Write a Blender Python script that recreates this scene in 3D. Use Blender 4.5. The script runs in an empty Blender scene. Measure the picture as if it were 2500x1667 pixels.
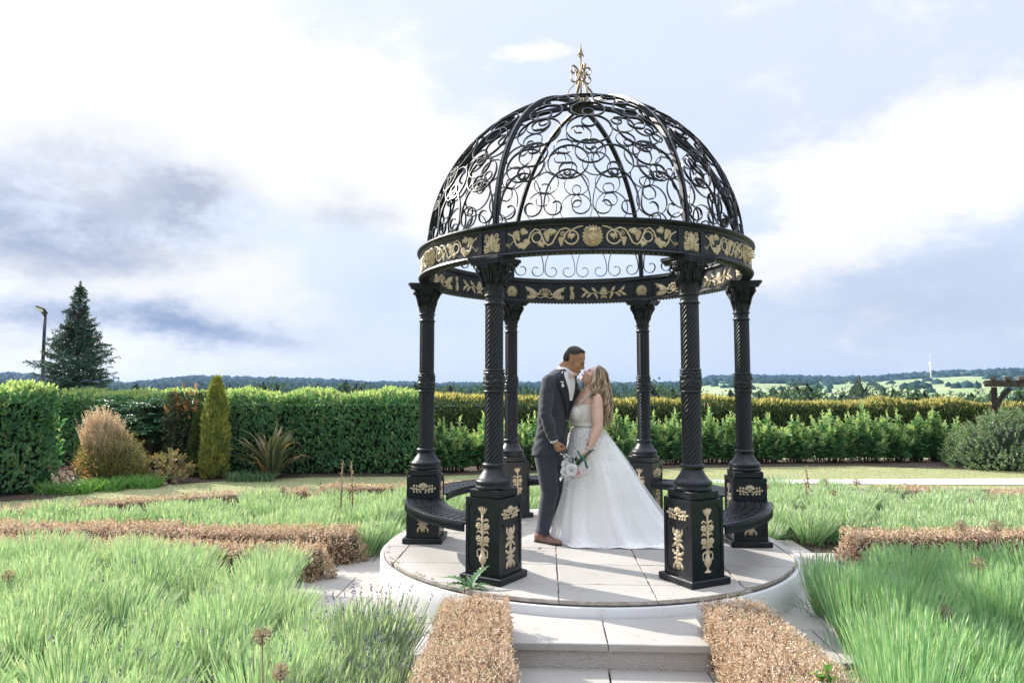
import bpy, bmesh, math, random
import numpy as np
from mathutils import Vector, Matrix

S = bpy.context.scene
COL = S.collection
PI = math.pi
rad = math.radians

# ------------------------------------------------------------------ camera
cam_d = bpy.data.cameras.new('camera')
cam_d.sensor_width = 36.0
cam_d.lens = 24.43
cam_d.clip_start = 0.05
cam_d.clip_end = 30000
cam = bpy.data.objects.new('camera', cam_d)
COL.objects.link(cam)
cam.location = (0, 0, 1.73)
cam.rotation_euler = (rad(90 + 3.96), 0, 0)
S.camera = cam

# ------------------------------------------------------------------ sun direction
SUN_EL = 30.0                       # degrees above the horizon
SUN_AZ = -56.0                      # degrees from +Y (view direction), negative = left
sdir = Vector((math.sin(rad(SUN_AZ)) * math.cos(rad(SUN_EL)), math.cos(rad(SUN_AZ)) * math.cos(rad(SUN_EL)), math.sin(rad(SUN_EL))))

# ------------------------------------------------------------------ world: sky with broken cloud
world = bpy.data.worlds.new('World')
S.world = world
world.use_nodes = True
wt = world.node_tree
wt.nodes.clear()


def N(tree, kind, **kw):
    n = tree.nodes.new(kind)
    for k, v in kw.items():
        setattr(n, k, v)
    return n


def mth(tree, op, a, b=None, clamp=False):
    n = tree.nodes.new('ShaderNodeMath')
    n.operation = op
    n.use_clamp = clamp
    for i, v in enumerate((a, b)):
        if v is None:
            continue
        if isinstance(v, (int, float)):
            n.inputs[i].default_value = v
        else:
            tree.links.new(v, n.inputs[i])
    return n.outputs[0]


def mixc(tree, fac, a, b, mode='MIX'):
    n = tree.nodes.new('ShaderNodeMix')
    n.data_type = 'RGBA'
    n.blend_type = mode
    for sock, v in ((n.inputs[0], fac), (n.inputs[6], a), (n.inputs[7], b)):
        if isinstance(v, (int, float)):
            sock.default_value = v
        elif isinstance(v, (tuple, list)):
            sock.default_value = tuple(v) + ((1.0,) if len(v) == 3 else ())
        else:
            tree.links.new(v, sock)
    return n.outputs[2]


def sstep(tree, v, lo, hi):
    n = tree.nodes.new('ShaderNodeMapRange')
    n.interpolation_type = 'SMOOTHSTEP'
    n.inputs[1].default_value = lo
    n.inputs[2].default_value = hi
    tree.links.new(v, n.inputs[0])
    return n.outputs[0]


def noise(tree, vec, scale, detail=6, rough=0.55, dist=0.0):
    n = tree.nodes.new('ShaderNodeTexNoise')
    n.inputs['Scale'].default_value = scale
    n.inputs['Detail'].default_value = detail
    n.inputs['Roughness'].default_value = rough
    n.inputs['Distortion'].default_value = dist
    if vec is not None:
        tree.links.new(vec, n.inputs['Vector'])
    return n


def build_world():
    t = wt
    tc = N(t, 'ShaderNodeTexCoord')
    sky = N(t, 'ShaderNodeTexSky', sky_type='NISHITA', sun_disc=False)
    sky.sun_elevation = rad(SUN_EL)
    sky.sun_rotation = rad(SUN_AZ)
    sky.air_density = 1.0
    sky.dust_density = 2.0
    # angular coordinates of the view ray on the celestial sphere
    d = tc.outputs['Generated']
    sep = N(t, 'ShaderNodeSeparateXYZ')
    t.links.new(d, sep.inputs[0])
    az0 = mth(t, 'MULTIPLY', mth(t, 'ARCTAN2', sep.outputs[0], sep.outputs[1]), 57.2958)
    el0 = mth(t, 'MULTIPLY', mth(t, 'ARCSINE', sep.outputs[2]), 57.2958)
    # turbulent offset so that cloud edges billow
    mp = N(t, 'ShaderNodeMapping')
    mp.inputs['Scale'].default_value = (1, 1, 1.9)
    t.links.new(d, mp.inputs[0])
    w1 = noise(t, mp.outputs[0], 3.6, 8, 0.66)
    sw = N(t, 'ShaderNodeSeparateColor')
    t.links.new(w1.outputs['Color'], sw.inputs[0])
    az = mth(t, 'ADD', az0, mth(t, 'MULTIPLY', mth(t, 'SUBTRACT', sw.outputs[0], 0.5), 18))
    el = mth(t, 'ADD', el0, mth(t, 'MULTIPLY', mth(t, 'SUBTRACT', sw.outputs[1], 0.5), 9))

    def blob(a0, e0, sa, se, amp):
        x = mth(t, 'MULTIPLY', mth(t, 'SUBTRACT', az, a0), 1.0 / sa)
        y = mth(t, 'MULTIPLY', mth(t, 'SUBTRACT', el, e0), 1.0 / se)
        q = mth(t, 'ADD', mth(t, 'MULTIPLY', x, x), mth(t, 'MULTIPLY', y, y))
        return mth(t, 'MULTIPLY', mth(t, 'POWER', 2.71828, mth(t, 'MULTIPLY', q, -1.0)), amp)

    def total(lst):
        r = None
        for b in lst:
            v = blob(*b)
            r = v if r is None else mth(t, 'ADD', r, v)
        return r

    n_big = noise(t, mp.outputs[0], 3.1, 6, 0.6)
    n_fine = noise(t, mp.outputs[0], 9.5, 8, 0.68)
    # thin veil and broken blue: pale base
    horizon = sstep(t, el0, -1, 26)
    base = mixc(t, horizon, (3.8, 4.4, 5.45), (4.7, 5.1, 6.0))
    base = mixc(t, 0.08, base, mixc(t, 1.0, sky.outputs[0], (2.4, 2.4, 2.4), 'MULTIPLY'))
    # white cloud, everywhere broken by noise
    white_bias = total([(-34, 26, 13, 9, 0.42), (-17, 20, 12, 6, 0.34), (-6, 17, 9, 5, 0.26), (-27, 8.8, 7.5, 2.3, 0.42), (-37, 2.0, 6, 1.4, 0.4), (33, 16, 16, 4, 0.30), (24, 11, 11, 2.6, 0.20), (2, 26, 3, 1.2, 0.3)])
    wv = mth(t, 'ADD', mth(t, 'ADD', mth(t, 'MULTIPLY', n_big.outputs['Fac'], 0.62), mth(t, 'MULTIPLY', n_fine.outputs['Fac'], 0.38)), white_bias)
    wm = sstep(t, wv, 0.53, 0.72)
    c = mixc(t, wm, base, (6.25, 6.3, 6.4))
    # shaded undersides of the heavier clouds
    grey = total([(-33, 15.0, 9, 2.2, 0.40), (-26.5, 13.6, 5.0, 2.3, 0.85), (-12.8, 13.8, 4.0, 1.7, 0.55), (-31, 10.0, 8, 2.0, 0.5), (10, 22, 16, 3, 0.10), (26, 20, 10, 2, 0.12), (110, 14, 26, 5, 0.5), (-110, 14, 26, 5, 0.5), (180, 14, 26, 5, 0.5)])
    gm = mth(t, 'MULTIPLY', grey, mth(t, 'ADD', 0.25, mth(t, 'MULTIPLY', sstep(t, n_fine.outputs['Fac'], 0.3, 0.65), 0.85)), clamp=True)
    c = mixc(t, gm, c, (3.0, 3.35, 4.15))
    dark = total([(-36, 12.4, 6.5, 2.6, 0.70), (-31, 10.6, 5.5, 1.8, 0.40), (-33, 5.3, 10, 1.7, 0.80), (-23, 4.5, 7, 1.1, 0.65), (-11, 7.0, 11, 4.0, 0.20), (30, 6.4, 14, 3.2, 0.36), (62, 8, 14, 4, 0.5), (-62, 8, 12, 4, 0.5), (120, 8, 20, 4, 0.5), (180, 7, 24, 4, 0.5), (-120, 8, 20, 4, 0.5)])
    dm = mth(t, 'MULTIPLY', dark, mth(t, 'ADD', 0.45, mth(t, 'MULTIPLY', sstep(t, n_fine.outputs['Fac'], 0.25, 0.62), 0.6)), clamp=True)
    c = mixc(t, dm, c, (1.95, 2.5, 3.7))
    # cloudy skies brighten towards the zenith; gain above the view added for ambient fill
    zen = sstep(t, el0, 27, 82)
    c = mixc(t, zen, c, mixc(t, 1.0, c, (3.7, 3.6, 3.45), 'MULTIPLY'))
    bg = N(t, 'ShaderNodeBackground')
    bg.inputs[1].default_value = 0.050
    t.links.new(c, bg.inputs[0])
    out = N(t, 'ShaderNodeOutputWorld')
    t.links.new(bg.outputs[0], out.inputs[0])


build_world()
world.cycles.sampling_method = 'MANUAL'
world.cycles.sample_map_resolution = 512

# ------------------------------------------------------------------ the one sun
sun_d = bpy.data.lights.new('sun', 'SUN')
sun_d.energy = 2.6
sun_d.angle = rad(0.55)
sun_d.color = (1.0, 0.945, 0.86)
sun = bpy.data.objects.new('sun', sun_d)
COL.objects.link(sun)
sun.rotation_euler = sdir.to_track_quat('Z', 'Y').to_euler()
sun.location = (-20, 15, 20)

S.view_settings.view_transform = 'Standard'
S.view_settings.look = 'None'
S.view_settings.gamma = 1.0
S.view_settings.use_curve_mapping = False
S.view_settings.exposure = 1.74
S.render.engine = 'CYCLES'
S.cycles.max_bounces = 6
S.cycles.diffuse_bounces = 3
S.cycles.glossy_bounces = 3
S.cycles.transmission_bounces = 3
S.cycles.transparent_max_bounces = 6
S.cycles.volume_bounces = 0
S.cycles.caustics_reflective = False
S.cycles.caustics_refractive = False
S.cycles.use_denoising = True

RNG = np.random.default_rng(7)
random.seed(7)


# ------------------------------------------------------------------ tags
def tag(o, label=None, cat=None, group=None, kind=None):
    if label:
        o['label'] = label
    if cat:
        o['category'] = cat
    if group:
        o['group'] = group
    if kind:
        o['kind'] = kind
    return o


def empty(name, loc=(0, 0, 0), rz=0.0):
    o = bpy.data.objects.new(name, None)
    o.empty_display_size = 0.2
    COL.objects.link(o)
    o.location = loc
    o.rotation_euler = (0, 0, rz)
    return o


def link(name, me, parent=None, loc=None, rz=0.0):
    o = bpy.data.objects.new(name, me)
    COL.objects.link(o)
    if parent is not None:
        o.parent = parent
    if loc is not None:
        o.location = loc
    if rz:
        o.rotation_euler = (0, 0, rz)
    return o


# ------------------------------------------------------------------ materials
MATS = {}


def new_mat(name):
    m = bpy.data.materials.new(name)
    m.use_nodes = True
    nt = m.node_tree
    nt.nodes.clear()
    out = N(nt, 'ShaderNodeOutputMaterial')
    MATS[name] = m
    return m, nt, out


def solid(name, col, col2=None, rough=0.6, scale=8.0, metallic=0.0, bump=0.0, bump_scale=60.0, spec=0.5, coat=0.0, space='Object', detail=5, lo=0.35, hi=0.65, bump_dist=0.01):
    m, nt, out = new_mat(name)
    p = N(nt, 'ShaderNodeBsdfPrincipled')
    p.inputs['Roughness'].default_value = rough
    p.inputs['Metallic'].default_value = metallic
    p.inputs['Specular IOR Level'].default_value = spec
    if coat:
        p.inputs['Coat Weight'].default_value = coat
    tc = N(nt, 'ShaderNodeTexCoord')
    v = tc.outputs[space]
    if col2:
        n = noise(nt, v, scale, detail, 0.6)
        f = sstep(nt, n.outputs['Fac'], lo, hi)
        c = mixc(nt, f, col, col2)
        nt.links.new(c, p.inputs['Base Color'])
    else:
        p.inputs['Base Color'].default_value = tuple(col) + (1,)
    if bump:
        b = noise(nt, v, bump_scale, 4, 0.6)
        bn = N(nt, 'ShaderNodeBump')
        bn.inputs['Strength'].default_value = bump
        bn.inputs['Distance'].default_value = bump_dist
        nt.links.new(b.outputs['Fac'], bn.inputs['Height'])
        nt.links.new(bn.outputs[0], p.inputs['Normal'])
    nt.links.new(p.outputs[0], out.inputs[0])
    return m


def leafy(name, cols, rough=0.45, trans=0.35, spec=0.4, tcol=None, patch=None):
    """leaf material: colour picked per leaf, thin-leaf translucency"""
    m, nt, out = new_mat(name)
    g = N(nt, 'ShaderNodeNewGeometry')
    r = N(nt, 'ShaderNodeValToRGB')
    els = r.color_ramp.elements
    while len(els) < len(cols):
        els.new(0.5)
    for i, (pos, c) in enumerate(cols):
        els[i].position = pos
        els[i].color = tuple(c) + (1,)
    nt.links.new(g.outputs['Random Per Island'], r.inputs[0])
    colr = r.outputs[0]
    if patch:
        tc = N(nt, 'ShaderNodeTexCoord')
        n = noise(nt, tc.outputs['Object'], patch[0], 3, 0.6)
        f = sstep(nt, n.outputs['Fac'], 0.4, 0.66)
        colr = mixc(nt, mth(nt, 'MULTIPLY', f, patch[2]), colr, patch[1])
    p = N(nt, 'ShaderNodeBsdfPrincipled')
    p.inputs['Roughness'].default_value = rough
    p.inputs['Specular IOR Level'].default_value = spec
    nt.links.new(colr, p.inputs['Base Color'])
    if trans > 0:
        tr = N(nt, 'ShaderNodeBsdfTranslucent')
        tint = mixc(nt, 1.0, colr, tcol or (1.25, 1.35, 0.7), 'MULTIPLY')
        nt.links.new(tint, tr.inputs[0])
        mx = N(nt, 'ShaderNodeMixShader')
        mx.inputs[0].default_value = trans
        nt.links.new(p.outputs[0], mx.inputs[1])
        nt.links.new(tr.outputs[0], mx.inputs[2])
        nt.links.new(mx.outputs[0], out.inputs[0])
    else:
        nt.links.new(p.outputs[0], out.inputs[0])
    return m


# ------------------------------------------------------------------ mesh builders
def quads_mesh(name, V, F, mat, smooth=False):
    """V (n,3), F (m,4) numpy -> mesh"""
    me = bpy.data.meshes.new(name)
    V = np.ascontiguousarray(V, dtype=np.float32)
    F = np.ascontiguousarray(F, dtype=np.int32)
    k = F.shape[1]
    me.vertices.add(len(V))
    me.vertices.foreach_set('co', V.ravel())
    me.loops.add(F.size)
    me.loops.foreach_set('vertex_index', F.ravel())
    me.polygons.add(len(F))
    me.polygons.foreach_set('loop_start', np.arange(0, F.size, k, dtype=np.int32))
    me.polygons.foreach_set('loop_total', np.full(len(F), k, dtype=np.int32))
    if smooth:
        me.polygons.foreach_set('use_smooth', np.ones(len(F), dtype=bool))
    me.update(calc_edges=True)
    me.materials.append(MATS[mat])
    return me


class MB:
    """collects polygons of one mesh"""

    def __init__(self):
        self.v = []
        self.f = []
        self.m = []
        self.s = []

    def add(self, vs, fs, mi=0, smooth=True):
        o = len(self.v)
        self.v.extend([tuple(p) for p in vs])
        for f in fs:
            self.f.append([i + o for i in f])
            self.m.append(mi)
            self.s.append(smooth)
        return self

    def box(self, c, s, rz=0.0, mi=0, bev=0.0):
        x, y, z = s[0] / 2, s[1] / 2, s[2] / 2
        ca, sa = math.cos(rz), math.sin(rz)
        if bev > 0:
            b = bev
            prof = [(-z, 1.0), (-z, 0), (0, 0)]
            vs = []
            for (zz, ins) in ((-z, b), (-z + b, 0), (z - b, 0), (z, b)):
                for (sx, sy) in ((-1, -1), (1, -1), (1, 1), (-1, 1)):
                    vs.append((sx * (x - ins), sy * (y - ins), zz))
            fs = [(3, 2, 1, 0), (12, 13, 14, 15)]
            for k in range(3):
                for i in range(4):
                    a = k * 4 + i
                    bb = k * 4 + (i + 1) % 4
                    fs.append((a, bb, bb + 4, a + 4))
        else:
            vs = [(sx * x, sy * y, sz * z) for sz in (-1, 1) for (sx, sy) in ((-1, -1), (1, -1), (1, 1), (-1, 1))]
            fs = [(3, 2, 1, 0), (4, 5, 6, 7), (0, 1, 5, 4), (1, 2, 6, 5), (2, 3, 7, 6), (3, 0, 4, 7)]
        vs = [(c[0] + p[0] * ca - p[1] * sa, c[1] + p[0] * sa + p[1] * ca, c[2] + p[2]) for p in vs]
        return self.add(vs, fs, mi, False)

    def lathe(self, prof, n=32, c=(0, 0, 0), mi=0, a0=0.0, a1=2 * PI, smooth=True, mod=None, closed=False):
        """prof list of (r, z)"""
        full = abs(a1 - a0 - 2 * PI) < 1e-6
        k = n if full else n + 1
        vs = []
        for (r, z) in prof:
            for i in range(k):
                a = a0 + (a1 - a0) * i / n
                rr = r if mod is None else mod(r, z, a)
                vs.append((c[0] + rr * math.cos(a), c[1] + rr * math.sin(a), c[2] + z))
        fs = []
        P = len(prof)
        for j in range(P if closed else P - 1):
            jj = (j + 1) % P
            for i in range(n):
                i2 = (i + 1) % k if full else i + 1
                fs.append((j * k + i, j * k + i2, jj * k + i2, jj * k + i))
        if not full:
            pass
        return self.add(vs, fs, mi, smooth)

    def tube(self, pts, r, n=6, mi=0, cap=True, flat=1.0):
        """tube through pts; r number or list"""
        P = [Vector(p) for p in pts]
        L = len(P)
        rs = r if isinstance(r, (list, tuple)) else [r] * L
        vs = []
        up = Vector((0, 0, 1))
        prev = None
        for i in range(L):
            if i == 0:
                t = P[1] - P[0]
            elif i == L - 1:
                t = P[-1] - P[-2]
            else:
                t = P[i + 1] - P[i - 1]
            if t.length < 1e-9:
                t = Vector((0, 0, 1))
            t.normalize()
            if prev is None:
                ref = up if abs(t.z) < 0.9 else Vector((1, 0, 0))
                u = t.cross(ref).normalized()
            else:
                u = prev - t * prev.dot(t)
                u = u.normalized() if u.length > 1e-6 else t.orthogonal().normalized()
            prev = u
            w = t.cross(u)
            for k in range(n):
                a = 2 * PI * k / n
                vs.append(P[i] + (u * math.cos(a) + w * math.sin(a) * flat) * rs[i])
        fs = []
        for i in range(L - 1):
            for k in range(n):
                k2 = (k + 1) % n
                fs.append((i * n + k, i * n + k2, (i + 1) * n + k2, (i + 1) * n + k))
        if cap:
            fs.append(tuple(range(n))[::-1])
            fs.append(tuple((L - 1) * n + k for k in range(n)))
        return self.add(vs, fs, mi, True)

    def bar(self, pts, nrm, wide, thick, mi=0):
        """flat bar: rectangle swept along pts; nrm[i] is the wide axis"""
        P = [Vector(p) for p in pts]
        L = len(P)
        vs = []
        for i in range(L):
            t = (P[min(i + 1, L - 1)] - P[max(i - 1, 0)]).normalized()
            nn = Vector(nrm[i]).normalized()
            b = t.cross(nn).normalized()
            nn = b.cross(t).normalized()
            for (sa, sb) in ((-1, -1), (1, -1), (1, 1), (-1, 1)):
                vs.append(P[i] + nn * (sa * wide / 2) + b * (sb * thick / 2))
        fs = [(3, 2, 1, 0), tuple((L - 1) * 4 + k for k in range(4))]
        for i in range(L - 1):
            for k in range(4):
                k2 = (k + 1) % 4
                fs.append((i * 4 + k, i * 4 + k2, (i + 1) * 4 + k2, (i + 1) * 4 + k))
        return self.add(vs, fs, mi, False)

    def ball(self, c, r, n=8, m=6, mi=0, scale=(1, 1, 1), rot=None):
        vs = []
        for j in range(m + 1):
            ph = -PI / 2 + PI * j / m
            for i in range(n):
                a = 2 * PI * i / n
                p = Vector((math.cos(ph) * math.cos(a) * r * scale[0], math.cos(ph) * math.sin(a) * r * scale[1], math.sin(ph) * r * scale[2]))
                if rot is not None:
                    p = rot @ p
                vs.append((c[0] + p.x, c[1] + p.y, c[2] + p.z))
        fs = []
        for j in range(m):
            for i in range(n):
                i2 = (i + 1) % n
                if j == 0:
                    fs.append((i, (j + 1) * n + i2, (j + 1) * n + i))
                elif j == m - 1:
                    fs.append((j * n + i, j * n + i2, (j + 1) * n + i))
                else:
                    fs.append((j * n + i, j * n + i2, (j + 1) * n + i2, (j + 1) * n + i))
        return self.add(vs, fs, mi, True)

    def prism(self, poly, z0, z1, mi=0, bev=0.0):
        """vertical prism over a 2D polygon (counter-clockwise)"""
        n = len(poly)
        if bev > 0:
            cx = sum(p[0] for p in poly) / n
            cy = sum(p[1] for p in poly) / n
            ins = []
            for p in poly:
                d = Vector((cx - p[0], cy - p[1]))
                d = d.normalized() * bev * 1.3
                ins.append((p[0] + d.x, p[1] + d.y))
            vs = [(p[0], p[1], z0) for p in poly] + [(p[0], p[1], z1 - bev) for p in poly] + [(p[0], p[1], z1) for p in ins]
            fs = [tuple(range(n))[::-1], tuple(2 * n + i for i in range(n))]
            for k in range(2):
                for i in range(n):
                    j = (i + 1) % n
                    fs.append((k * n + i, k * n + j, (k + 1) * n + j, (k + 1) * n + i))
        else:
            vs = [(p[0], p[1], z0) for p in poly] + [(p[0], p[1], z1) for p in poly]
            fs = [tuple(range(n))[::-1], tuple(n + i for i in range(n))]
            for i in range(n):
                j = (i + 1) % n
                fs.append((i, j, n + j, n + i))
        return self.add(vs, fs, mi, False)

    def mesh(self, name, mats, fn=None):
        me = bpy.data.meshes.new(name)
        vs = self.v if fn is None else [fn(p) for p in self.v]
        me.from_pydata(vs, [], self.f)
        if isinstance(mats, str):
            mats = [mats]
        for m in mats:
            me.materials.append(MATS[m])
        me.polygons.foreach_set('material_index', self.m)
        me.polygons.foreach_set('use_smooth', self.s)
        me.update()
        return me

    def build(self, name, mats, parent=None, loc=None, rz=0.0, fn=None):
        return link(name, self.mesh(name, mats, fn), parent, loc, rz)


# ------------------------------------------------------------------ numpy leaf fields
def unit(a):
    return a / np.maximum(np.linalg.norm(a, axis=-1, keepdims=True), 1e-9)


def rand_dirs(n):
    return unit(RNG.normal(size=(n, 3)))


class Field:
    """many small leaves or blades joined into one mesh"""

    def __init__(self):
        self.V = []
        self.F = []
        self.n = 0

    def _push(self, v, f):
        self.V.append(v.reshape(-1, 3))
        self.F.append(f.reshape(-1, 4) + self.n)
        self.n += v.reshape(-1, 3).shape[0]

    def leaves(self, P, D, L, W, up=None, fold=0.25, curl=0.15, wide=(0.30, 0.72)):
        """folded two-quad leaves: P base, D direction, L length, W width"""
        n = len(P)
        if n == 0:
            return self
        D = unit(D)
        if up is None:
            up = rand_dirs(n) * 0.6 + np.array([0, 0, 1.0])
        Sd = unit(np.cross(D, up))
        Nn = np.cross(Sd, D)
        L = np.broadcast_to(np.asarray(L, float), (n,))[:, None]
        W = np.broadcast_to(np.asarray(W, float), (n,))[:, None]
        a, b = wide
        base = P
        tip = P + D * L - Nn * L * curl
        l1 = P + D * L * a + Sd * W * 0.46 + Nn * W * fold
        r1 = P + D * L * a - Sd * W * 0.46 + Nn * W * fold
        l2 = P + D * L * b + Sd * W * 0.40 + Nn * (W * fold - L * curl * 0.4)
        r2 = P + D * L * b - Sd * W * 0.40 + Nn * (W * fold - L * curl * 0.4)
        V = np.stack([base, l1, l2, tip, r2, r1], axis=1)
        k = np.arange(n)[:, None] * 6
        F = np.stack([k + np.array([0, 1, 2, 3]), k + np.array([0, 3, 4, 5])], axis=1)
        self._push(V, F)
        return self

    def cards(self, P, D, L, W, up=None):
        """single diamond quads"""
        n = len(P)
        if n == 0:
            return self
        D = unit(D)
        if up is None:
            up = rand_dirs(n)
        Sd = unit(np.cross(D, up))
        L = np.broadcast_to(np.asarray(L, float), (n,))[:, None]
        W = np.broadcast_to(np.asarray(W, float), (n,))[:, None]
        V = np.stack([P, P + D * L * 0.5 + Sd * W * 0.5, P + D * L, P + D * L * 0.5 - Sd * W * 0.5], axis=1)
        k = np.arange(n)[:, None] * 4
        F = k[:, None, :] + np.array([0, 1, 2, 3])[None, None, :]
        self._push(V, F)
        return self

    def blades(self, P, D, L, W, bend=None, seg=3, taper=0.2, flat=None):
        """ribbons of seg quads, bending along `bend`"""
        n = len(P)
        if n == 0:
            return self
        D = unit(D)
        if bend is None:
            bend = np.zeros((n, 3))
        if flat is None:
            flat = rand_dirs(n)
        Sd = unit(np.cross(D, flat))
        L = np.broadcast_to(np.asarray(L, float), (n,))[:, None]
        W = np.broadcast_to(np.asarray(W, float), (n,))[:, None]
        vs = []
        for i in range(seg + 1):
            s = i / seg
            c = P + D * L * s + bend * L * s * s
            w = W * 0.5 * (1 - (1 - taper) * s)
            vs.append(c - Sd * w)
            vs.append(c + Sd * w)
        V = np.stack(vs, axis=1)
        k = np.arange(n)[:, None] * (2 * (seg + 1))
        F = np.stack([k + np.array([2 * i, 2 * i + 1, 2 * i + 3, 2 * i + 2]) for i in range(seg)], axis=1)
        self._push(V, F)
        return self

    def mesh(self, name, mat, origin=(0, 0, 0)):
        V = np.concatenate(self.V) - np.array(origin)
        F = np.concatenate(self.F)
        return quads_mesh(name, V, F, mat)

    def build(self, name, mat, parent=None, origin=(0, 0, 0), loc=None):
        return link(name, self.mesh(name, mat, origin), parent, loc)


def vnoise(x, y, z=0.0, seed=0):
    """cheap smooth value made of a few sines"""
    x = np.asarray(x, float)
    y = np.asarray(y, float)
    z = np.asarray(z, float)
    r = np.random.default_rng(seed)
    o = 0.0
    for k in range(7):
        f = r.uniform(0.6, 2.6, 3) * r.choice([-1, 1], 3)
        o = o + np.sin(f[0] * x + f[1] * y + f[2] * z + r.uniform(0, 6.28)) * r.uniform(0.5, 1.0)
    return o / 4.0
# ================================================================== materials


def iron_material():
    m, nt, out = new_mat('iron')
    p = N(nt, 'ShaderNodeBsdfPrincipled')
    tc = N(nt, 'ShaderNodeTexCoord')
    v = tc.outputs['Object']
    n1 = noise(nt, v, 13, 6, 0.65)
    n2 = noise(nt, v, 75, 4, 0.7)
    c = mixc(nt, sstep(nt, n1.outputs['Fac'], 0.35, 0.65), (0.0026, 0.0046, 0.0082), (0.0060, 0.0090, 0.0145))
    wear = mth(nt, 'MULTIPLY', sstep(nt, n2.outputs['Fac'], 0.62, 0.74), sstep(nt, n1.outputs['Fac'], 0.42, 0.62))
    c = mixc(nt, mth(nt, 'MULTIPLY', wear, 0.45), c, (0.035, 0.040, 0.046))
    p.inputs['Specular IOR Level'].default_value = 0.42
    nt.links.new(c, p.inputs['Base Color'])
    r = mth(nt, 'ADD', 0.24, mth(nt, 'MULTIPLY', n1.outputs['Fac'], 0.28))
    nt.links.new(r, p.inputs['Roughness'])
    bn = N(nt, 'ShaderNodeBump')
    bn.inputs['Strength'].default_value = 0.25
    bn.inputs['Distance'].default_value = 0.006
    nt.links.new(noise(nt, v, 55, 4, 0.6).outputs['Fac'], bn.inputs['Height'])
    nt.links.new(bn.outputs[0], p.inputs['Normal'])
    nt.links.new(p.outputs[0], out.inputs[0])


iron_material()
solid('gold', (0.52, 0.41, 0.26), (0.64, 0.52, 0.35), rough=0.42, scale=22, metallic=0.0, bump=0.15, bump_scale=90, bump_dist=0.003)
solid('finial_gold', (0.24, 0.195, 0.13), (0.36, 0.30, 0.21), rough=0.4, scale=22, metallic=0.2)
solid('soil', (0.035, 0.022, 0.014), (0.10, 0.066, 0.045), rough=0.95, scale=26, bump=1.0, bump_scale=40, bump_dist=0.03)
solid('path_stone', (0.55, 0.53, 0.50), (0.64, 0.62, 0.59), rough=0.9, scale=3, bump=0.3, bump_scale=80)
solid('slab_edge', (0.30, 0.255, 0.21), (0.46, 0.42, 0.375), rough=0.9, scale=12, bump=0.6, bump_scale=45)
solid('bark', (0.055, 0.042, 0.032), (0.12, 0.095, 0.075), rough=0.9, scale=20, bump=0.6, bump_scale=40)
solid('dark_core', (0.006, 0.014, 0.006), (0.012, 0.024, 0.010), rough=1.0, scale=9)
solid('brown_core', (0.10, 0.062, 0.035), (0.16, 0.10, 0.06), rough=1.0, scale=20)


def stone_mat(name, c1, c2, stain, stain_amt, rough=0.85, bump=0.35, pebble=0.0):
    m, nt, out = new_mat(name)
    p = N(nt, 'ShaderNodeBsdfPrincipled')
    p.inputs['Roughness'].default_value = rough
    tc = N(nt, 'ShaderNodeTexCoord')
    g = N(nt, 'ShaderNodeNewGeometry')
    v = g.outputs['Position']
    a = noise(nt, v, 1.7, 6, 0.6)
    b = noise(nt, v, 9.0, 8, 0.7)
    sp = noise(nt, v, 120.0, 2, 0.5)
    oi = N(nt, 'ShaderNodeObjectInfo')
    c = mixc(nt, sstep(nt, a.outputs['Fac'], 0.3, 0.7), c1, c2)
    c = mixc(nt, mth(nt, 'MULTIPLY', oi.outputs['Random'], 0.35), c, tuple(x * 0.86 for x in c1))
    c = mixc(nt, mth(nt, 'MULTIPLY', sstep(nt, b.outputs['Fac'], 0.56, 0.78), stain_amt), c, stain)
    c = mixc(nt, mth(nt, 'MULTIPLY', sstep(nt, sp.outputs['Fac'], 0.45, 0.75), 0.16), c, tuple(x * 0.6 for x in c1))
    nt.links.new(c, p.inputs['Base Color'])
    bn = N(nt, 'ShaderNodeBump')
    bn.inputs['Strength'].default_value = bump
    bn.inputs['Distance'].default_value = 0.004 if not pebble else 0.012
    if pebble:
        vr = N(nt, 'ShaderNodeTexVoronoi')
        vr.inputs['Scale'].default_value = pebble
        nt.links.new(v, vr.inputs['Vector'])
        nt.links.new(mth(nt, 'MULTIPLY', vr.outputs['Distance'], -1.0), bn.inputs['Height'])
    else:
        nt.links.new(noise(nt, v, 140, 3, 0.6).outputs['Fac'], bn.inputs['Height'])
    nt.links.new(bn.outputs[0], p.inputs['Normal'])
    nt.links.new(p.outputs[0], out.inputs[0])
    return m


stone_mat('slab', (0.36, 0.34, 0.31), (0.42, 0.398, 0.365), (0.20, 0.17, 0.135), 0.7)
stone_mat('paver', (0.335, 0.312, 0.285), (0.39, 0.365, 0.335), (0.33, 0.28, 0.24), 0.5)
stone_mat('render_white', (0.60, 0.595, 0.58), (0.68, 0.675, 0.66), (0.36, 0.33, 0.27), 0.7, bump=0.55)
stone_mat('pebbledash', (0.46, 0.42, 0.375), (0.52, 0.475, 0.43), (0.28, 0.245, 0.21), 0.4, bump=0.55, pebble=90)


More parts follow.
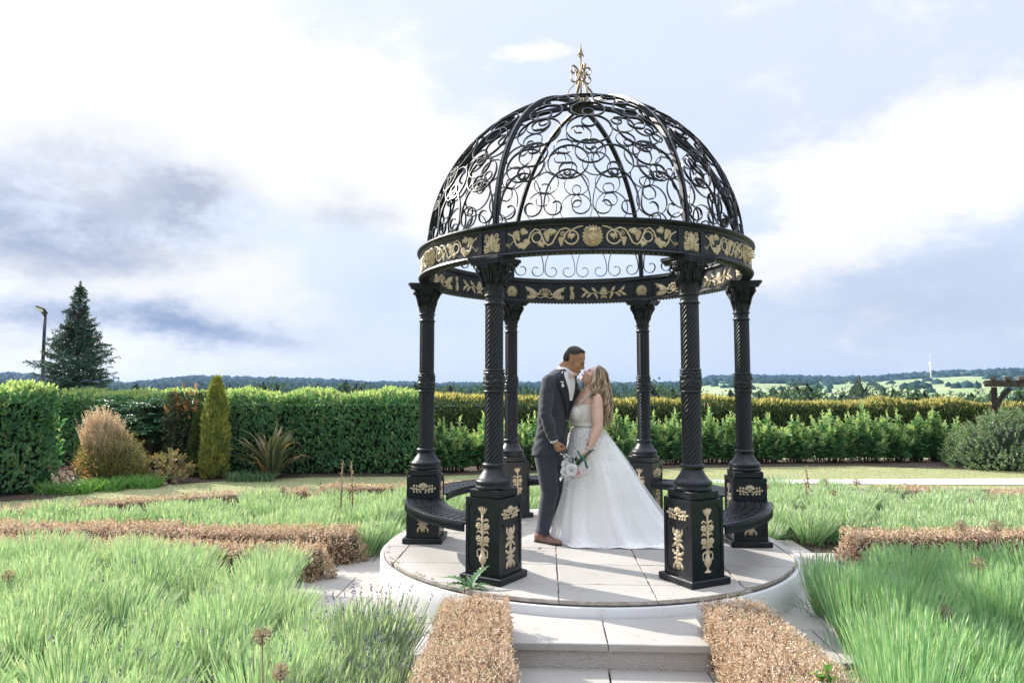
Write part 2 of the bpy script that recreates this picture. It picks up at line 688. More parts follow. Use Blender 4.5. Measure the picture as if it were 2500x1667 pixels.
def ground_material():
    m, nt, out = new_mat('ground')
    p = N(nt, 'ShaderNodeBsdfPrincipled')
    p.inputs['Roughness'].default_value = 0.95
    p.inputs['Specular IOR Level'].default_value = 0.15
    g = N(nt, 'ShaderNodeNewGeometry')
    v = g.outputs['Position']
    # lawn
    n1 = noise(nt, v, 0.7, 6, 0.65)
    n2 = noise(nt, v, 14, 6, 0.7)
    lawn = mixc(nt, sstep(nt, n1.outputs['Fac'], 0.3, 0.7), (0.27, 0.29, 0.145), (0.35, 0.34, 0.19))
    lawn = mixc(nt, mth(nt, 'MULTIPLY', sstep(nt, n2.outputs['Fac'], 0.35, 0.7), 0.5), lawn, (0.16, 0.19, 0.07))
    # distant fields: patchwork
    mp = N(nt, 'ShaderNodeMapping')
    mp.inputs['Scale'].default_value = (1 / 420.0, 1 / 190.0, 0.0)
    mp.inputs['Rotation'].default_value = (0, 0, 0.25)
    nt.links.new(v, mp.inputs[0])
    vr = N(nt, 'ShaderNodeTexVoronoi')
    vr.inputs['Scale'].default_value = 1.0
    nt.links.new(mp.outputs[0], vr.inputs['Vector'])
    r = N(nt, 'ShaderNodeValToRGB')
    e = r.color_ramp.elements
    e[0].position, e[0].color = 0.0, (0.26, 0.33, 0.17, 1)
    e[1].position, e[1].color = 1.0, (0.42, 0.42, 0.26, 1)
    e2 = e.new(0.5)
    e2.color = (0.34, 0.39, 0.22, 1)
    r.color_ramp.interpolation = 'CONSTANT'
    sc = N(nt, 'ShaderNodeSeparateColor')
    nt.links.new(vr.outputs['Color'], sc.inputs[0])
    nt.links.new(sc.outputs[0], r.inputs[0])
    far = mixc(nt, 0.25, r.outputs[0], mixc(nt, noise(nt, v, 0.02, 5).outputs['Fac'], (0.14, 0.22, 0.08), (0.32, 0.34, 0.16)))
    ve = N(nt, 'ShaderNodeTexVoronoi', feature='DISTANCE_TO_EDGE')
    nt.links.new(mp.outputs[0], ve.inputs['Vector'])
    far = mixc(nt, mth(nt, 'LESS_THAN', ve.outputs['Distance'], 0.018), far, (0.035, 0.06, 0.03))
    ln = N(nt, 'ShaderNodeVectorMath', operation='LENGTH')
    nt.links.new(v, ln.inputs[0])
    c = mixc(nt, sstep(nt, ln.outputs['Value'], 60, 150), lawn, far)
    nt.links.new(c, p.inputs['Base Color'])
    bn = N(nt, 'ShaderNodeBump')
    bn.inputs['Strength'].default_value = 0.6
    bn.inputs['Distance'].default_value = 0.03
    nt.links.new(noise(nt, v, 45, 4, 0.7).outputs['Fac'], bn.inputs['Height'])
    nt.links.new(bn.outputs[0], p.inputs['Normal'])
    nt.links.new(p.outputs[0], out.inputs[0])


ground_material()

# ================================================================== ground sheet with the valley and the far hills
RIDGE_AZ = [-180, -60, -45, -36.4, -34, -29, -27.9, -25, -22.3, -19.9, -13.3, -7.7, -2.7, 2.3, 9.4, 13.5, 16.2, 17.9, 19.8, 22.9, 27.3, 30.1, 32.7, 36.4, 45, 60, 180]
RIDGE_EL = [0.9, 1.0, 1.1, 1.05, 1.02, 0.5, 0.65, 1.05, 1.03, 0.97, 0.78, 0.6, 0.62, 0.68, 0.6, 0.7, 1.1, 1.18, 1.12, 1.05, 1.0, 1.2, 1.32, 1.4, 1.3, 1.0, 0.9]


def terrain_h(x, y):
    x = np.asarray(x, float)
    y = np.asarray(y, float)
    r = np.hypot(x, y)
    az = np.degrees(np.arctan2(x, y))
    e = np.interp(az, RIDGE_AZ, RIDGE_EL)
    ridge = 4200 * np.tan(np.radians(e)) - 10
    h = np.interp(r, [0, 30, 60, 150, 340, 4200, 9000], [0, 0, -3, -15, -21, 0, 0])
    k = np.clip((r - 340) / (4200 - 340), 0, 1)
    h = np.where(r > 340, -21 * (1 - k) + ridge * k, h)
    h = np.where(r > 4200, ridge - (r - 4200) * 0.03, h)
    und = vnoise(x / 300, y / 300, 0, 3) * 5 * np.clip((r - 200) / 900, 0, 1) + vnoise(x / 900, y / 900, 0, 5) * 9 * np.clip((r - 900) / 2500, 0, 1) * np.clip((4300 - r) / 900, 0, 1)
    return h + und


def build_ground():
    rs = np.concatenate([np.array([0.01]), np.linspace(3, 60, 20), np.geomspace(66, 9000, 70)])
    az = np.concatenate([np.linspace(-180, -50, 18, endpoint=False), np.linspace(-50, 50, 170, endpoint=False), np.linspace(50, 180, 18, endpoint=False)])
    R, A = np.meshgrid(rs, np.radians(az), indexing='ij')
    X = R * np.sin(A)
    Y = R * np.cos(A)
    Z = terrain_h(X, Y)
    V = np.stack([X, Y, Z], -1).reshape(-1, 3)
    n = len(az)
    i, j = np.meshgrid(np.arange(len(rs) - 1), np.arange(n), indexing='ij')
    j2 = (j + 1) % n
    F = np.stack([i * n + j, (i + 1) * n + j, (i + 1) * n + j2, i * n + j2], -1).reshape(-1, 4)[:, ::-1]
    o = link('ground', quads_mesh('ground', V, F, 'ground', True))
    tag(o, 'pale mown lawn running out to fields and low hills', 'ground', kind='structure')


build_ground()


# ------------------------------------------------------------------ white gravel path across the lawn
def sheet(name, pts, z, mat):
    mb = MB()
    mb.add([(p[0], p[1], z) for p in pts], [tuple(range(len(pts)))], 0, False)
    return mb.build(name, mat)


o = sheet('path', [(1.5, 13.05), (4.78, 12.92), (9.3, 12.74), (16, 12.5), (24, 12.1), (24, 13.2), (16, 13.5), (9.9, 13.63), (4.94, 13.46), (1.5, 13.4)], 0.012, 'path_stone')
tag(o, 'pale path crossing the lawn behind the right lavender bed', 'path', kind='structure')
# planting soil
o = sheet('border_soil', [(-14, 9.5), (-7.92, 10.89), (-7.38, 11.19), (-6.97, 12.15), (-6.19, 12.87), (-5.2, 13.5), (-4.0, 13.9), (-1.92, 14.05), (0.5, 14.6), (4, 15.6), (8, 16.0), (9.3, 15.4), (11, 14.9), (14, 14.7), (14, 17.6), (5, 17.4), (0, 16.6), (-3, 16), (-14, 16)], 0.008, 'soil')
tag(o, 'dark mulched soil under the border shrubs', 'soil', kind='structure')
o = sheet('bed_soil', [(-9, 2.0), (-0.47, 2.0), (-0.47, 4.4), (-1.3, 4.6), (-1.35, 5.4), (-1.6, 7.0), (-1.2, 8.6), (-0.6, 9.4), (-0.6, 10.6), (-3.0, 10.6), (-5.2, 9.2), (-6.6, 8.1), (-9, 7.3)], 0.008, 'soil')
tag(o, 'dark soil under the lavender left of the platform', 'soil', kind='structure')
o = sheet('bed_soil', [(1.65, 2.0), (9.5, 2.0), (10.5, 12.2), (6.0, 12.2), (2.8, 12.0), (1.9, 9.3), (2.4, 8.2), (2.85, 7.0), (2.62, 5.9), (2.1, 4.5)], 0.008, 'soil')
tag(o, 'dark soil under the lavender right of the platform', 'soil', kind='structure')

# ================================================================== platform of the gazebo
GX, GY, GZ, GROT = 0.685, 6.72, 0.29, -0.05
GROOT = (GX, GY, 0.0)


def clip_half(poly, nx, ny, d):
    """keep points with nx*x+ny*y<=d"""
    out = []
    for i in range(len(poly)):
        a = poly[i]
        b = poly[(i + 1) % len(poly)]
        da = nx * a[0] + ny * a[1] - d
        db = nx * b[0] + ny * b[1] - d
        if da <= 0:
            out.append(a)
        if (da < 0 < db) or (db < 0 < da):
            t = da / (da - db)
            out.append((a[0] + (b[0] - a[0]) * t, a[1] + (b[1] - a[1]) * t))
    return out


def poly_area(p):
    return 0.5 * sum(p[i][0] * p[(i + 1) % len(p)][1] - p[(i + 1) % len(p)][0] * p[i][1] for i in range(len(p)))


def rough_poly(p, step=0.12, amp=0.004):
    out = []
    for i in range(len(p)):
        a = p[i]
        b = p[(i + 1) % len(p)]
        L = math.hypot(b[0] - a[0], b[1] - a[1])
        k = max(1, int(L / step))
        for j in range(k):
            t = j / k
            w = amp if j else 0
            out.append((a[0] + (b[0] - a[0]) * t + random.uniform(-w, w), a[1] + (b[1] - a[1]) * t + random.uniform(-w, w)))
    return out


def build_platform():
    root = empty('platform', (GX, GY, 0), GROT)
    tag(root, 'round raised stone platform with white rendered wall under the gazebo', 'platform')
    mb = MB()
    mb.lathe([(0.3, 0.245), (1.868, 0.245), (1.872, 0.252), (1.893, 0.254), (1.902, 0.246), (1.905, 0.12), (1.912, 0.0), (1.912, -0.05)], 128)
    mb.build('drum_wall', 'render_white', root)
    mo = MB()
    mo.lathe([(0.3, 0.2465), (1.845, 0.2465), (1.845, 0.262), (0.3, 0.262)], 96)
    mo.build('bedding_mortar', 'slab_edge', root)
    mi = MB()
    mi.lathe([(0.0, 0.2461), (0.31, 0.2461)], 24)
    xs = [-2.31, -1.63, -0.95, -0.27, 0.41, 1.09, 1.77, 2.4]
    ys = [-2.05, -1.45, -0.86, -0.27, 0.34, 0.95, 1.55, 2.1]
    g = 0.0035
    for i in range(len(xs) - 1):
        for j in range(len(ys) - 1):
            poly = [(xs[i] + g, ys[j] + g), (xs[i + 1] - g, ys[j] + g), (xs[i + 1] - g, ys[j + 1] - g), (xs[i] + g, ys[j + 1] - g)]
            n = 88
            rr = 1.866 + random.uniform(-0.012, 0.006)
            for k in range(n):
                a = 2 * PI * k / n
                poly = clip_half(poly, math.cos(a), math.sin(a), rr)
                if not poly:
                    break
            if not poly or len(poly) < 3 or abs(poly_area(poly)) < 0.01:
                continue
            poly = rough_poly(poly, 0.07, 0.0045)
            zt = 0.29 + random.uniform(-0.0025, 0.0005)
            m = MB()
            m.prism(poly, 0.263, zt, 0, 0.004)
            for q in range(2, len(m.f)):
                m.m[q] = 1
            m.build('slab', ['slab', 'slab_edge'], root)


build_platform()


def rim_debris():
    r = np.random.default_rng(9)
    f = Field()
    n = 300
    a = rad(190) + (rad(255) - rad(190)) * r.beta(1.2, 1.6, n) + 0.05 * np.sin(r.uniform(0, 40, n))
    keep = np.sin(a * 23) + np.sin(a * 57) > 0.1
    a = a[keep]
    n = len(a)
    q = 1.84 + r.normal(size=n) * 0.018
    P = np.stack([GX + q * np.cos(a + GROT), GY + q * np.sin(a + GROT), np.full(n, 0.291)], 1)
    f.cards(P, unit(r.normal(size=(n, 3)) + np.array([0, 0, 0.7])), r.uniform(0.010, 0.028, n), r.uniform(0.005, 0.012, n))
    o = f.build('dry_moss', 'debris')
    tag(o, 'dry moss and crumbs along the rim of the platform', 'debris', kind='stuff')


leafy('debris', [(0.0, (0.28, 0.21, 0.14)), (0.6, (0.46, 0.38, 0.27)), (1.0, (0.60, 0.52, 0.40))], rough=0.9, trans=0.1)
rim_debris()


def build_step():
    root = empty('entrance_step', (GX, GY, 0), GROT)
    tag(root, 'low stone step with two tread slabs in front of the platform', 'step')
    # local frame of the gazebo: front is -y
    mb = MB()
    n = 20
    x0, x1 = -0.66, 0.64
    arc = [(x1 - (x1 - x0) * i / n) for i in range(n + 1)]
    poly = [(x0, -2.36), (x1, -2.36)] + [(x, -math.sqrt(1.93 ** 2 - x * x)) for x in arc]
    mb.prism(poly, 0.0, 0.147)
    mb.build('riser', 'pebbledash', root)
    xm = 0.02
    for a, b in ((x0 - 0.006, xm - 0.004), (xm + 0.004, x1 + 0.02)):
        arc = [(b - (b - a) * i / 10) for i in range(11)]
        poly = [(a, -2.385), (b, -2.385)] + [(x, -math.sqrt(1.915 ** 2 - x * x)) for x in arc]
        m = MB()
        m.prism(rough_poly(poly, 0.1, 0.0025), 0.1475, 0.19, 0, 0.005)
        m.build('tread_slab', 'slab', root)


build_step()


def build_paving():
    base = sheet('paving', [(-2.0, 1.2), (3.4, 1.2), (3.4, 8.6), (-2.0, 8.6)], 0.004, 'soil')
    base.data.materials[0] = MATS['soil']
    tag(base, 'stone paving around the platform and up to the step', 'paving', kind='structure')
    cache = {}
    for i in range(-5, 6):
        for j in range(-10, 3):
            w, h = 0.60, 0.60
            cx = (i + 0.5 + (0.5 if j % 2 else 0)) * w + 0.02
            cy = j * h - 0.1
            if math.hypot(abs(cx) , cy) > 2.75 and not (abs(cx) < 0.9 and cy < 0):
                continue
            if math.hypot(max(0, abs(cx) - 0.3), max(0, abs(cy) - 0.3)) > 0 and math.hypot(abs(cx) + 0.3, abs(cy) + 0.3) < 1.85:
                continue
            key = (i * 3 + j * 5) % 4
            if key not in cache:
                m = MB()
                p = rough_poly([(-w / 2 + 0.005, -h / 2 + 0.005), (w / 2 - 0.005, -h / 2 + 0.005), (w / 2 - 0.005, h / 2 - 0.005), (-w / 2 + 0.005, h / 2 - 0.005)], 0.15, 0.003)
                m.prism(p, 0.0, 0.028, 0, 0.004)
                cache[key] = m.mesh('paver', 'paver')
            ca, sa = math.cos(GROT), math.sin(GROT)
            o = link('paver', cache[key], base, (GX + cx * ca - cy * sa, GY + cx * sa + cy * ca, 0.0045 + random.uniform(0, 0.003)), GROT)


build_paving()
# ================================================================== relief ornaments (u right, v up, w out of the face)
def petal(mb, p0, p1, wid, h, curve=0.0, prof=(0.12, 0.75, 1.0, 0.72, 0.0)):
    x0, y0 = p0
    x1, y1 = p1
    dx, dy = x1 - x0, y1 - y0
    L = math.hypot(dx, dy)
    tx, ty = dx / L, dy / L
    nx, ny = -ty, tx
    vs = []
    k = len(prof)
    for i, pr in enumerate(prof):
        s = i / (k - 1)
        b = curve * L * (s * s)
        cx = x0 + dx * s + nx * b
        cy = y0 + dy * s + ny * b
        hw = wid / 2 * pr + 0.0006
        hh = h * (0.45 + 0.75 * math.sin(PI * min(1, s * 0.9 + 0.1)))
        vs += [(cx - nx * hw, cy - ny * hw, -0.002), (cx, cy, hh), (cx + nx * hw, cy + ny * hw, -0.002)]
    fs = []
    for i in range(k - 1):
        a = i * 3
        fs += [(a + 1, a + 0, a + 3, a + 4), (a + 2, a + 1, a + 4, a + 5)]
    mb.add(vs, fs, 0, True)


def rod(mb, pts, r, n=5):
    mb.tube([(p[0], p[1], r * 0.35) for p in pts], r, n)


def dome(mb, c, r, h, n=10, sx=1.0, sy=1.0):
    vs = []
    for j, (rr, hh) in enumerate(((1.0, -0.05), (0.86, 0.55), (0.5, 0.9), (0.0, 1.0))):
        for i in range(n):
            a = 2 * PI * i / n
            vs.append((c[0] + r * rr * sx * math.cos(a), c[1] + r * rr * sy * math.sin(a), h * hh))
    fs = []
    for j in range(3):
        for i in range(n):
            i2 = (i + 1) % n
            fs.append((j * n + i, j * n + i2, (j + 1) * n + i2, (j + 1) * n + i))
    mb.add(vs, fs, 0, True)


def arc(cx, cy, r, a0, a1, n=10):
    return [(cx + r * math.cos(rad(a0 + (a1 - a0) * i / n)), cy + r * math.sin(rad(a0 + (a1 - a0) * i / n))) for i in range(n + 1)]


def spiral2(cx, cy, r0, r1, a0, a1, n=14):
    return [(cx + (r0 + (r1 - r0) * i / n) * math.cos(rad(a0 + (a1 - a0) * i / n)), cy + (r0 + (r1 - r0) * i / n) * math.sin(rad(a0 + (a1 - a0) * i / n))) for i in range(n + 1)]


def rosette(mb, c, r, n=6):
    for i in range(n):
        a = 2 * PI * i / n + 0.3
        dome(mb, (c[0] + 0.60 * r * math.cos(a), c[1] + 0.60 * r * math.sin(a)), r * 0.42, r * 0.38, 7)
    dome(mb, c, r * 0.28, r * 0.62, 7)


def orn_vase():
    m = MB()
    # foot, bowl, neck of the urn
    for (y, hw, h) in ():
        pass
    prof = [(0.000, 0.030), (0.010, 0.030), (0.016, 0.012), (0.034, 0.009), (0.044, 0.018), (0.066, 0.033), (0.092, 0.035), (0.100, 0.026), (0.125, 0.017), (0.150, 0.015), (0.158, 0.021), (0.163, 0.012)]
    vs = []
    for (y, hw) in prof:
        for k in range(5):
            a = PI * k / 4
            vs.append((-hw * math.cos(a), y, hw * 0.5 * math.sin(a)))
    fs = []
    for i in range(len(prof) - 1):
        for k in range(4):
            fs.append((i * 5 + k, i * 5 + k + 1, i * 5 + k + 6, i * 5 + k + 5))
    m.add(vs, fs)
    for s in (-1, 1):
        rod(m, [(s * 0.030, 0.090), (s * 0.045, 0.105), (s * 0.048, 0.125), (s * 0.040, 0.143), (s * 0.024, 0.150), (s * 0.018, 0.135)], 0.0055)
        dome(m, (s * 0.043, 0.094), 0.008, 0.008, 6)
    rod(m, [(0, 0.16), (0.001, 0.25), (0, 0.36), (0, 0.42)], [0.011, 0.009, 0.008, 0.011] and 0.009)
    for (y, sc) in ((0.17, 1.0), (0.262, 1.05), (0.352, 1.05)):
        for s in (-1, 1):
            petal(m, (s * 0.004, y), (s * 0.036 * sc, y + 0.030), 0.019, 0.010, -s * 0.10)
            petal(m, (s * 0.028, y + 0.026), (s * 0.058 * sc, y + 0.012), 0.017, 0.010, -s * 0.28)
    for y in (0.225, 0.322):
        for s in (-1, 1):
            rosette(m, (s * 0.036, y), 0.0275)
            rod(m, [(s * 0.004, y - 0.045), (s * 0.02, y - 0.015)], 0.005)
    dome(m, (0, 0.415), 0.015, 0.012, 8)
    for k in range(-2, 3):
        petal(m, (k * 0.004, 0.412), (k * 0.0185, 0.470 - abs(k) * 0.004), 0.017, 0.012, -k * 0.03, (0.5, 0.9, 1.0, 0.7, 0.0))
    return m


def orn_scroll():
    """double acanthus, mirrored top and bottom; 0.30 tall"""
    m = MB()
    for sy in (-1, 1):
        def q(x, y):
            return (x, 0.15 + sy * y)
        dome(m, q(0, 0.012), 0.016, 0.012, 8)
        dome(m, q(0, 0.030), 0.013, 0.012, 8)
        for s in (-1, 1):
            petal(m, q(0, 0.035), q(s * 0.046, 0.040), 0.030, 0.014, -s * sy * 0.05)
            petal(m, q(s * 0.034, 0.044), q(s * 0.056, 0.002), 0.024, 0.012, s * sy * 0.22)
            petal(m, q(0, 0.055), q(s * 0.040, 0.082), 0.030, 0.014, -s * sy * 0.08)
            petal(m, q(s * 0.028, 0.070), q(s * 0.054, 0.066), 0.018, 0.010, s * sy * 0.15)
            petal(m, q(0, 0.085), q(s * 0.045, 0.110), 0.034, 0.014, s * sy * 0.10)
            petal(m, q(s * 0.036, 0.100), q(s * 0.062, 0.150 if sy > 0 else 0.145), 0.022, 0.012, s * sy * 0.25)
            petal(m, q(0, 0.10), q(s * 0.018, 0.145), 0.022, 0.012)
        petal(m, q(0, 0.02), q(0, 0.150), 0.034, 0.018)
    return m


def orn_crest():
    """shell with sprigs; 0.20 wide"""
    m = MB()
    for k in range(-3, 4):
        a = rad(90 + k * 24)
        petal(m, (0.006 * math.cos(a), 0.012), (0.046 * math.cos(a), 0.012 + 0.046 * math.sin(a)), 0.019, 0.010, 0, (0.3, 0.6, 0.9, 1.0, 0.5))
    dome(m, (0, 0.006), 0.013, 0.012, 8)
    for s in (-1, 1):
        rod(m, [(s * 0.01, 0.0), (s * 0.035, -0.004), (s * 0.06, 0.006), (s * 0.085, 0.004)], 0.006)
        for (a, b, c, d) in ((0.035, -0.004, 0.022, -0.024), (0.058, 0.004, 0.052, -0.022), (0.058, 0.006, 0.056, 0.030), (0.078, 0.006, 0.080, -0.020), (0.078, 0.006, 0.080, 0.032), (0.085, 0.004, 0.104, 0.010)):
            rod(m, [(s * a, b), (s * (a + c) / 2 + s * 0.003, (b + d) / 2), (s * c, d)], 0.0055)
            dome(m, (s * c, d), 0.0095, 0.010, 7)
    return m


def orn_leaf(m, c, r, rot=0.0, lobes=5):
    for k in range(lobes):
        a = rot + rad(-70 + 140 * k / (lobes - 1))
        L = r * (1.0 if k == lobes // 2 else 0.8)
        petal(m, c, (c[0] + L * math.sin(a), c[1] - L * math.cos(a)), r * 0.55, r * 0.22, 0, (0.35, 0.7, 1.0, 0.6, 0.0))


def orn_grapes(m, c, r, tilt=0.0):
    rows = (3, 4, 3, 3, 2, 2, 1)
    for j, n in enumerate(rows):
        for i in range(n):
            x = (i - (n - 1) / 2) * r * 0.42
            y = -j * r * 0.34
            ca, sa = math.cos(tilt), math.sin(tilt)
            dome(m, (c[0] + x * ca - y * sa, c[1] + x * sa + y * ca), r * 0.24, r * 0.26, 6)


def orn_vine(s):
    """grape vine, about 0.54 wide; s=1 curls at its left end"""
    m = MB()

    def f(x, y):
        return (s * x, y)

    def tr(pts):
        return [f(*p) for p in pts]
    rod(m, tr([(-0.285, 0.072), (-0.25, 0.066), (-0.215, 0.05), (-0.19, 0.02), (-0.185, -0.012)]), 0.0058)
    rod(m, tr(arc(-0.205, -0.005, 0.048, -10, 340, 20)), 0.006)
    rod(m, tr([(-0.205, 0.043), (-0.165, 0.062), (-0.125, 0.05), (-0.10, 0.01), (-0.075, -0.04), (-0.045, -0.055), (-0.018, -0.035), (0.0, 0.01), (0.02, 0.055), (0.05, 0.066), (0.08, 0.04), (0.10, -0.01), (0.13, -0.052), (0.165, -0.058), (0.19, -0.03), (0.215, 0.03), (0.255, 0.052)]), 0.0066)
    rod(m, tr(arc(0.036, 0.005, 0.035, 80, 440, 18)), 0.0058)
    rod(m, tr(spiral2(-0.145, 0.022, 0.004, 0.018, 0, 500, 12)), 0.003, 4)
    rod(m, tr([(-0.05, 0.03), (-0.03, 0.055), (0.0, 0.064), (0.01, 0.05)]), 0.003, 4)
    rod(m, tr([(0.19, 0.015), (0.235, -0.03), (0.25, -0.055)]), 0.003, 4)
    rod(m, tr(spiral2(0.255, -0.03, 0.003, 0.014, 0, 420, 10)), 0.0028, 4)
    orn_leaf(m, f(-0.205, 0.018), 0.040)
    orn_grapes(m, f(-0.135, -0.005), 0.026)
    orn_leaf(m, f(-0.075, 0.055), 0.046, s * 0.3)
    orn_grapes(m, f(-0.033, 0.040), 0.030, -s * 0.1)
    orn_leaf(m, f(0.005, -0.030), 0.042, -s * 0.3)
    orn_grapes(m, f(0.105, -0.010), 0.032, s * 0.5)
    orn_leaf(m, f(0.125, 0.066), 0.044, s * 0.6)
    orn_leaf(m, f(0.155, -0.025), 0.040, -s * 0.2)
    orn_grapes(m, f(0.195, 0.058), 0.032, -s * 0.4)
    orn_leaf(m, f(0.145, 0.07), 0.038, -s * 0.8)
    return m


def orn_lion():
    m = MB()
    for ring, (r, L, n, w, h) in enumerate(((0.050, 0.030, 19, 0.024, 0.016), (0.044, 0.024, 16, 0.024, 0.030))):
        for k in range(n):
            a = 2 * PI * (k + 0.5 * ring) / n
            ex = 1.0 if math.sin(a) > -0.3 else 0.92
            petal(m, (r * 0.6 * math.cos(a), r * 0.6 * math.sin(a)), ((r + L) * math.cos(a + 0.12) * 0.88, (r + L) * math.sin(a + 0.12) * ex), w, h, 0.14, (0.5, 0.9, 1.0, 0.9, 0.35))
    dome(m, (0, 0.004), 0.048, 0.044, 16, 0.90, 1.08)
    dome(m, (0, 0.034), 0.026, 0.056, 10, 1.2, 0.7)           # brow
    dome(m, (0, -0.026), 0.028, 0.062, 12, 1.15, 0.8)         # muzzle
    petal(m, (0, 0.034), (0, -0.014), 0.024, 0.064, 0, (0.5, 0.55, 0.7, 1.0, 0.9))
    dome(m, (0, -0.010), 0.012, 0.082, 8, 1.3, 0.7)
    for s in (-1, 1):
        dome(m, (s * 0.021, 0.011), 0.0075, 0.050, 8, 1.3, 0.8)
        petal(m, (s * 0.008, 0.022), (s * 0.036, 0.022), 0.013, 0.056, s * 0.2)
        dome(m, (s * 0.013, -0.026), 0.014, 0.072, 8)
        dome(m, (s * 0.030, -0.012), 0.014, 0.046, 8, 0.8, 1.2)
        dome(m, (s * 0.042, 0.046), 0.013, 0.042, 8)
    dome(m, (0, -0.050), 0.017, 0.050, 8, 1.2, 0.7)
    return m


def orn_acanthus():
    """square leaf panel 0.15"""
    m = MB()
    petal(m, (0, -0.045), (0, 0.066), 0.034, 0.016, 0, (0.5, 0.9, 1.0, 0.9, 0.5))
    for s in (-1, 1):
        petal(m, (0, 0.0), (s * 0.022, 0.052), 0.016, 0.012, s * 0.1)
        rod(m, [(s * 0.006, 0.0), (s * 0.028, 0.03)] + [(s * p[0], p[1]) for p in spiral2(0.046, 0.048, 0.018, 0.005, 200, -160, 10)], 0.0055)
        rod(m, [(s * 0.010, 0.0), (s * 0.04, 0.012)] + [(s * p[0], p[1]) for p in spiral2(0.056, 0.018, 0.013, 0.004, 200, -140, 9)], 0.005)
        for (x, y, a, L) in ((0.01, -0.03, 35, 0.062), (0.012, -0.035, 12, 0.066), (0.01, -0.045, -12, 0.066), (0.008, -0.052, -28, 0.066), (0.012, -0.015, 62, 0.05)):
            petal(m, (s * x, y), (s * (x + L * math.cos(rad(a))), y + L * math.sin(rad(a))), 0.024, 0.012, s * 0.12)
        petal(m, (s * 0.04, -0.05), (s * 0.07, -0.062), 0.018, 0.010, -s * 0.3)
        petal(m, (s * 0.05, -0.02), (s * 0.072, -0.04), 0.018, 0.010, -s * 0.3)
    petal(m, (0, -0.02), (0, -0.075), 0.03, 0.014)
    return m


def orn_shell():
    m = MB()
    for k in range(-5, 6):
        a = rad(90 + k * 17)
        petal(m, (0, -0.015), (0.060 * math.cos(a), -0.015 + 0.066 * math.sin(a)), 0.017, 0.011, 0, (0.2, 0.5, 0.8, 1.0, 0.6))
    for s in (-1, 1):
        petal(m, (s * 0.008, -0.02), (s * 0.062, -0.012), 0.020, 0.010, s * 0.18)
        petal(m, (s * 0.006, -0.03), (s * 0.062, -0.036), 0.022, 0.010, s * 0.15)
        petal(m, (s * 0.004, -0.036), (s * 0.046, -0.062), 0.020, 0.010, s * 0.15)
    dome(m, (0, -0.02), 0.014, 0.016, 8)
    petal(m, (0, -0.02), (0, -0.064), 0.022, 0.012)
    return m


def orn_wing():
    m = MB()
    for k in range(-3, 4):
        a = rad(90 + k * 26)
        c = (0.052 * math.cos(a), -0.035 + 0.058 * math.sin(a))
        rod(m, [(0, -0.035), (c[0], c[1])], 0.004, 4)
    rod(m, arc(0, -0.035, 0.066, 5, 175, 14), 0.0048)
    for k in range(6):
        a = rad(17 + 29.2 * k)
        dome(m, (0.068 * math.cos(a), -0.035 + 0.068 * math.sin(a)), 0.012, 0.010, 7)
    for s in (-1, 1):
        rod(m, [(0, -0.04), (s * 0.05, -0.062), (s * 0.085, -0.045)], 0.0055)
        for (x0, y0, x1, y1, w) in ((0.07, -0.03, 0.215, 0.052, 0.05), (0.08, -0.045, 0.205, -0.058, 0.05), (0.08, -0.035, 0.17, 0.0, 0.04)):
            petal(m, (s * x0, y0), (s * x1, y1), w, 0.014, 0)
            for q in (0.3, 0.5, 0.7):
                for e in (-1, 1):
                    bx = x0 + (x1 - x0) * q
                    by = y0 + (y1 - y0) * q
                    petal(m, (s * bx, by), (s * (bx + 0.028), by + e * 0.022), 0.016, 0.010)
    dome(m, (0, -0.04), 0.014, 0.014, 8)
    return m


def orn_flower():
    m = MB()
    for (y, r) in ((0.045, 0.024), (0.0, 0.020), (-0.040, 0.028)):
        rosette(m, (0.004 * math.sin(y * 90), y), r, 5)
    rod(m, [(0, 0.06), (0.004, 0.0), (0, -0.07)], 0.005)
    petal(m, (0, -0.02), (0.026, -0.004), 0.016, 0.01)
    petal(m, (0, 0.02), (-0.026, 0.03), 0.016, 0.01)
    petal(m, (0, -0.055), (-0.024, -0.07), 0.018, 0.01)
    petal(m, (0, -0.055), (0.024, -0.07), 0.018, 0.01)
    return m


def orn_branch():
    m = MB()
    for k in range(-3, 4):
        a = rad(90 + k * 27)
        petal(m, (0, -0.02), (0.042 * math.cos(a), -0.02 + 0.075 * math.sin(a) * (1 if abs(k) < 3 else 0.7)), 0.024, 0.012)
    for s in (-1, 1):
        rod(m, [(0.0, -0.02), (s * 0.06, 0.0), (s * 0.11, -0.012), (s * 0.16, 0.0)], 0.0045)
        petal(m, (s * 0.01, -0.03), (s * 0.036, -0.06), 0.018, 0.01, -s * 0.3)
        for (x0, y0, x1, y1) in ((0.07, 0.0, 0.112, 0.052), (0.085, -0.004, 0.062, -0.052), (0.115, -0.012, 0.165, -0.05), (0.155, 0.0, 0.205, 0.05), (0.16, -0.002, 0.215, -0.046)):
            petal(m, (s * x0, y0), (s * x1, y1), 0.028, 0.012, 0.06)
        dome(m, (s * 0.156, 0.0), 0.016, 0.013, 8)
        dome(m, (s * 0.062, -0.052), 0.011, 0.011, 7, 0.8, 1.3)
    petal(m, (0, -0.02), (0, -0.064), 0.02, 0.012)
    return m


# ================================================================== gazebo
GR = 1.52          # radius of the column circle
ZP = 0.682         # top of the pedestals
ZC = 2.468         # top of the columns
CW = 0.31          # pedestal body width


def ring_frame(theta):
    """matrix from (tangent, radial-out, z) at angle theta"""
    return theta


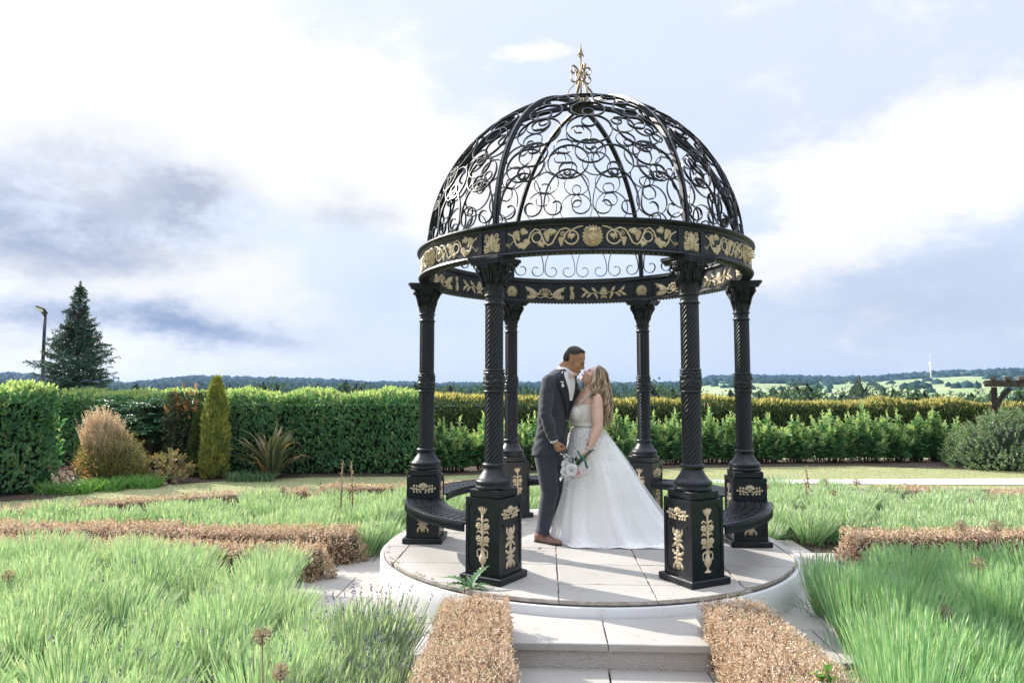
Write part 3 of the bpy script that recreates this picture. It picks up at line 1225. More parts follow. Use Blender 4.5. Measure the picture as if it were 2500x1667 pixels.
def build_gazebo():
    root = empty('gazebo', (GX, GY, GZ), GROT)
    tag(root, 'black cast iron domed gazebo with gilded ornaments and curved bench seats', 'gazebo')

    # ---------------- pedestal meshes (x = tangential, y = radial out)
    hb = ZP
    bz0, bz1 = 0.052, 0.622
    pm = MB()
    pm.box((0, 0, 0.026), (CW + 0.064, CW + 0.064, 0.052), 0, 0, 0.006)
    pm.box((0, 0, (bz0 + bz1) / 2 - 0.0005), (CW - 0.012, CW - 0.012, bz1 - bz0), 0, 0, 0.0)
    # raised frames round each face, corners notched by quarter rounds
    for f in range(4):
        a = f * PI / 2
        ca, sa = math.cos(a), math.sin(a)

        def T(x, z, w):
            # face outward normal direction at angle a-90
            X = x * ca + (CW / 2 - 0.006 + w) * sa
            Y = x * sa - (CW / 2 - 0.006 + w) * ca
            return (X, Y, z)
        o = CW / 2
        ix, iz0, iz1 = o - 0.026, bz0 + 0.034, bz1 - 0.034
        nr = 0.03
        inner = []
        for (cx, cz, a0) in ((ix, iz0, 180), (ix, iz1, 270), (-ix, iz1, 0), (-ix, iz0, 90)):
            for k in range(5):
                t = rad(a0 - 90 * k / 4 if False else a0 + (0 - 22.5 * k))
                inner.append((cx + nr * math.cos(t), cz + nr * math.sin(t)))
        # order: walk ccw
        inner2 = []
        for (cx, cz, st, en) in ((ix, iz0, 180, 90), (ix, iz1, 270, 180), (-ix, iz1, 360, 270), (-ix, iz0, 90, 0)):
            for k in range(5):
                t = rad(st + (en - st) * k / 4)
                inner2.append((cx + nr * math.cos(t), cz + nr * math.sin(t)))
        outer = []
        for (cx, cz, sx, sz) in ((o, bz0, 1, -1), (o, bz1, 1, 1), (-o, bz1, -1, 1), (-o, bz0, -1, -1)):
            for k in range(5):
                outer.append((cx, cz))
        n = len(inner2)
        vs = [T(p[0], p[1], 0.0055) for p in inner2] + [T(p[0], p[1], 0.006) for p in outer] + [T(p[0], p[1], -0.001) for p in inner2]
        fs = []
        for k in range(n):
            k2 = (k + 1) % n
            fs.append((k, k2, n + k2, n + k))
            fs.append((2 * n + k, 2 * n + k2, k2, k))
        pm.add(vs, fs, 0, False)
        # bolt heads
        for sx in (-0.062, 0.062):
            if f in (1, 3):
                c = T(sx * 1.5, 0.425, 0.006)
                pm.ball(c, 0.009, 6, 4)
    pm.box((0, 0, (bz1 + hb) / 2 + 0.0005), (CW - 0.045, CW - 0.045, hb - bz1), 0, 0, 0.006)
    ped_mesh = pm.mesh('pedestal', 'iron')

    vase_mesh = orn_vase().mesh('urn_ornament', 'gold')
    scroll_mesh = orn_scroll().mesh('acanthus_ornament', 'gold')
    crest_mesh = orn_crest().mesh('crest_ornament', 'gold')

    # ---------------- column meshes
    z = lambda y: y - 0.0
    cm = MB()
    cm.lathe([(0.0, ZP), (0.143, ZP), (0.145, ZP + 0.022), (0.135, ZP + 0.028), (0.143, ZP + 0.040), (0.146, ZP + 0.055), (0.138, ZP + 0.070), (0.128, ZP + 0.074), (0.112, ZP + 0.095), (0.092, ZP + 0.125), (0.080, ZP + 0.150), (0.078, ZP + 0.158),
              (0.088, ZP + 0.164), (0.092, ZP + 0.178), (0.088, ZP + 0.192), (0.074, ZP + 0.197), (0.068, ZP + 0.20)], 36)
    base_mesh = cm.mesh('column_base', 'iron')

    def rope(z0, z1, r, nst=13, lead=0.50):
        m = MB()
        n_a = nst * 6
        rows = 46
        vs = []
        for j in range(rows + 1):
            zz = z0 + (z1 - z0) * j / rows
            tw = 2 * PI * (zz - z0) / lead
            for i in range(n_a):
                a = 2 * PI * i / n_a
                ph = (a * nst / (2 * PI)) % 1.0
                h = abs(math.sin(PI * ph)) ** 0.6
                rr = r * (0.89 + 0.125 * h)
                vs.append((rr * math.cos(a + tw), rr * math.sin(a + tw), zz))
        fs = []
        for j in range(rows):
            for i in range(n_a):
                i2 = (i + 1) % n_a
                fs.append((j * n_a + i, j * n_a + i2, (j + 1) * n_a + i2, (j + 1) * n_a + i))
        m.add(vs, fs)
        return m

    zb0, zb1 = 1.415, 1.60
    zr0, zr1 = 2.10, 2.175
    sh = rope(ZP + 0.197, zb0, 0.074)
    s2 = rope(zb1, zr0, 0.071)
    sh.add(s2.v, s2.f)
    shaft_mesh = sh.mesh('shaft', 'iron')

    def torus_prof(r, z0, h, out):
        return [(r, z0), (r + out * 0.8, z0 + h * 0.2), (r + out, z0 + h * 0.5), (r + out * 0.8, z0 + h * 0.8), (r, z0 + h)]

    bm_ = MB()

    def leafmod(r, zz, a):
        if zb0 + 0.022 < zz < zb1 - 0.022:
            t = (zz - zb0) / (zb1 - zb0)
            s = math.sin(4 * a + math.sin(t * 9) * 1.7) * math.sin(t * 22 + 2.5 * math.cos(4 * a)) + 0.5 * math.sin(12 * a + t * 16)
            return r + 0.0055 * s
        return r
    prof = torus_prof(0.074, zb0, 0.02, 0.012)
    k = 22
    prof += [(0.079 + 0.004 * math.sin(PI * i / k), zb0 + 0.022 + (zb1 - zb0 - 0.044) * i / k) for i in range(k + 1)]
    prof += torus_prof(0.072, zb1 - 0.02, 0.02, 0.012)
    bm_.lathe(prof, 72, mod=leafmod)
    band_mesh = bm_.mesh('shaft_band', 'iron')

    cp = MB()
    pr = torus_prof(0.068, zr0, 0.02, 0.013) + [(0.069, zr0 + 0.03), (0.069, zr1 - 0.018)] + torus_prof(0.069, zr1 - 0.012, 0.02, 0.012)
    cp.lathe(pr, 36)

    z0c, z1c = zr1 + 0.008, 2.425

    def capmod(r, zz, a):
        t = (zz - z0c) / (z1c - z0c)
        lobes = abs(math.cos(4 * a))
        lower = max(0, math.sin(PI * min(1, t / 0.45))) * (0.010 * math.cos(8 * a) + 0.006 * math.sin(26 * t) * math.cos(24 * a))
        upper = max(0, math.sin(PI * max(0, (t - 0.35) / 0.65))) * 0.012 * (lobes - 0.4) + (0.006 * math.cos(24 * a) if 0.4 < t < 0.8 else 0)
        return r + lower + upper
    k = 30
    prof = []
    for i in range(k + 1):
        t = i / k
        r = 0.070 + 0.012 * t + 0.060 * t ** 2.6
        if 0.42 < t < 0.48:
            r += 0.008
        prof.append((r, z0c + (z1c - z0c) * t))
    prof.append((0.02, z1c))
    cp.lathe(prof, 96, mod=capmod)
    # corner volutes, centre flowers
    for kq in range(4):
        a = PI / 4 + kq * PI / 2
        ca, sa = math.cos(a), math.sin(a)
        for s in (-1, 1):
            pts = []
            for i in range(15):
                t = i / 14
                ang = rad(200 - 520 * t)
                rr = 0.030 * (1 - 0.72 * t)
                d = 0.128 + rr * math.cos(ang) * 0.8
                off = s * 0.010
                pts.append((d * ca - off * sa, d * sa + off * ca, 2.376 + rr * math.sin(ang)))
            cp.tube(pts, [0.0085 * (1 - 0.5 * i / 14) for i in range(15)], 5)
        cp.tube([(0.085 * ca, 0.085 * sa, 2.24), (0.098 * ca, 0.098 * sa, 2.30), (0.125 * ca, 0.125 * sa, 2.345), (0.142 * ca, 0.142 * sa, 2.352)], [0.012, 0.013, 0.012, 0.006], 6)
    for kq in range(4):
        a = kq * PI / 2
        for j, (dr, dz) in enumerate(((0.122, 2.405), (0.128, 2.385), (0.118, 2.372))):
            for s in (-1, 0, 1):
                cp.ball((dr * math.cos(a) - s * 0.022 * math.sin(a), dr * math.sin(a) + s * 0.022 * math.cos(a), dz), 0.014, 6, 5)
        for s in (-2, -1, 0, 1, 2):
            b = a + s * 0.16
            cp.tube([(0.084 * math.cos(b), 0.084 * math.sin(b), 2.26), (0.094 * math.cos(b), 0.094 * math.sin(b), 2.31), (0.112 * math.cos(b), 0.112 * math.sin(b), 2.355)], [0.008, 0.009, 0.004], 5)
    # abacus: concave sided plate in three steps
    for (w, za, zb) in ((0.142, 2.412, 2.428), (0.152, 2.4285, 2.444), (0.163, 2.4445, 2.468)):
        poly = []
        for kq in range(4):
            a = kq * PI / 2
            ca, sa = math.cos(a), math.sin(a)
            for i in range(8):
                t = -1 + 2 * i / 7
                x = w * (1 - 0.10 * (1 - t * t))
                yv = t * w * 0.86
                poly.append((x * ca - yv * sa, x * sa + yv * ca))
        cp.prism(poly, za, zb)
    cap_mesh = cp.mesh('capital', 'iron')

    for k in range(6):
        th = k * PI / 3
        x, y = GR * math.cos(th), GR * math.sin(th)
        rz = th - PI / 2          # local y -> radial out
        p = link('pedestal', ped_mesh, root, (x, y, 0), rz)
        for (face, kind) in ((0, 'v'), (2, 'v'), (1, 's'), (3, 's')):
            # rotate ornament: u along face, v up, w out.  face 0 = radial out
            ang = {0: PI, 2: 0.0, 1: PI / 2, 3: -PI / 2}[face]
            M = Matrix.Rotation(ang, 4, 'Z') @ Matrix.Translation((0, -(CW / 2 - 0.0055), 0)) @ Matrix.Rotation(PI / 2, 4, 'X')
            if kind == 'v':
                q = link('urn_ornament', vase_mesh, p)
                q.matrix_local = M @ Matrix.Translation((0, 0.095, 0))
            else:
                q = link('acanthus_ornament', scroll_mesh, p)
                q.matrix_local = M @ Matrix.Translation((0, 0.10, 0))
                q = link('crest_ornament', crest_mesh, p)
                q.matrix_local = M @ Matrix.Translation((0, 0.50, 0)) @ Matrix.Scale(1.08, 4)
        c = link('column', base_mesh, root, (x, y, 0), rz)
        link('shaft', shaft_mesh, c)
        link('shaft_band', band_mesh, c)
        link('capital', cap_mesh, c)

    # ---------------- bench seats between the pedestals (front bay stays open)
    def bench_mesh():
        r0, r1 = 1.335, 1.69
        zt = 0.42
        a_off = (CW / 2 + 0.002) / GR
        a0, a1 = a_off, PI / 3 - a_off
        seat = MB()
        # pierced seat: strips with lattice bars
        na = 44

        def P(r, a, zz):
            return (r * math.cos(a), r * math.sin(a), zz)

        def strip(ra, rb, za, zb):
            vs = []
            for i in range(na + 1):
                a = a0 + (a1 - a0) * i / na
                vs += [P(ra, a, za), P(rb, a, za), P(rb, a, zb), P(ra, a, zb)]
            fs = [(3, 2, 1, 0), (na * 4, na * 4 + 1, na * 4 + 2, na * 4 + 3)]
            for i in range(na):
                for q in range(4):
                    q2 = (q + 1) % 4
                    fs.append((i * 4 + q, i * 4 + q2, i * 4 + 4 + q2, i * 4 + 4 + q))
            seat.add(vs, fs, 0, False)
        strip(r0, r0 + 0.055, zt - 0.012, zt)
        strip(r1 - 0.075, r1, zt - 0.012, zt)
        strip(r1 - 0.035, r1 - 0.020, zt, zt + 0.006)
        strip(r0 + 0.012, r0 + 0.024, zt, zt + 0.006)
        ra, rb = r0 + 0.05, r1 - 0.07
        # interlaced lattice
        nb = 15
        for s in (-1, 1):
            for i in range(-3, nb + 3):
                pts, nr = [], []
                ok = True
                for q in range(9):
                    t = q / 8
                    a = a0 + (a1 - a0) * ((i + 0.5) / nb) + s * (t - 0.5) * 0.30 + 0.028 * math.sin(t * 4 * PI)
                    if a < a0 or a > a1:
                        continue
                    pts.append(P(ra + (rb - ra) * t, a, zt - 0.004))
                    nr.append((-math.sin(a), math.cos(a), 0))
                if len(pts) > 2:
                    seat.bar(pts, nr, 0.017, 0.010)
        for rr in (ra + (rb - ra) * 0.33, ra + (rb - ra) * 0.67):
            strip(rr - 0.006, rr + 0.006, zt - 0.011, zt + 0.001)
        ap = MB()
        nf = 120
        for (rr, sg) in ((r1 - 0.004, 1), (r0 + 0.004, -1)):
            vs = []
            for i in range(nf + 1):
                a = a0 + (a1 - a0) * i / nf
                d = 0.006 * (1 if i % 2 else -0.2)
                vs += [P(rr + sg * d, a, zt - 0.062), P(rr + sg * d, a, zt - 0.0125)]
            fs = [(i * 2, i * 2 + 2, i * 2 + 3, i * 2 + 1) for i in range(nf)]
            ap.add(vs, fs, 0, False)
            vs = []
            for i in range(nf + 1):
                a = a0 + (a1 - a0) * i / nf
                vs += [P(rr + sg * 0.012, a, zt - 0.013), P(rr + sg * 0.016, a, zt - 0.004)]
            ap.add(vs, [(i * 2, i * 2 + 2, i * 2 + 3, i * 2 + 1) for i in range(nf)], 0, False)
            vs = []
            for i in range(nf + 1):
                a = a0 + (a1 - a0) * i / nf
                vs += [P(rr - sg * 0.012, a, zt - 0.064), P(rr + sg * 0.003, a, zt - 0.064), P(rr + sg * 0.003, a, zt - 0.056), P(rr - sg * 0.012, a, zt - 0.013)]
            ap.add(vs, [(i * 4 + q, i * 4 + 4 + q, i * 4 + 4 + (q + 1) % 4, i * 4 + (q + 1) % 4) for i in range(nf) for q in range(4)], 0, False)
        return seat.mesh('bench_seat', 'iron'), ap.mesh('bench_apron', 'iron')

    bs, ba = bench_mesh()
    for k in range(6):
        if k == 4:
            continue
        b = link('bench', bs, root, (0, 0, 0), k * PI / 3)
        link('apron', ba, b)

    # ---------------- entablature ring
    F0, F1 = ZC + 0.001, ZC + 0.262
    fm = MB()
    ro, ri = GR + 0.035, GR - 0.02
    prof = [(ri - 0.022, F0), (ro + 0.022, F0), (ro + 0.030, F0 + 0.012), (ro + 0.024, F0 + 0.026), (ro + 0.006, F0 + 0.034), (ro, F0 + 0.040), (ro, F1 - 0.056), (ro + 0.012, F1 - 0.050), (ro + 0.016, F1 - 0.036),
            (ro + 0.034, F1 - 0.026), (ro + 0.044, F1 - 0.012), (ro + 0.042, F1), (ri - 0.020, F1), (ri - 0.026, F1 - 0.014), (ri - 0.014, F1 - 0.030), (ri, F1 - 0.036), (ri, F0 + 0.036), (ri - 0.012, F0 + 0.028), (ri - 0.022, F0 + 0.014)]
    fm.lathe(prof, 144, closed=True, smooth=False)
    # dentil beads under the inner lip
    for i in range(240):
        a = 2 * PI * i / 240
        fm.ball(((ro + 0.008) * math.cos(a), (ro + 0.008) * math.sin(a), F0 - 0.001), 0.011, 5, 3)
    fr = fm.build('frieze', 'iron', root)
    zmid = (F0 + F1) / 2 - 0.008

    def strip_arc(m, r, a_mid, half, za, zb, out, sg):
        vs = []
        for i in range(9):
            a = a_mid - half + 2 * half * i / 8
            for (d, zz) in ((-0.003, za), (out, za), (out, zb), (-0.003, zb)):
                rr = r + sg * d
                vs.append((rr * math.cos(a), rr * math.sin(a), zz))
        fs = [(0, 1, 2, 3), (35, 34, 33, 32)]
        for i in range(8):
            for q in range(4):
                q2 = (q + 1) % 4
                fs.append((i * 4 + q, i * 4 + q2, i * 4 + 4 + q2, i * 4 + 4 + q))
        m.add(vs, fs, 0, False)
    hw = 0.112
    for k in range(6):
        th = k * PI / 3
        m = MB()
        for (r, sg) in ((ro, 1), (ri, -1)):
            for s in (-1, 1):
                strip_arc(m, r, th + s * (hw / r), 0.021 / r, F0 + 0.036, F1 - 0.050, 0.008, sg)
            strip_arc(m, r, th, (hw - 0.021) / r, F0 + 0.036, F0 + 0.047, 0.0065, sg)
            strip_arc(m, r, th, (hw - 0.021) / r, F1 - 0.064, F1 - 0.050, 0.0065, sg)
            if sg > 0:
                for (za, zb) in ((F0 + 0.038, F0 + 0.044), (F1 - 0.062, F1 - 0.055)):
                    strip_arc(m, r, th + PI / 6, PI / 6 - (hw + 0.03) / r, za, zb, 0.005, sg)
            else:
                strip_arc(m, r, th + PI / 6, 0.006 / r, F0 + 0.036, F1 - 0.05, 0.006, sg)
        m.build('panel_frame', 'iron', fr)

    def bend(r, th, sg):
        def fn(p):
            a = th + sg * p[0] / r
            rr = r + sg * p[2] * 1.0
            return (rr * math.cos(a), rr * math.sin(a), zmid + p[1])
        return fn

    def ring_orn(name, mk, r, sg, du, scale=1.0):
        """ornament bent on the ring; one mesh, six copies turned about the axis"""
        m = mk()
        b = bend(r, 0.0, sg)
        me = m.mesh(name, 'gold', lambda p: b((p[0] * scale + du, p[1] * scale, p[2] * scale)))
        if sg < 0 or True:
            bmx = bmesh.new()
            bmx.from_mesh(me)
            bmesh.ops.recalc_face_normals(bmx, faces=bmx.faces)
            bmx.to_mesh(me)
            bmx.free()
        for k in range(6):
            link(name, me, fr, None, k * PI / 3)
    half = PI / 6
    ring_orn('leaf_ornament', orn_acanthus, ro, 1, 0.0, 1.08)
    ring_orn('lion_mask', orn_lion, ro, 1, half * ro, 1.12)
    ring_orn('vine_ornament', lambda: orn_vine(-1), ro, 1, half * ro - 0.385, 1.10)
    ring_orn('vine_ornament', lambda: orn_vine(1), ro, 1, half * ro + 0.385, 1.10)
    ring_orn('shell_ornament', orn_shell, ri, -1, 0.0, 1.12)
    ring_orn('wing_ornament', orn_wing, ri, -1, -half * ri - 0.37, 1.16)
    ring_orn('flower_ornament', orn_flower, ri, -1, -half * ri - 0.045, 1.15)
    ring_orn('branch_ornament', orn_branch, ri, -1, -half * ri + 0.33, 1.26)

    # ---------------- dome
    RD = 1.50
    zd = F1
    dm = MB()
    dm.lathe([(RD + 0.016, zd + 0.0), (RD + 0.016, zd + 0.018), (RD - 0.02, zd + 0.018), (RD - 0.02, zd + 0.0)], 96, closed=True, smooth=False)
    dm.lathe([(0.0, zd + RD + 0.02), (0.11, zd + RD + 0.016), (0.14, zd + RD - 0.002), (0.13, zd + RD - 0.03), (0.0, zd + RD - 0.03)], 24)
    df = dm.build('dome_frame', 'iron', root)

    def sph(lon, lat, r=RD):
        return Vector((r * math.cos(lat) * math.cos(lon), r * math.cos(lat) * math.sin(lon), zd + r * math.sin(lat)))
    rm = MB()
    pts = [sph(0, rad(0.6 + 84.5 * i / 28)) for i in range(29)]
    tg = [(0, 1, 0)] * 29
    rm.bar(pts, tg, 0.044, 0.030)
    rm.bar([p * 1.0 + (p - Vector((0, 0, zd))).normalized() * 0.018 for p in pts], tg, 0.024, 0.012)
    rm.bar([p - (p - Vector((0, 0, zd))).normalized() * 0.018 for p in pts], tg, 0.024, 0.012)
    rib = rm.mesh('rib', 'iron')
    for k in range(6):
        link('rib', rib, df, None, k * PI / 3)

    def scroll_obj(path, lon0, lat0):
        """path in metres on the panel, centred at lon0/lat0"""
        m = MB()
        ps, ns = [], []
        for (a, b) in path:
            lat = lat0 + b / RD
            lon = lon0 + a / (RD * math.cos(lat0))
            p = sph(lon, lat)
            ps.append(p)
            ns.append((p - Vector((0, 0, zd))).normalized())
        m.bar(ps, ns, 0.019, 0.0072)
        return m

    def sweep(cx, cy, r_in, r_out, a0, a1, n):
        return [(cx + (r_in + (r_out - r_in) * (i / n) ** 0.8) * math.cos(rad(a0 + (a1 - a0) * i / n)), cy + (r_in + (r_out - r_in) * (i / n) ** 0.8) * math.sin(rad(a0 + (a1 - a0) * i / n))) for i in range(n + 1)]

    def lyre(w, h, s, flip):
        """half of a lyre: curl at the bottom, sweeping out and over to the middle top"""
        R = w * 0.25
        cx = s * R
        cy = R
        inner = sweep(R, R, R * 0.34, R, 170, -90 - 90, 1) if False else None
        pts = []
        n = 22
        # inward curl, ending on the outer flank
        for i in range(n + 1):
            t = i / n
            ang = 60 + (440) * t            # turning anticlockwise for right half
            rr = R * (0.30 + 0.70 * min(1, t * 1.25) ** 0.9)
            pts.append((R + rr * math.cos(rad(ang)), R + rr * math.sin(rad(ang))))
        # pts ends at ang=500 -> 140deg; keep until angle 360 (outer flank), then big arc over
        cut = [p for i, p in enumerate(pts) if 60 + 440 * i / n <= 365]
        x0, y0 = cut[-1]
        # elliptical arc from the outer flank to the top centre, then a small hook
        top = []
        for i in range(1, 12):
            t = i / 11
            ang = rad(90 * t)
            top.append((x0 * math.cos(ang), y0 + (h - y0) * math.sin(ang)))
        hook = []
        rh = w * 0.085
        for i in range(1, 10):
            t = i / 9
            ang = rad(90 + 270 * t)
            hook.append((0.0 + rh * (1 - 0.45 * t) * math.cos(ang) , h - rh + rh * (1 - 0.45 * t) * math.sin(ang)))
        path = cut + top + (hook if w > 0.2 else [])
        return [(s * a, (h - b) if flip else b) for (a, b) in path]

    def cring(R, turn=165, curl=235, end=0.24, start=0.0, both=True):
        """C scroll: round at the bottom, both ends curling inwards at the top"""
        def half(sg):
            x, y, hd = 0.0, -R, start
            pts = [(x, y)]
            k1, k2 = 14, 14
            for i in range(k1):
                d = rad(turn) / k1
                x += R * d * math.cos(hd + d / 2)
                y += R * d * math.sin(hd + d / 2)
                hd += d
                pts.append((x, y))
            for i in range(k2):
                d = rad(curl) / k2
                rho = R * (0.62 + (end - 0.62) * (i / (k2 - 1)))
                x += rho * d * math.cos(hd + d / 2)
                y += rho * d * math.sin(hd + d / 2)
                hd += d
                pts.append((x, y))
            return [(sg * p[0], p[1]) for p in pts]
        r = half(1)
        l = half(-1)
        return l[::-1][:-1] + r if both else r

    def place(path, b, i, n, inset=0.05):
        latm = b / RD
        width = (PI / 3) * RD * math.cos(latm) - inset
        w = width / n
        lon_c = PI / 6 + (-width / 2 + w * (i + 0.5)) / (RD * math.cos(latm))
        me = scroll_obj(path, lon_c, latm).mesh('scroll', 'iron')
        for k in range(6):
            link('scroll', me, df, None, k * PI / 3)

    # bottom row of lyres, then rows of ever fewer round scrolls towards the crown
    h, n = 0.40, 4
    width = (PI / 3) * RD * math.cos(0.2 / RD) - 0.05
    for i in range(n):
        for s in (-1, 1):
            place([(a, b - h * 0.5) for (a, b) in lyre(width / n, h, s, 0)], 0.225, i, n)

    def up(p, sx=1.0, sy=1.0):
        return [(x * sx, -y * sy) for (x, y) in p]
    for (b, n, R, kind) in ((0.50, 4, 0.160, 1), (0.60, 3, 0.120, 0), (0.86, 3, 0.185, 0), (1.16, 3, 0.140, 1), (1.42, 2, 0.155, 0), (1.66, 2, 0.105, 1), (1.86, 1, 0.13, 0)):
        for i in range(n):
            p = cring(R, 150 + 12 * ((i + n) % 2), 240)
            place(up(p) if kind else p, b, i, n, 0.05 + R * 0.15)

    # ---------------- finial
    zt = zd + RD + 0.012
    fn = MB()
    fn.tube([(0, 0, zt - 0.02), (0, 0, zt + 0.52)], 0.0095, 8)
    fin = fn.build('finial', 'finial_gold', root)
    sp = MB()
    sp.lathe([(0.0, zt + 0.49), (0.012, zt + 0.50), (0.010, zt + 0.52), (0.024, zt + 0.535), (0.020, zt + 0.56), (0.008, zt + 0.60), (0.003, zt + 0.645), (0.0, zt + 0.65)], 10)
    for k in range(4):
        a = k * PI / 2 + 0.4
        sp.tube([(0.008 * math.cos(a), 0.008 * math.sin(a), zt + 0.535), (0.024 * math.cos(a), 0.024 * math.sin(a), zt + 0.530), (0.034 * math.cos(a), 0.034 * math.sin(a), zt + 0.512)], [0.007, 0.009, 0.004], 5)
    sp.build('spearhead', 'finial_gold', fin)
    for k in range(4):
        a = k * PI / 2 + 0.35
        ca, sa = math.cos(a), math.sin(a)
        prof = [(0.020, 0.035), (0.035, 0.058), (0.060, 0.068), (0.085, 0.055), (0.09, 0.035), (0.078, 0.022)]
        low = [(0.155, 0.0), (0.158, 0.05), (0.145, 0.10), (0.115, 0.145), (0.07, 0.185), (0.03, 0.225), (0.012, 0.265), (0.016, 0.30), (0.045, 0.345), (0.075, 0.365), (0.10, 0.352), (0.108, 0.325), (0.095, 0.298), (0.07, 0.292), (0.058, 0.308), (0.066, 0.322)]
        mid = [(0.012, 0.285), (0.035, 0.235), (0.06, 0.212), (0.09, 0.215), (0.105, 0.240), (0.10, 0.268), (0.085, 0.282)]
        m = MB()
        for pp in (prof, low, mid):
            # smooth the polyline
            q = pp
            for _ in range(2):
                r2 = [q[0]]
                for i in range(len(q) - 1):
                    r2 += [(q[i][0] * 0.75 + q[i + 1][0] * 0.25, q[i][1] * 0.75 + q[i + 1][1] * 0.25), (q[i][0] * 0.25 + q[i + 1][0] * 0.75, q[i][1] * 0.25 + q[i + 1][1] * 0.75)]
                r2.append(q[-1])
                q = r2
            m.bar([(d * ca, d * sa, zt + zz * 1.12) for (d, zz) in q], [(-sa, ca, 0)] * len(q), 0.026, 0.008)
        m.build('finial_scroll', 'finial_gold', fin)


build_gazebo()
# ================================================================== people
solid('skin_tan', (0.36, 0.18, 0.095), (0.42, 0.22, 0.125), rough=0.5, scale=14, spec=0.35)
solid('skin_fair', (0.68, 0.41, 0.31), (0.74, 0.47, 0.37), rough=0.5, scale=12, spec=0.35)
solid('hair_black', (0.010, 0.008, 0.007), (0.022, 0.017, 0.014), rough=0.55, scale=90, bump=0.8, bump_scale=260, bump_dist=0.004)
solid('stubble', (0.11, 0.060, 0.036), (0.16, 0.09, 0.055), rough=0.7, scale=160)
solid('shirt_white', (0.78, 0.76, 0.77), (0.82, 0.80, 0.81), rough=0.75, scale=6)
solid('bow_pink', (0.72, 0.50, 0.44), (0.78, 0.57, 0.50), rough=0.6, scale=30)
solid('shoe_leather', (0.16, 0.075, 0.05), (0.23, 0.12, 0.085), rough=0.28, scale=10)
solid('shoe_sole', (0.02, 0.016, 0.014), rough=0.7)
solid('button_grey', (0.20, 0.20, 0.21), rough=0.4)
solid('silver', (0.75, 0.75, 0.74), rough=0.3, metallic=0.6)
solid('eye_dark', (0.012, 0.008, 0.006), rough=0.25)
solid('lip', (0.42, 0.17, 0.14), rough=0.4)
solid('teeth', (0.80, 0.77, 0.72), rough=0.4)
solid('satin_white', (0.91, 0.895, 0.87), (0.93, 0.915, 0.895), rough=0.55, scale=5)
solid('ink', (0.05, 0.05, 0.06), (0.09, 0.085, 0.09), rough=0.6, scale=40)
solid('waistcoat', (0.012, 0.014, 0.020), (0.020, 0.022, 0.030), rough=0.8, scale=60)
solid('petal_white', (0.82, 0.81, 0.80), (0.86, 0.85, 0.84), rough=0.6, scale=20)
solid('petal_pink', (0.80, 0.56, 0.58), (0.84, 0.68, 0.69), rough=0.6, scale=25)
solid('ribbon_green', (0.015, 0.09, 0.06), (0.025, 0.12, 0.08), rough=0.4, scale=12)
leafy('blonde_hair', [(0.0, (0.11, 0.064, 0.036)), (0.35, (0.27, 0.175, 0.10)), (0.65, (0.46, 0.335, 0.21)), (1.0, (0.64, 0.52, 0.37))], rough=0.42, trans=0.0, spec=0.5)
leafy('bouquet_green', [(0.0, (0.03, 0.07, 0.03)), (0.5, (0.09, 0.15, 0.08)), (1.0, (0.17, 0.22, 0.14))], trans=0.2)


def suit_material():
    m, nt, out = new_mat('suit')
    p = N(nt, 'ShaderNodeBsdfPrincipled')
    p.inputs['Roughness'].default_value = 0.85
    p.inputs['Specular IOR Level'].default_value = 0.25
    p.inputs['Sheen Weight'].default_value = 0.15
    g = N(nt, 'ShaderNodeNewGeometry')
    v = g.outputs['Position']
    base = mixc(nt, noise(nt, v, 120, 3).outputs['Fac'], (0.030, 0.034, 0.045), (0.052, 0.057, 0.073))
    sep = N(nt, 'ShaderNodeSeparateXYZ')
    nt.links.new(v, sep.inputs[0])
    lines = None
    for (sock, per) in ((sep.outputs[0], 0.036), (sep.outputs[2], 0.042)):
        fr = mth(nt, 'FRACT', mth(nt, 'MULTIPLY', sock, 1 / per))
        on = mth(nt, 'LESS_THAN', fr, 0.10)
        lines = on if lines is None else mth(nt, 'MAXIMUM', lines, on)
    c = mixc(nt, mth(nt, 'MULTIPLY', lines, 0.35), base, (0.070, 0.068, 0.078))
    nt.links.new(c, p.inputs['Base Color'])
    bn = N(nt, 'ShaderNodeBump')
    bn.inputs['Strength'].default_value = 0.5
    bn.inputs['Distance'].default_value = 0.012
    nt.links.new(noise(nt, v, 11, 4, 0.55, 0.8).outputs['Fac'], bn.inputs['Height'])
    nt.links.new(bn.outputs[0], p.inputs['Normal'])
    nt.links.new(p.outputs[0], out.inputs[0])


suit_material()
solid('suit_lapel', (0.021, 0.023, 0.031), (0.036, 0.038, 0.048), rough=0.85, scale=90, spec=0.25)


def lace_material():
    m, nt, out = new_mat('lace')
    p = N(nt, 'ShaderNodeBsdfPrincipled')
    p.inputs['Roughness'].default_value = 0.6
    g = N(nt, 'ShaderNodeNewGeometry')
    v = g.outputs['Position']
    vr = N(nt, 'ShaderNodeTexVoronoi')
    vr.inputs['Scale'].default_value = 120
    nt.links.new(v, vr.inputs['Vector'])
    n = noise(nt, v, 28, 4)
    f = sstep(nt, mth(nt, 'ADD', vr.outputs['Distance'], mth(nt, 'MULTIPLY', n.outputs['Fac'], 0.5)), 0.45, 0.85)
    c = mixc(nt, f, (0.88, 0.86, 0.83), (0.68, 0.63, 0.58))
    nt.links.new(c, p.inputs['Base Color'])
    bn = N(nt, 'ShaderNodeBump')
    bn.inputs['Strength'].default_value = 0.8
    bn.inputs['Distance'].default_value = 0.0025
    bn.invert = True
    nt.links.new(vr.outputs['Distance'], bn.inputs['Height'])
    nt.links.new(bn.outputs[0], p.inputs['Normal'])
    nt.links.new(p.outputs[0], out.inputs[0])


lace_material()


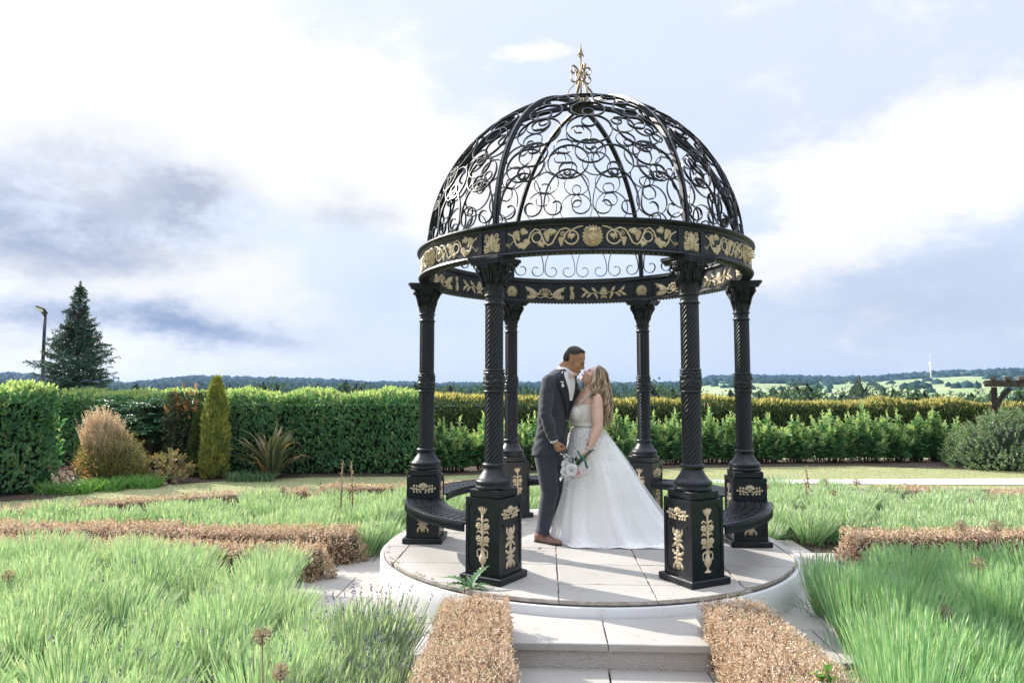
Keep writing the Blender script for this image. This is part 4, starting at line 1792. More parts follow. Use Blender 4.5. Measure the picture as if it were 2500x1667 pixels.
def tulle_material():
    m, nt, out = new_mat('tulle')
    p = N(nt, 'ShaderNodeBsdfDiffuse')
    p.inputs[0].default_value = (0.94, 0.93, 0.91, 1)
    tr = N(nt, 'ShaderNodeBsdfTranslucent')
    tr.inputs[0].default_value = (0.94, 0.93, 0.91, 1)
    tp = N(nt, 'ShaderNodeBsdfTransparent')
    a = N(nt, 'ShaderNodeMixShader')
    a.inputs[0].default_value = 0.4
    nt.links.new(p.outputs[0], a.inputs[1])
    nt.links.new(tr.outputs[0], a.inputs[2])
    b = N(nt, 'ShaderNodeMixShader')
    b.inputs[0].default_value = 0.30
    nt.links.new(tp.outputs[0], b.inputs[1])
    nt.links.new(a.outputs[0], b.inputs[2])
    nt.links.new(b.outputs[0], out.inputs[0])


tulle_material()


def remeshed(mb, name, mat, voxel, smooth=4, factor=0.5, keep=1.0):
    """fuse the overlapping closed pieces of mb into one continuous surface"""
    me = mb.mesh(name + '_raw', mat)
    o = bpy.data.objects.new(name + '_tmp', me)
    COL.objects.link(o)
    md = o.modifiers.new('fuse', 'REMESH')
    md.mode = 'VOXEL'
    md.voxel_size = voxel
    md.use_smooth_shade = True
    if smooth:
        sm = o.modifiers.new('relax', 'SMOOTH')
        sm.iterations = smooth
        sm.factor = factor
    if keep < 1:
        de = o.modifiers.new('thin', 'DECIMATE')
        de.ratio = keep
    dg = bpy.context.evaluated_depsgraph_get()
    dg.update()
    out = bpy.data.meshes.new_from_object(o.evaluated_get(dg))
    out.name = name
    out.materials.clear()
    out.materials.append(MATS[mat])
    bpy.data.objects.remove(o)
    bpy.data.meshes.remove(me)
    return out


def mesh_arrays(me):
    n = len(me.vertices)
    co = np.empty(n * 3, np.float32)
    no = np.empty(n * 3, np.float32)
    me.vertices.foreach_get('co', co)
    me.vertex_normals.foreach_get('vector', no)
    return co.reshape(-1, 3), no.reshape(-1, 3)


def set_co(me, co):
    me.vertices.foreach_set('co', np.ascontiguousarray(co, np.float32).ravel())
    me.update()


class Stack:
    """elliptical cross sections: torso-like loft with a surface lookup"""

    def __init__(self, st, F, n=32, sq=0.0):
        # st: (center Vector, half lateral, half depth); F facing unit vector (horizontal)
        self.st = st
        self.F = Vector(F).normalized()
        self.Rt = Vector((self.F.y, -self.F.x, 0))          # the wearer's right
        self.n = n
        self.sq = sq

    def at(self, t, ang, off=0.0):
        """t in 0..len-1 along the stack, ang measured from the front towards the wearer's right (radians)"""
        i = max(0, min(len(self.st) - 2, int(math.floor(t))))
        f = t - i
        g = lambda k: self.st[max(0, min(len(self.st) - 1, k))]
        def cr(a, b, c, d):
            return 0.5 * ((2 * b) + (c - a) * f + (2 * a - 5 * b + 4 * c - d) * f * f + (3 * b - a - 3 * c + d) * f ** 3)
        c = Vector([cr(g(i - 1)[0][k], g(i)[0][k], g(i + 1)[0][k], g(i + 2)[0][k]) for k in range(3)])
        a = cr(g(i - 1)[1], g(i)[1], g(i + 1)[1], g(i + 2)[1])
        b = cr(g(i - 1)[2], g(i)[2], g(i + 1)[2], g(i + 2)[2])
        ca, sa = math.cos(ang), math.sin(ang)
        e = 1.0 - self.sq
        xa = math.copysign(abs(ca) ** e, ca)
        xs = math.copysign(abs(sa) ** e, sa)
        return c + self.F * ((b + off) * xa) + self.Rt * ((a + off) * xs)

    def add_to(self, mb, sub=4, off=0.0):
        L = (len(self.st) - 1) * sub
        vs = []
        for j in range(L + 1):
            for k in range(self.n):
                vs.append(self.at(j / sub, 2 * PI * k / self.n, off))
        fs = [tuple(range(self.n)), tuple(L * self.n + k for k in range(self.n))[::-1]]
        for j in range(L):
            for k in range(self.n):
                k2 = (k + 1) % self.n
                fs.append((j * self.n + k, (j + 1) * self.n + k, (j + 1) * self.n + k2, j * self.n + k2))
        mb.add(vs, fs)

    def patch(self, mb, t0, t1, a0, a1, off, nt=14, na=8, thick=0.006, mi=0):
        """thin shell lying on the surface; a0/a1 functions of s in 0..1"""
        vs = []
        for lay in (0, 1):
            for j in range(nt + 1):
                s = j / nt
                for k in range(na + 1):
                    u = k / na
                    an = a0(s) + (a1(s) - a0(s)) * u
                    edge = 0.0 if lay == 0 else thick
                    vs.append(self.at(t0 + (t1 - t0) * s, an, off + edge))
        m = (nt + 1) * (na + 1)
        fs = []
        for j in range(nt):
            for k in range(na):
                p = j * (na + 1) + k
                fs.append((m + p, m + p + 1, m + p + na + 2, m + p + na + 1))
                fs.append((p, p + na + 1, p + na + 2, p + 1))
        for j in range(nt):
            for k in (0, na):
                p = j * (na + 1) + k
                q = p + na + 1
                fs.append((p, q, m + q, m + p) if k else (q, p, m + p, m + q))
        for k in range(na):
            for j in (0, nt):
                p = j * (na + 1) + k
                fs.append((p, p + 1, m + p + 1, m + p) if j else (p + 1, p, m + p, m + p + 1))
        mb.add(vs, fs, mi)


def head_frame(center, yaw, pitch, roll=0.0):
    """yaw: facing azimuth (0=+X, ccw), pitch up positive"""
    return Matrix.Translation(center) @ Matrix.Rotation(yaw, 4, 'Z') @ Matrix.Rotation(-pitch, 4, 'Y') @ Matrix.Rotation(roll, 4, 'X')


def add_head(mb, M, fem=False, s=1.0):
    def e(c, r, n=16, m=12):
        loc = M @ Vector([x * s for x in c])
        mb.ball(loc, 1.0, n, m, 0, tuple(x * s for x in r), M.to_3x3())

    def t(pts, rs):
        mb.tube([M @ Vector([x * s for x in p]) for p in pts], [r * s for r in rs], 10)
    e((-0.008, 0, 0.038), (0.098, 0.077, 0.092), 20, 16)
    e((0.022, 0, -0.012), (0.073, 0.066, 0.085), 20, 16)
    if fem:
        e((0.030, 0, -0.055), (0.056, 0.048, 0.058))
        e((0.062, 0, -0.092), (0.024, 0.024, 0.020))
    else:
        e((0.026, 0, -0.058), (0.064, 0.058, 0.062))
        e((0.066, 0, -0.100), (0.026, 0.032, 0.022))
        for sg in (-1, 1):
            e((0.0, sg * 0.050, -0.062), (0.034, 0.018, 0.032))
    for sg in (-1, 1):
        e((0.056, sg * 0.040, -0.026), (0.030, 0.024, 0.026))
        # ear: rim and lobe
        e((-0.010, sg * 0.077, -0.012), (0.015, 0.008, 0.025))
        e((-0.004, sg * 0.075, -0.034), (0.009, 0.007, 0.010))
    e((0.078, 0, 0.020), (0.017, 0.050, 0.013))
    k = 0.86 if fem else 1.0
    t([(0.082, 0, 0.016), (0.094 + 0.003 * k, 0, -0.006), (0.101 + 0.009 * k, 0, -0.028), (0.092, 0, -0.038)], [0.009 * k, 0.0105 * k, 0.0135 * k, 0.011 * k])
    for sg in (-1, 1):
        e((0.098, sg * 0.013, -0.036), (0.011, 0.009, 0.008))
    e((0.086, 0, -0.064), (0.014, 0.028, 0.0085))
    e((0.083, 0, -0.076), (0.014, 0.024, 0.0085))
    e((0.074, 0, -0.088), (0.016, 0.026, 0.010))


def add_hand(mb, wrist, d, nrm, side, curl=1.0, s=1.0, spread=0.02, thumb_in=0.5):
    """d: wrist->knuckles, nrm: out of the palm, side: direction of the thumb edge"""
    d = Vector(d).normalized()
    nrm = Vector(nrm)
    nrm = (nrm - d * nrm.dot(d)).normalized()
    side = Vector(side)
    side = (side - d * side.dot(d) - nrm * side.dot(nrm)).normalized()
    W = Vector(wrist)
    # palm
    pts = []
    for (q, hw, ht) in ((-0.01, 0.026, 0.019), (0.02, 0.033, 0.018), (0.055, 0.041, 0.016), (0.085, 0.041, 0.014), (0.093, 0.036, 0.011)):
        ring = []
        for k in range(14):
            a = 2 * PI * k / 14
            ring.append(W + (d * q + side * (hw * math.cos(a)) + nrm * (ht * math.sin(a))) * s)
        pts.append(ring)
    vs = [p for r in pts for p in r]
    fs = [tuple(range(14))[::-1], tuple(4 * 14 + k for k in range(14))]
    for j in range(4):
        for k in range(14):
            k2 = (k + 1) % 14
            fs.append((j * 14 + k, j * 14 + k2, (j + 1) * 14 + k2, (j + 1) * 14 + k))
    mb.add(vs, fs)
    for i, (off, L, r) in enumerate(((0.030, 0.074, 0.0088), (0.010, 0.082, 0.0092), (-0.011, 0.076, 0.0088), (-0.031, 0.060, 0.0078))):
        p = W + (d * 0.084 + side * off) * s
        path = [W + (d * 0.06 + side * off) * s, p]
        ang = 0.0
        for seg, (fl, bend) in enumerate(((0.46, 0.75), (0.30, 0.95), (0.24, 0.60))):
            ang += bend * curl * (1 + 0.06 * i)
            v = d * math.cos(ang) + nrm * math.sin(ang) + side * (spread * (1.5 - i))
            p = p + v.normalized() * (L * fl * s)
            path.append(p)
        mb.tube(path, [r * s, r * 1.08 * s, r * s, r * 0.94 * s, r * 0.75 * s], 8)
    p0 = W + (d * 0.018 + side * 0.024) * s
    p1 = W + (d * 0.048 + side * 0.050 + nrm * 0.012) * s
    p2 = W + (d * 0.078 + side * (0.056 - 0.02 * thumb_in) + nrm * (0.026 + 0.012 * thumb_in)) * s
    p3 = W + (d * 0.102 + side * (0.050 - 0.045 * thumb_in) + nrm * (0.032 + 0.014 * thumb_in)) * s
    mb.tube([p0, p1, p2, p3], [0.016 * s, 0.0125 * s, 0.0105 * s, 0.008 * s], 8)


def pxm(k, y):
    def f(px, py, dy=0.0):
        return Vector(((px - 1176) * k, y + dy, 1.73 + (895 - py) * k))
    return f


# ------------------------------------------------------------------ groom
def build_groom():
    P = pxm(0.0042, 6.74)
    root = empty('person', (0.31, 6.70, 0.29))
    tag(root, 'man in dark grey check suit and pale pink bow tie leaning to a kiss', 'person')
    O = Vector(root.location)
    ofs = Matrix.Translation(-O)

    def put(name, me, parent=root):
        me.transform(ofs)
        return link(name, me, parent)
    phi = rad(-36)
    F = Vector((math.cos(phi), math.sin(phi), 0))
    Rt = Vector((F.y, -F.x, 0))
    st = [(P(1262, 1042), 0.182, 0.132), (P(1265, 1012), 0.180, 0.130), (P(1269, 978), 0.172, 0.122), (P(1274, 940), 0.188, 0.130), (P(1280, 905), 0.205, 0.134), (P(1284, 880), 0.205, 0.122), (P(1288, 862), 0.165, 0.098), (P(1293, 848), 0.085, 0.072)]
    torso = Stack(st, F, 36, 0.12)
    sho_r = P(1285, 876) + Rt * 0.195
    sho_l = P(1287, 876) - Rt * 0.195
    elb_r = P(1250, 950, -0.235)
    wri_r = P(1269, 1008, -0.215)
    elb_l = P(1333, 935, 0.235)
    wri_l = P(1372, 962, 0.215)
    hip = P(1264, 1046)
    hip_r, hip_l = hip + Rt * 0.088, hip - Rt * 0.080
    kne_r, kne_l = P(1261, 1126, -0.06), P(1277, 1126, 0.06)
    ank_r, ank_l = P(1244, 1222, -0.05), P(1264, 1218, 0.10)
    M = head_frame(P(1319, 829, -0.02), rad(-14), rad(-24))
    # body: one continuous surface
    b = MB()
    body = Stack([(c, a * 0.88, d * 0.86) for (c, a, d) in st], F, 28, 0.1)
    body.add_to(b)
    b.tube([P(1290, 862), P(1297, 845), P(1307, 836, -0.012), P(1313, 828, -0.015)], [0.062, 0.060, 0.058, 0.055], 16)
    add_head(b, M, False, 1.04)
    for (a, e_, w_) in ((sho_r, elb_r, wri_r), (sho_l, elb_l, wri_l)):
        b.tube([a, a.lerp(e_, 0.5), e_, e_.lerp(w_, 0.5), w_], [0.044, 0.044, 0.038, 0.034, 0.027], 14)
        b.ball(a, 0.046, 12, 8)
    add_hand(b, wri_r + (wri_r - elb_r).normalized() * 0.012, P(1282, 1030, -0.235) - wri_r, (0.75, 0.35, -0.2), (0.45, -0.75, 0.35), 1.15, 1.0)
    add_hand(b, wri_l, (0.95, -0.1, 0.1), (0.1, -1, 0), (0, 0, 1), 0.3, 1.0)
    for (h_, k_, a_) in ((hip_r, kne_r, ank_r), (hip_l, kne_l, ank_l)):
        b.tube([h_, h_.lerp(k_, 0.5), k_, k_.lerp(a_, 0.4), a_], [0.088, 0.075, 0.056, 0.054, 0.040], 14)
        b.ball(a_ + Vector((0.03, -0.02, -0.03)), 0.04, 10, 8)
    body_o = put('body', remeshed(b, 'body', 'skin_tan', 0.0046, 2, 0.5, 0.28))
    # hair cap: cropped, higher on top
    hm = MB()
    R3 = M.to_3x3()
    hm.ball(M @ Vector((-0.016, 0, 0.060)), 1.0, 22, 16, 0, (0.0925, 0.079, 0.082), R3)
    hm.ball(M @ Vector((0.014, 0, 0.114)), 1.0, 16, 10, 0, (0.056, 0.056, 0.022), R3)
    hm.ball(M @ Vector((-0.058, 0, 0.020)), 1.0, 16, 12, 0, (0.058, 0.074, 0.080), R3)
    hme = remeshed(hm, 'hair', 'hair_black', 0.005, 3)
    Mi = M.inverted()
    for v in hme.vertices:
        q = Mi @ v.co
        # keep the forehead and the temples free
        if q.x > 0.050 and q.z < 0.098:
            q.x = 0.050 + 0.15 * (q.x - 0.050)
        if q.x > 0.03 and q.z < 0.02:
            q.z = 0.02 + 0.3 * (q.z - 0.02)
        v.co = M @ q + Vector((random.uniform(-1, 1), random.uniform(-1, 1), random.uniform(-1, 1))) * 0.0012
    put('hair', hme)
    # jaw stubble, brows, eyes, smile
    for sg in (-1, 1):
        em = MB()
        em.ball(M @ Vector((0.0885, sg * 0.033, 0.001)) , 1.0, 10, 8, 0, (0.007, 0.0125, 0.0045), R3)
        put('eye', em.mesh('eye', 'eye_dark'), root)
        bw = MB()
        bw.tube([M @ Vector(p) for p in ((0.0985, sg * 0.014, 0.016), (0.097, sg * 0.034, 0.023), (0.082, sg * 0.056, 0.018))], [0.004, 0.0046, 0.003], 6)
        put('eyebrow', bw.mesh('eyebrow', 'hair_black'))
    lm = MB()
    lm.tube([M @ Vector(p) for p in ((0.078, -0.032, -0.061), (0.0915, -0.016, -0.071), (0.0955, 0, -0.0728), (0.0915, 0.016, -0.071), (0.078, 0.032, -0.061))], [0.0015, 0.0032, 0.0036, 0.0032, 0.0015], 6)
    put('mouth', lm.mesh('mouth', 'teeth'))
    lb = MB()
    lb.tube([M @ Vector(p) for p in ((0.082, -0.032, -0.068), (0.094, -0.015, -0.079), (0.0975, 0, -0.081), (0.094, 0.015, -0.079), (0.082, 0.032, -0.068))], [0.002, 0.0044, 0.005, 0.0044, 0.002], 6)
    put('lip', lb.mesh('lip', 'lip'))
    # jacket
    j = MB()
    jst = [(c, a + 0.004, d + 0.004) for (c, a, d) in st]
    jst[0] = (P(1260, 1044), 0.196, 0.146)
    jack = Stack(jst, F, 40, 0.14)
    jack.add_to(j)
    for (a, e_, w_) in ((sho_r, elb_r, wri_r), (sho_l, elb_l, wri_l)):
        a2 = a - (a - P(1288, 874)) * 0.10
        j.ball(a2 + Vector((0, 0, -0.006)), 0.074, 14, 10)
        j.tube([a2, a.lerp(e_, 0.3), a.lerp(e_, 0.65), e_, e_.lerp(w_, 0.35), e_.lerp(w_, 0.7), e_.lerp(w_, 0.97)], [0.076, 0.070, 0.063, 0.059, 0.060, 0.052, 0.047], 18)
    jme = remeshed(j, 'jacket', 'suit', 0.0095, 4)
    # cloth folds: drags across sleeves and waist
    co, no = mesh_arrays(jme)
    f = 0.0034 * np.sin(co[:, 2] * 38 + co[:, 0] * 30 + 2 * np.sin(co[:, 1] * 19)) + 0.0022 * np.sin(co[:, 2] * 71 - co[:, 0] * 55 + 3 * np.sin(co[:, 1] * 9 + co[:, 2] * 7))
    w = np.clip((1.66 - co[:, 2]) * 3, 0, 1)
    set_co(jme, co + no * (f * (0.3 + 0.7 * w))[:, None])
    jo = put('jacket', jme)
    # jacket skirt shadow line and front edge, button, pocket flap, sleeve buttons
    fr = MB()
    jack.patch(fr, 0.05, 2.4, lambda s: -0.16 + 0.40 * (1 - s) ** 2, lambda s: -0.10 + 0.40 * (1 - s) ** 2, 0.004, 14, 2, 0.006)
    put('front_edge', fr.mesh('front_edge', 'suit'), jo)
    wc = MB()
    jack.patch(wc, 2.35, 4.6, lambda s: -0.12 - 0.42 * s, lambda s: -0.12 + 0.30 * s, 0.002, 12, 8, 0.005)
    put('waistcoat', wc.mesh('waistcoat', 'waistcoat'))
    sh = MB()
    jack.patch(sh, 3.55, 6.55, lambda s: -0.22 - 0.38 * s, lambda s: -0.02 + 0.86 * s ** 1.1, 0.010, 16, 12, 0.005)
    put('shirt', sh.mesh('shirt', 'shirt_white'))
    # collar: two wings round the neck
    cl = MB()
    nb = P(1297, 847)
    for sg in (-1, 1):
        pts, rr = [], []
        for i in range(9):
            a = sg * (0.25 + (PI - 0.25) * i / 8)
            d = F * (math.cos(a) * 0.078) + Rt * (math.sin(a) * 0.074)
            z = -0.045 + 0.055 * (i / 8) ** 0.8
            pts.append(nb + d + Vector((0.016, -0.004, z + 0.012)))
        vs = []
        for i, p in enumerate(pts):
            out = (p - nb)
            out.z = 0
            out.normalize()
            h = 0.050 - 0.016 * i / 8
            vs += [p + Vector((0, 0, h * 0.55)) - out * 0.012, p + out * 0.004, p - Vector((0, 0, h * 0.6)) + out * 0.012, p - out * 0.016]
        fs = [(3, 2, 1, 0), (32, 33, 34, 35)]
        for i in range(8):
            for q in range(4):
                q2 = (q + 1) % 4
                fs.append((i * 4 + q, i * 4 + q2, i * 4 + 4 + q2, i * 4 + 4 + q))
        cl.add(vs, fs)
    put('collar', cl.mesh('collar', 'shirt_white'))
    # lapels
    for (sg, nm) in ((1, 'lapel'), (-1, 'lapel')):
        lp = MB()
        if sg > 0:
            jack.patch(lp, 2.45, 6.75, lambda s: -0.10 + 0.82 * s ** 1.25, lambda s: -0.02 + 0.82 * s ** 1.25 + 0.46 * (math.sin(PI * min(1, s * 1.12) ** 1.6)) ** 0.8, 0.013, 18, 6, 0.010)
        else:
            jack.patch(lp, 2.45, 6.75, lambda s: -0.14 - 0.36 * s - 0.50 * (math.sin(PI * min(1, s * 1.12) ** 1.6)) ** 0.8, lambda s: -0.10 - 0.36 * s, 0.012, 18, 6, 0.007)
        put(nm, lp.mesh(nm, 'suit_lapel'), jo)
    bt = MB()
    bt.ball(jack.at(2.35, -0.03, 0.016), 0.011, 10, 6)
    put('button', bt.mesh('button', 'button_grey'), jo)
    for i in range(3):
        q = e = elb_r.lerp(wri_r, 0.80 + 0.06 * i)
        bt = MB()
        bt.ball(q + Vector((-0.028, -0.040, -0.012)), 0.0075, 8, 6)
        put('cuff_button', bt.mesh('cuff_button', 'shoe_sole'), jo)
    cf = MB()
    dcf = (wri_r - elb_r).normalized()
    cf.tube([wri_r - dcf * 0.012, wri_r + dcf * 0.012], [0.036, 0.036], 16)
    put('shirt_cuff', cf.mesh('shirt_cuff', 'shirt_white'))
    # bow tie
    bc = nb + F * 0.098 + Vector((0.016, -0.004, -0.052))
    up = Vector((0.12, 0, 1)).normalized()
    bo = MB()
    for sg in (-1, 1):
        vs = []
        for i in range(5):
            t = i / 4
            hw = 0.009 + 0.027 * t ** 0.8
            dp = 0.006 + 0.010 * math.sin(PI * t)
            c = bc + Rt * (sg * 0.068 * t) + F * (-0.012 * t * t) + up * (-0.004 * t)
            vs += [c + up * hw - F * 0.002, c + up * hw * 0.45 + F * dp, c - up * hw * 0.45 + F * dp, c - up * hw - F * 0.002, c - F * 0.008]
        fs = [(20, 21, 22, 23, 24)]
        for i in range(4):
            for q in range(5):
                q2 = (q + 1) % 5
                fs.append((i * 5 + q, i * 5 + q2, i * 5 + 5 + q2, i * 5 + 5 + q))
        bo.add(vs, fs)
    bo.ball(bc + F * 0.006, 0.013, 10, 8, 0, (0.8, 1.0, 1.1))
    put('bow_tie', bo.mesh('bow_tie', 'bow_pink'))
    # medal on the right lapel, white flower on the left
    md = MB()
    c = jack.at(5.05, 0.62, 0.024)
    for q, r in ((0.0, 0.014),):
        md.ball(c + Vector((0.006, 0, -0.030)), 0.0165, 12, 6, 0, (1, 0.35, 1))
    md.box((c.x, c.y, c.z + 0.004), (0.034, 0.008, 0.012), 0.5)
    md.tube([c, c + Vector((0.005, 0, -0.02))], 0.003, 5)
    put('medal', md.mesh('medal', 'silver'), jo)
    fl = MB()
    c = jack.at(5.3, -0.62, 0.03)
    for i in range(16):
        d = Vector((random.uniform(-1, 1), random.uniform(-1, 1), random.uniform(-1, 1))).normalized()
        fl.ball(c + d * 0.017, 0.013, 7, 5, 0, (1, 1, 0.6))
    put('buttonhole_flower', fl.mesh('buttonhole_flower', 'petal_white'), jo)
    # trousers
    tr = MB()
    tr.ball(hip + Vector((0, 0, 0.02)), 1.0, 20, 12, 0, (0.155, 0.135, 0.13))
    for (h_, k_, a_) in ((hip_r, kne_r, ank_r), (hip_l, kne_l, ank_l)):
        e0 = k_.lerp(a_, 0.97)
        tr.tube([h_ + Vector((0, 0, 0.06)), h_, h_.lerp(k_, 0.45), k_, k_.lerp(a_, 0.45), k_.lerp(a_, 0.8), e0], [0.09, 0.106, 0.096, 0.080, 0.073, 0.070, 0.074], 20)
    tme = remeshed(tr, 'trousers', 'suit', 0.0095, 3)
    co, no = mesh_arrays(tme)
    ang = np.arctan2(no[:, 1], no[:, 0])
    f = 0.0045 * np.sin(co[:, 2] * 21 + 2.2 * ang + 3 * np.sin(co[:, 2] * 5)) * np.clip((1.1 - co[:, 2]) * 2, 0.3, 1) + 0.0035 * np.sin(co[:, 2] * 60 + 3 * ang) * np.clip((0.52 - co[:, 2]) * 8, 0, 1)
    set_co(tme, co + no * f[:, None])
    put('trousers', tme)
    # shoes
    for (a_, dirn) in ((ank_r, Vector((0.80, -0.60, 0))), (ank_l, Vector((0.93, -0.36, 0)))):
        s_ = MB()
        heel = Vector((a_.x, a_.y, 0.29)) - dirn * 0.075
        lat = Vector((dirn.y, -dirn.x, 0))
        prof = [(0.00, 0.028, 0.070), (0.03, 0.036, 0.082), (0.075, 0.036, 0.092), (0.12, 0.038, 0.078), (0.17, 0.044, 0.056), (0.225, 0.045, 0.042), (0.27, 0.034, 0.034), (0.297, 0.014, 0.026)]
        vs = []
        for (q, hw, h) in prof:
            for k in range(12):
                a = PI * k / 11
                vs.append(heel + dirn * q + lat * (hw * math.cos(a)) + Vector((0, 0, 0.012 + h * math.sin(a) ** 0.8)))
        fs = [tuple(range(12)), tuple(7 * 12 + k for k in range(12))[::-1]]
        for i in range(7):
            for k in range(12):
                k2 = (k + 1) % 12
                fs.append((i * 12 + k, i * 12 + 12 + k, i * 12 + 12 + k2, i * 12 + k2))
        s_.add(vs, fs)
        so = put('shoe', s_.mesh('shoe', 'shoe_leather'))
        sl = MB()
        pl = [heel + dirn * q + lat * (hw + 0.004) for (q, hw, h) in prof] + [heel + dirn * q - lat * (hw + 0.004) for (q, hw, h) in prof[::-1]]
        sl.prism([(p.x, p.y) for p in pl], 0.2905, 0.303)
        put('sole', sl.mesh('sole', 'shoe_sole'), so)
        lc = MB()
        for i in range(4):
            c = heel + dirn * (0.115 + 0.014 * i) + Vector((0, 0, 0.012 + 0.082 - 0.011 * i))
            lc.tube([c - lat * 0.022 - Vector((0, 0, 0.006)), c + Vector((0, 0, 0.003)), c + lat * 0.022 - Vector((0, 0, 0.006))], 0.003, 5)
        put('laces', lc.mesh('laces', 'shoe_sole'), so)


build_groom()


# ------------------------------------------------------------------ bride
def build_bride():
    KB = 0.00425
    P = pxm(KB, 6.82)
    root = empty('person', (0.90, 6.85, 0.29))
    tag(root, 'woman with long wavy blonde hair in white tulle wedding dress with train', 'person')
    O = Vector(root.location)
    ofs = Matrix.Translation(-O)

    def put(name, me, parent=root):
        me.transform(ofs)
        return link(name, me, parent)
    F = Vector((-0.955, -0.30, 0)).normalized()
    Rt = Vector((F.y, -F.x, 0))
    Lf = -Rt
    st = [(P(1352, 1030), 0.130, 0.110), (P(1350, 1005), 0.126, 0.108), (P(1347, 983), 0.124, 0.108), (P(1342, 964), 0.142, 0.128), (P(1338, 950), 0.152, 0.140), (P(1343, 930), 0.155, 0.118), (P(1349, 912), 0.155, 0.090), (P(1352, 900), 0.115, 0.068), (P(1353, 892), 0.060, 0.055)]
    torso = Stack(st, F, 32, 0.05)
    sho_l = P(1356, 915) + Lf * 0.150
    sho_r = P(1350, 915) - Lf * 0.150
    elb_l = P(1366, 981, -0.235)
    wri_l = P(1343, 1026, -0.262)
    elb_r = P(1330, 965, 0.22)
    wri_r = P(1300, 940, 0.18)
    M = head_frame(P(1363, 868, -0.01), rad(180 + 10), rad(50))
    R3 = M.to_3x3()
    b = MB()
    torso.add_to(b)
    b.tube([P(1353, 898), P(1354, 886), P(1358, 876, -0.006), P(1364, 868, -0.01)], [0.056, 0.047, 0.046, 0.046], 16)
    add_head(b, M, True, 0.96)
    for (a, e_, w_) in ((sho_l, elb_l, wri_l), (sho_r, elb_r, wri_r)):
        b.ball(a + Vector((0, 0, -0.008)), 0.060, 14, 10)
        b.tube([a, a.lerp(e_, 0.3), a.lerp(e_, 0.65), e_, e_.lerp(w_, 0.3), e_.lerp(w_, 0.7), w_], [0.060, 0.060, 0.056, 0.048, 0.047, 0.037, 0.027], 16)
    hd = P(1339, 1046, -0.275) - wri_l
    add_hand(b, wri_l + hd.normalized() * 0.006, hd, (-0.6, 0.5, -0.1), (-0.65, -0.6, 0.0), 0.75, 0.90, 0.03, 0.6)
    add_hand(b, wri_r, (-1, 0, 0.1), (0, -1, 0), (0, 0, 1), 0.3, 0.85)
    # legs, hidden by the skirt
    for sg in (-1, 1):
        h = P(1354, 1040) + Rt * (0.085 * sg)
        b.tube([h, h + Vector((0.0, 0, -0.40)), h + Vector((0.01, 0, -0.78))], [0.085, 0.058, 0.036], 12)
        b.ball(Vector((h.x - 0.05, h.y, 0.325)), 0.034, 10, 8, 0, (2.2, 1.0, 1.0))
    put('body', remeshed(b, 'body', 'skin_fair', 0.0046, 2, 0.5, 0.28))
    for sg in (-1, 1):
        em = MB()
        em.ball(M @ Vector((0.085, sg * 0.032, 0.000)), 1.0, 10, 8, 0, (0.006, 0.013, 0.0045), R3)
        put('eye', em.mesh('eye', 'eye_dark'))
        bw = MB()
        bw.tube([M @ Vector(p) for p in ((0.0935, sg * 0.014, 0.016), (0.091, sg * 0.034, 0.022), (0.078, sg * 0.052, 0.016))], [0.0028, 0.003, 0.002], 6)
        put('eyebrow', bw.mesh('eyebrow', 'eye_dark'))
    lm = MB()
    lm.tube([M @ Vector(p) for p in ((0.078, -0.026, -0.065), (0.093, -0.012, -0.067), (0.0955, 0, -0.0675), (0.093, 0.012, -0.067), (0.078, 0.026, -0.065))], [0.002, 0.0060, 0.0068, 0.0060, 0.002], 8)
    put('lip', lm.mesh('lip', 'lip'))
    # ---- hair: cap and falling wavy locks
    hm = MB()
    hm.ball(M @ Vector((-0.022, 0, 0.048)), 1.0, 22, 16, 0, (0.104, 0.088, 0.098), R3)
    hm.ball(M @ Vector((-0.060, 0, 0.030)), 1.0, 16, 12, 0, (0.078, 0.084, 0.084), R3)
    hme = remeshed(hm, 'hair', 'blonde_hair', 0.007, 3)
    Mi = M.inverted()
    for v in hme.vertices:
        q = Mi @ v.co
        lim = 0.058 + 0.2 * max(0, q.z - 0.09)
        if q.x > lim:
            q.x = lim
        w = 1 + 0.025 * math.sin(q.y * 150 + q.z * 40) + 0.015 * math.sin(q.y * 330)
        v.co = M @ Vector((q.x * w, q.y * w, q.z * w))
    hme.materials.clear()
    hme.materials.append(MATS['hair_base'])
    hair = put('hair', hme)
    lk = MB()
    rnd = random.Random(11)
    nl = 430
    for i in range(nl):
        u = rnd.uniform(-1, 1)               # across the head; the near side is +y of the head frame
        kind = rnd.random()
        if kind < 0.30:
            # swept back from the hairline and the crown: half-up, then down the back
            q = Vector((rnd.uniform(-0.02, 0.056), 0.078 * u, 0.0))
            q.z = 0.048 + 0.093 * math.sqrt(max(0.02, 1 - (q.x / 0.11) ** 2 - (q.y / 0.095) ** 2))
            tx, ty, dy = rnd.uniform(1376, 1402), rnd.uniform(955, 988), rnd.uniform(-0.14, 0.10)
            g = Vector((-0.125, 0.03 * u, 0.060))
        elif kind < 0.62:
            # near side, over the ear, falling behind the shoulder
            q = Vector((rnd.uniform(-0.05, 0.052), 0.084, rnd.uniform(-0.01, 0.095)))
            tx, ty, dy = rnd.uniform(1362, 1392), rnd.uniform(935, 985), rnd.uniform(-0.20, -0.12)
            g = Vector((q.x - 0.05, 0.108, q.z - 0.02))
        elif kind < 0.70:
            # loose pieces in front of the shoulder
            q = Vector((rnd.uniform(0.03, 0.056), 0.080, rnd.uniform(0.01, 0.05)))
            tx, ty, dy = rnd.uniform(1350, 1362), rnd.uniform(900, 935), rnd.uniform(-0.215, -0.18)
            g = Vector((q.x - 0.01, 0.110, q.z - 0.05))
        else:
            sd = u * 1.25
            el = rnd.uniform(-0.3, 0.9)
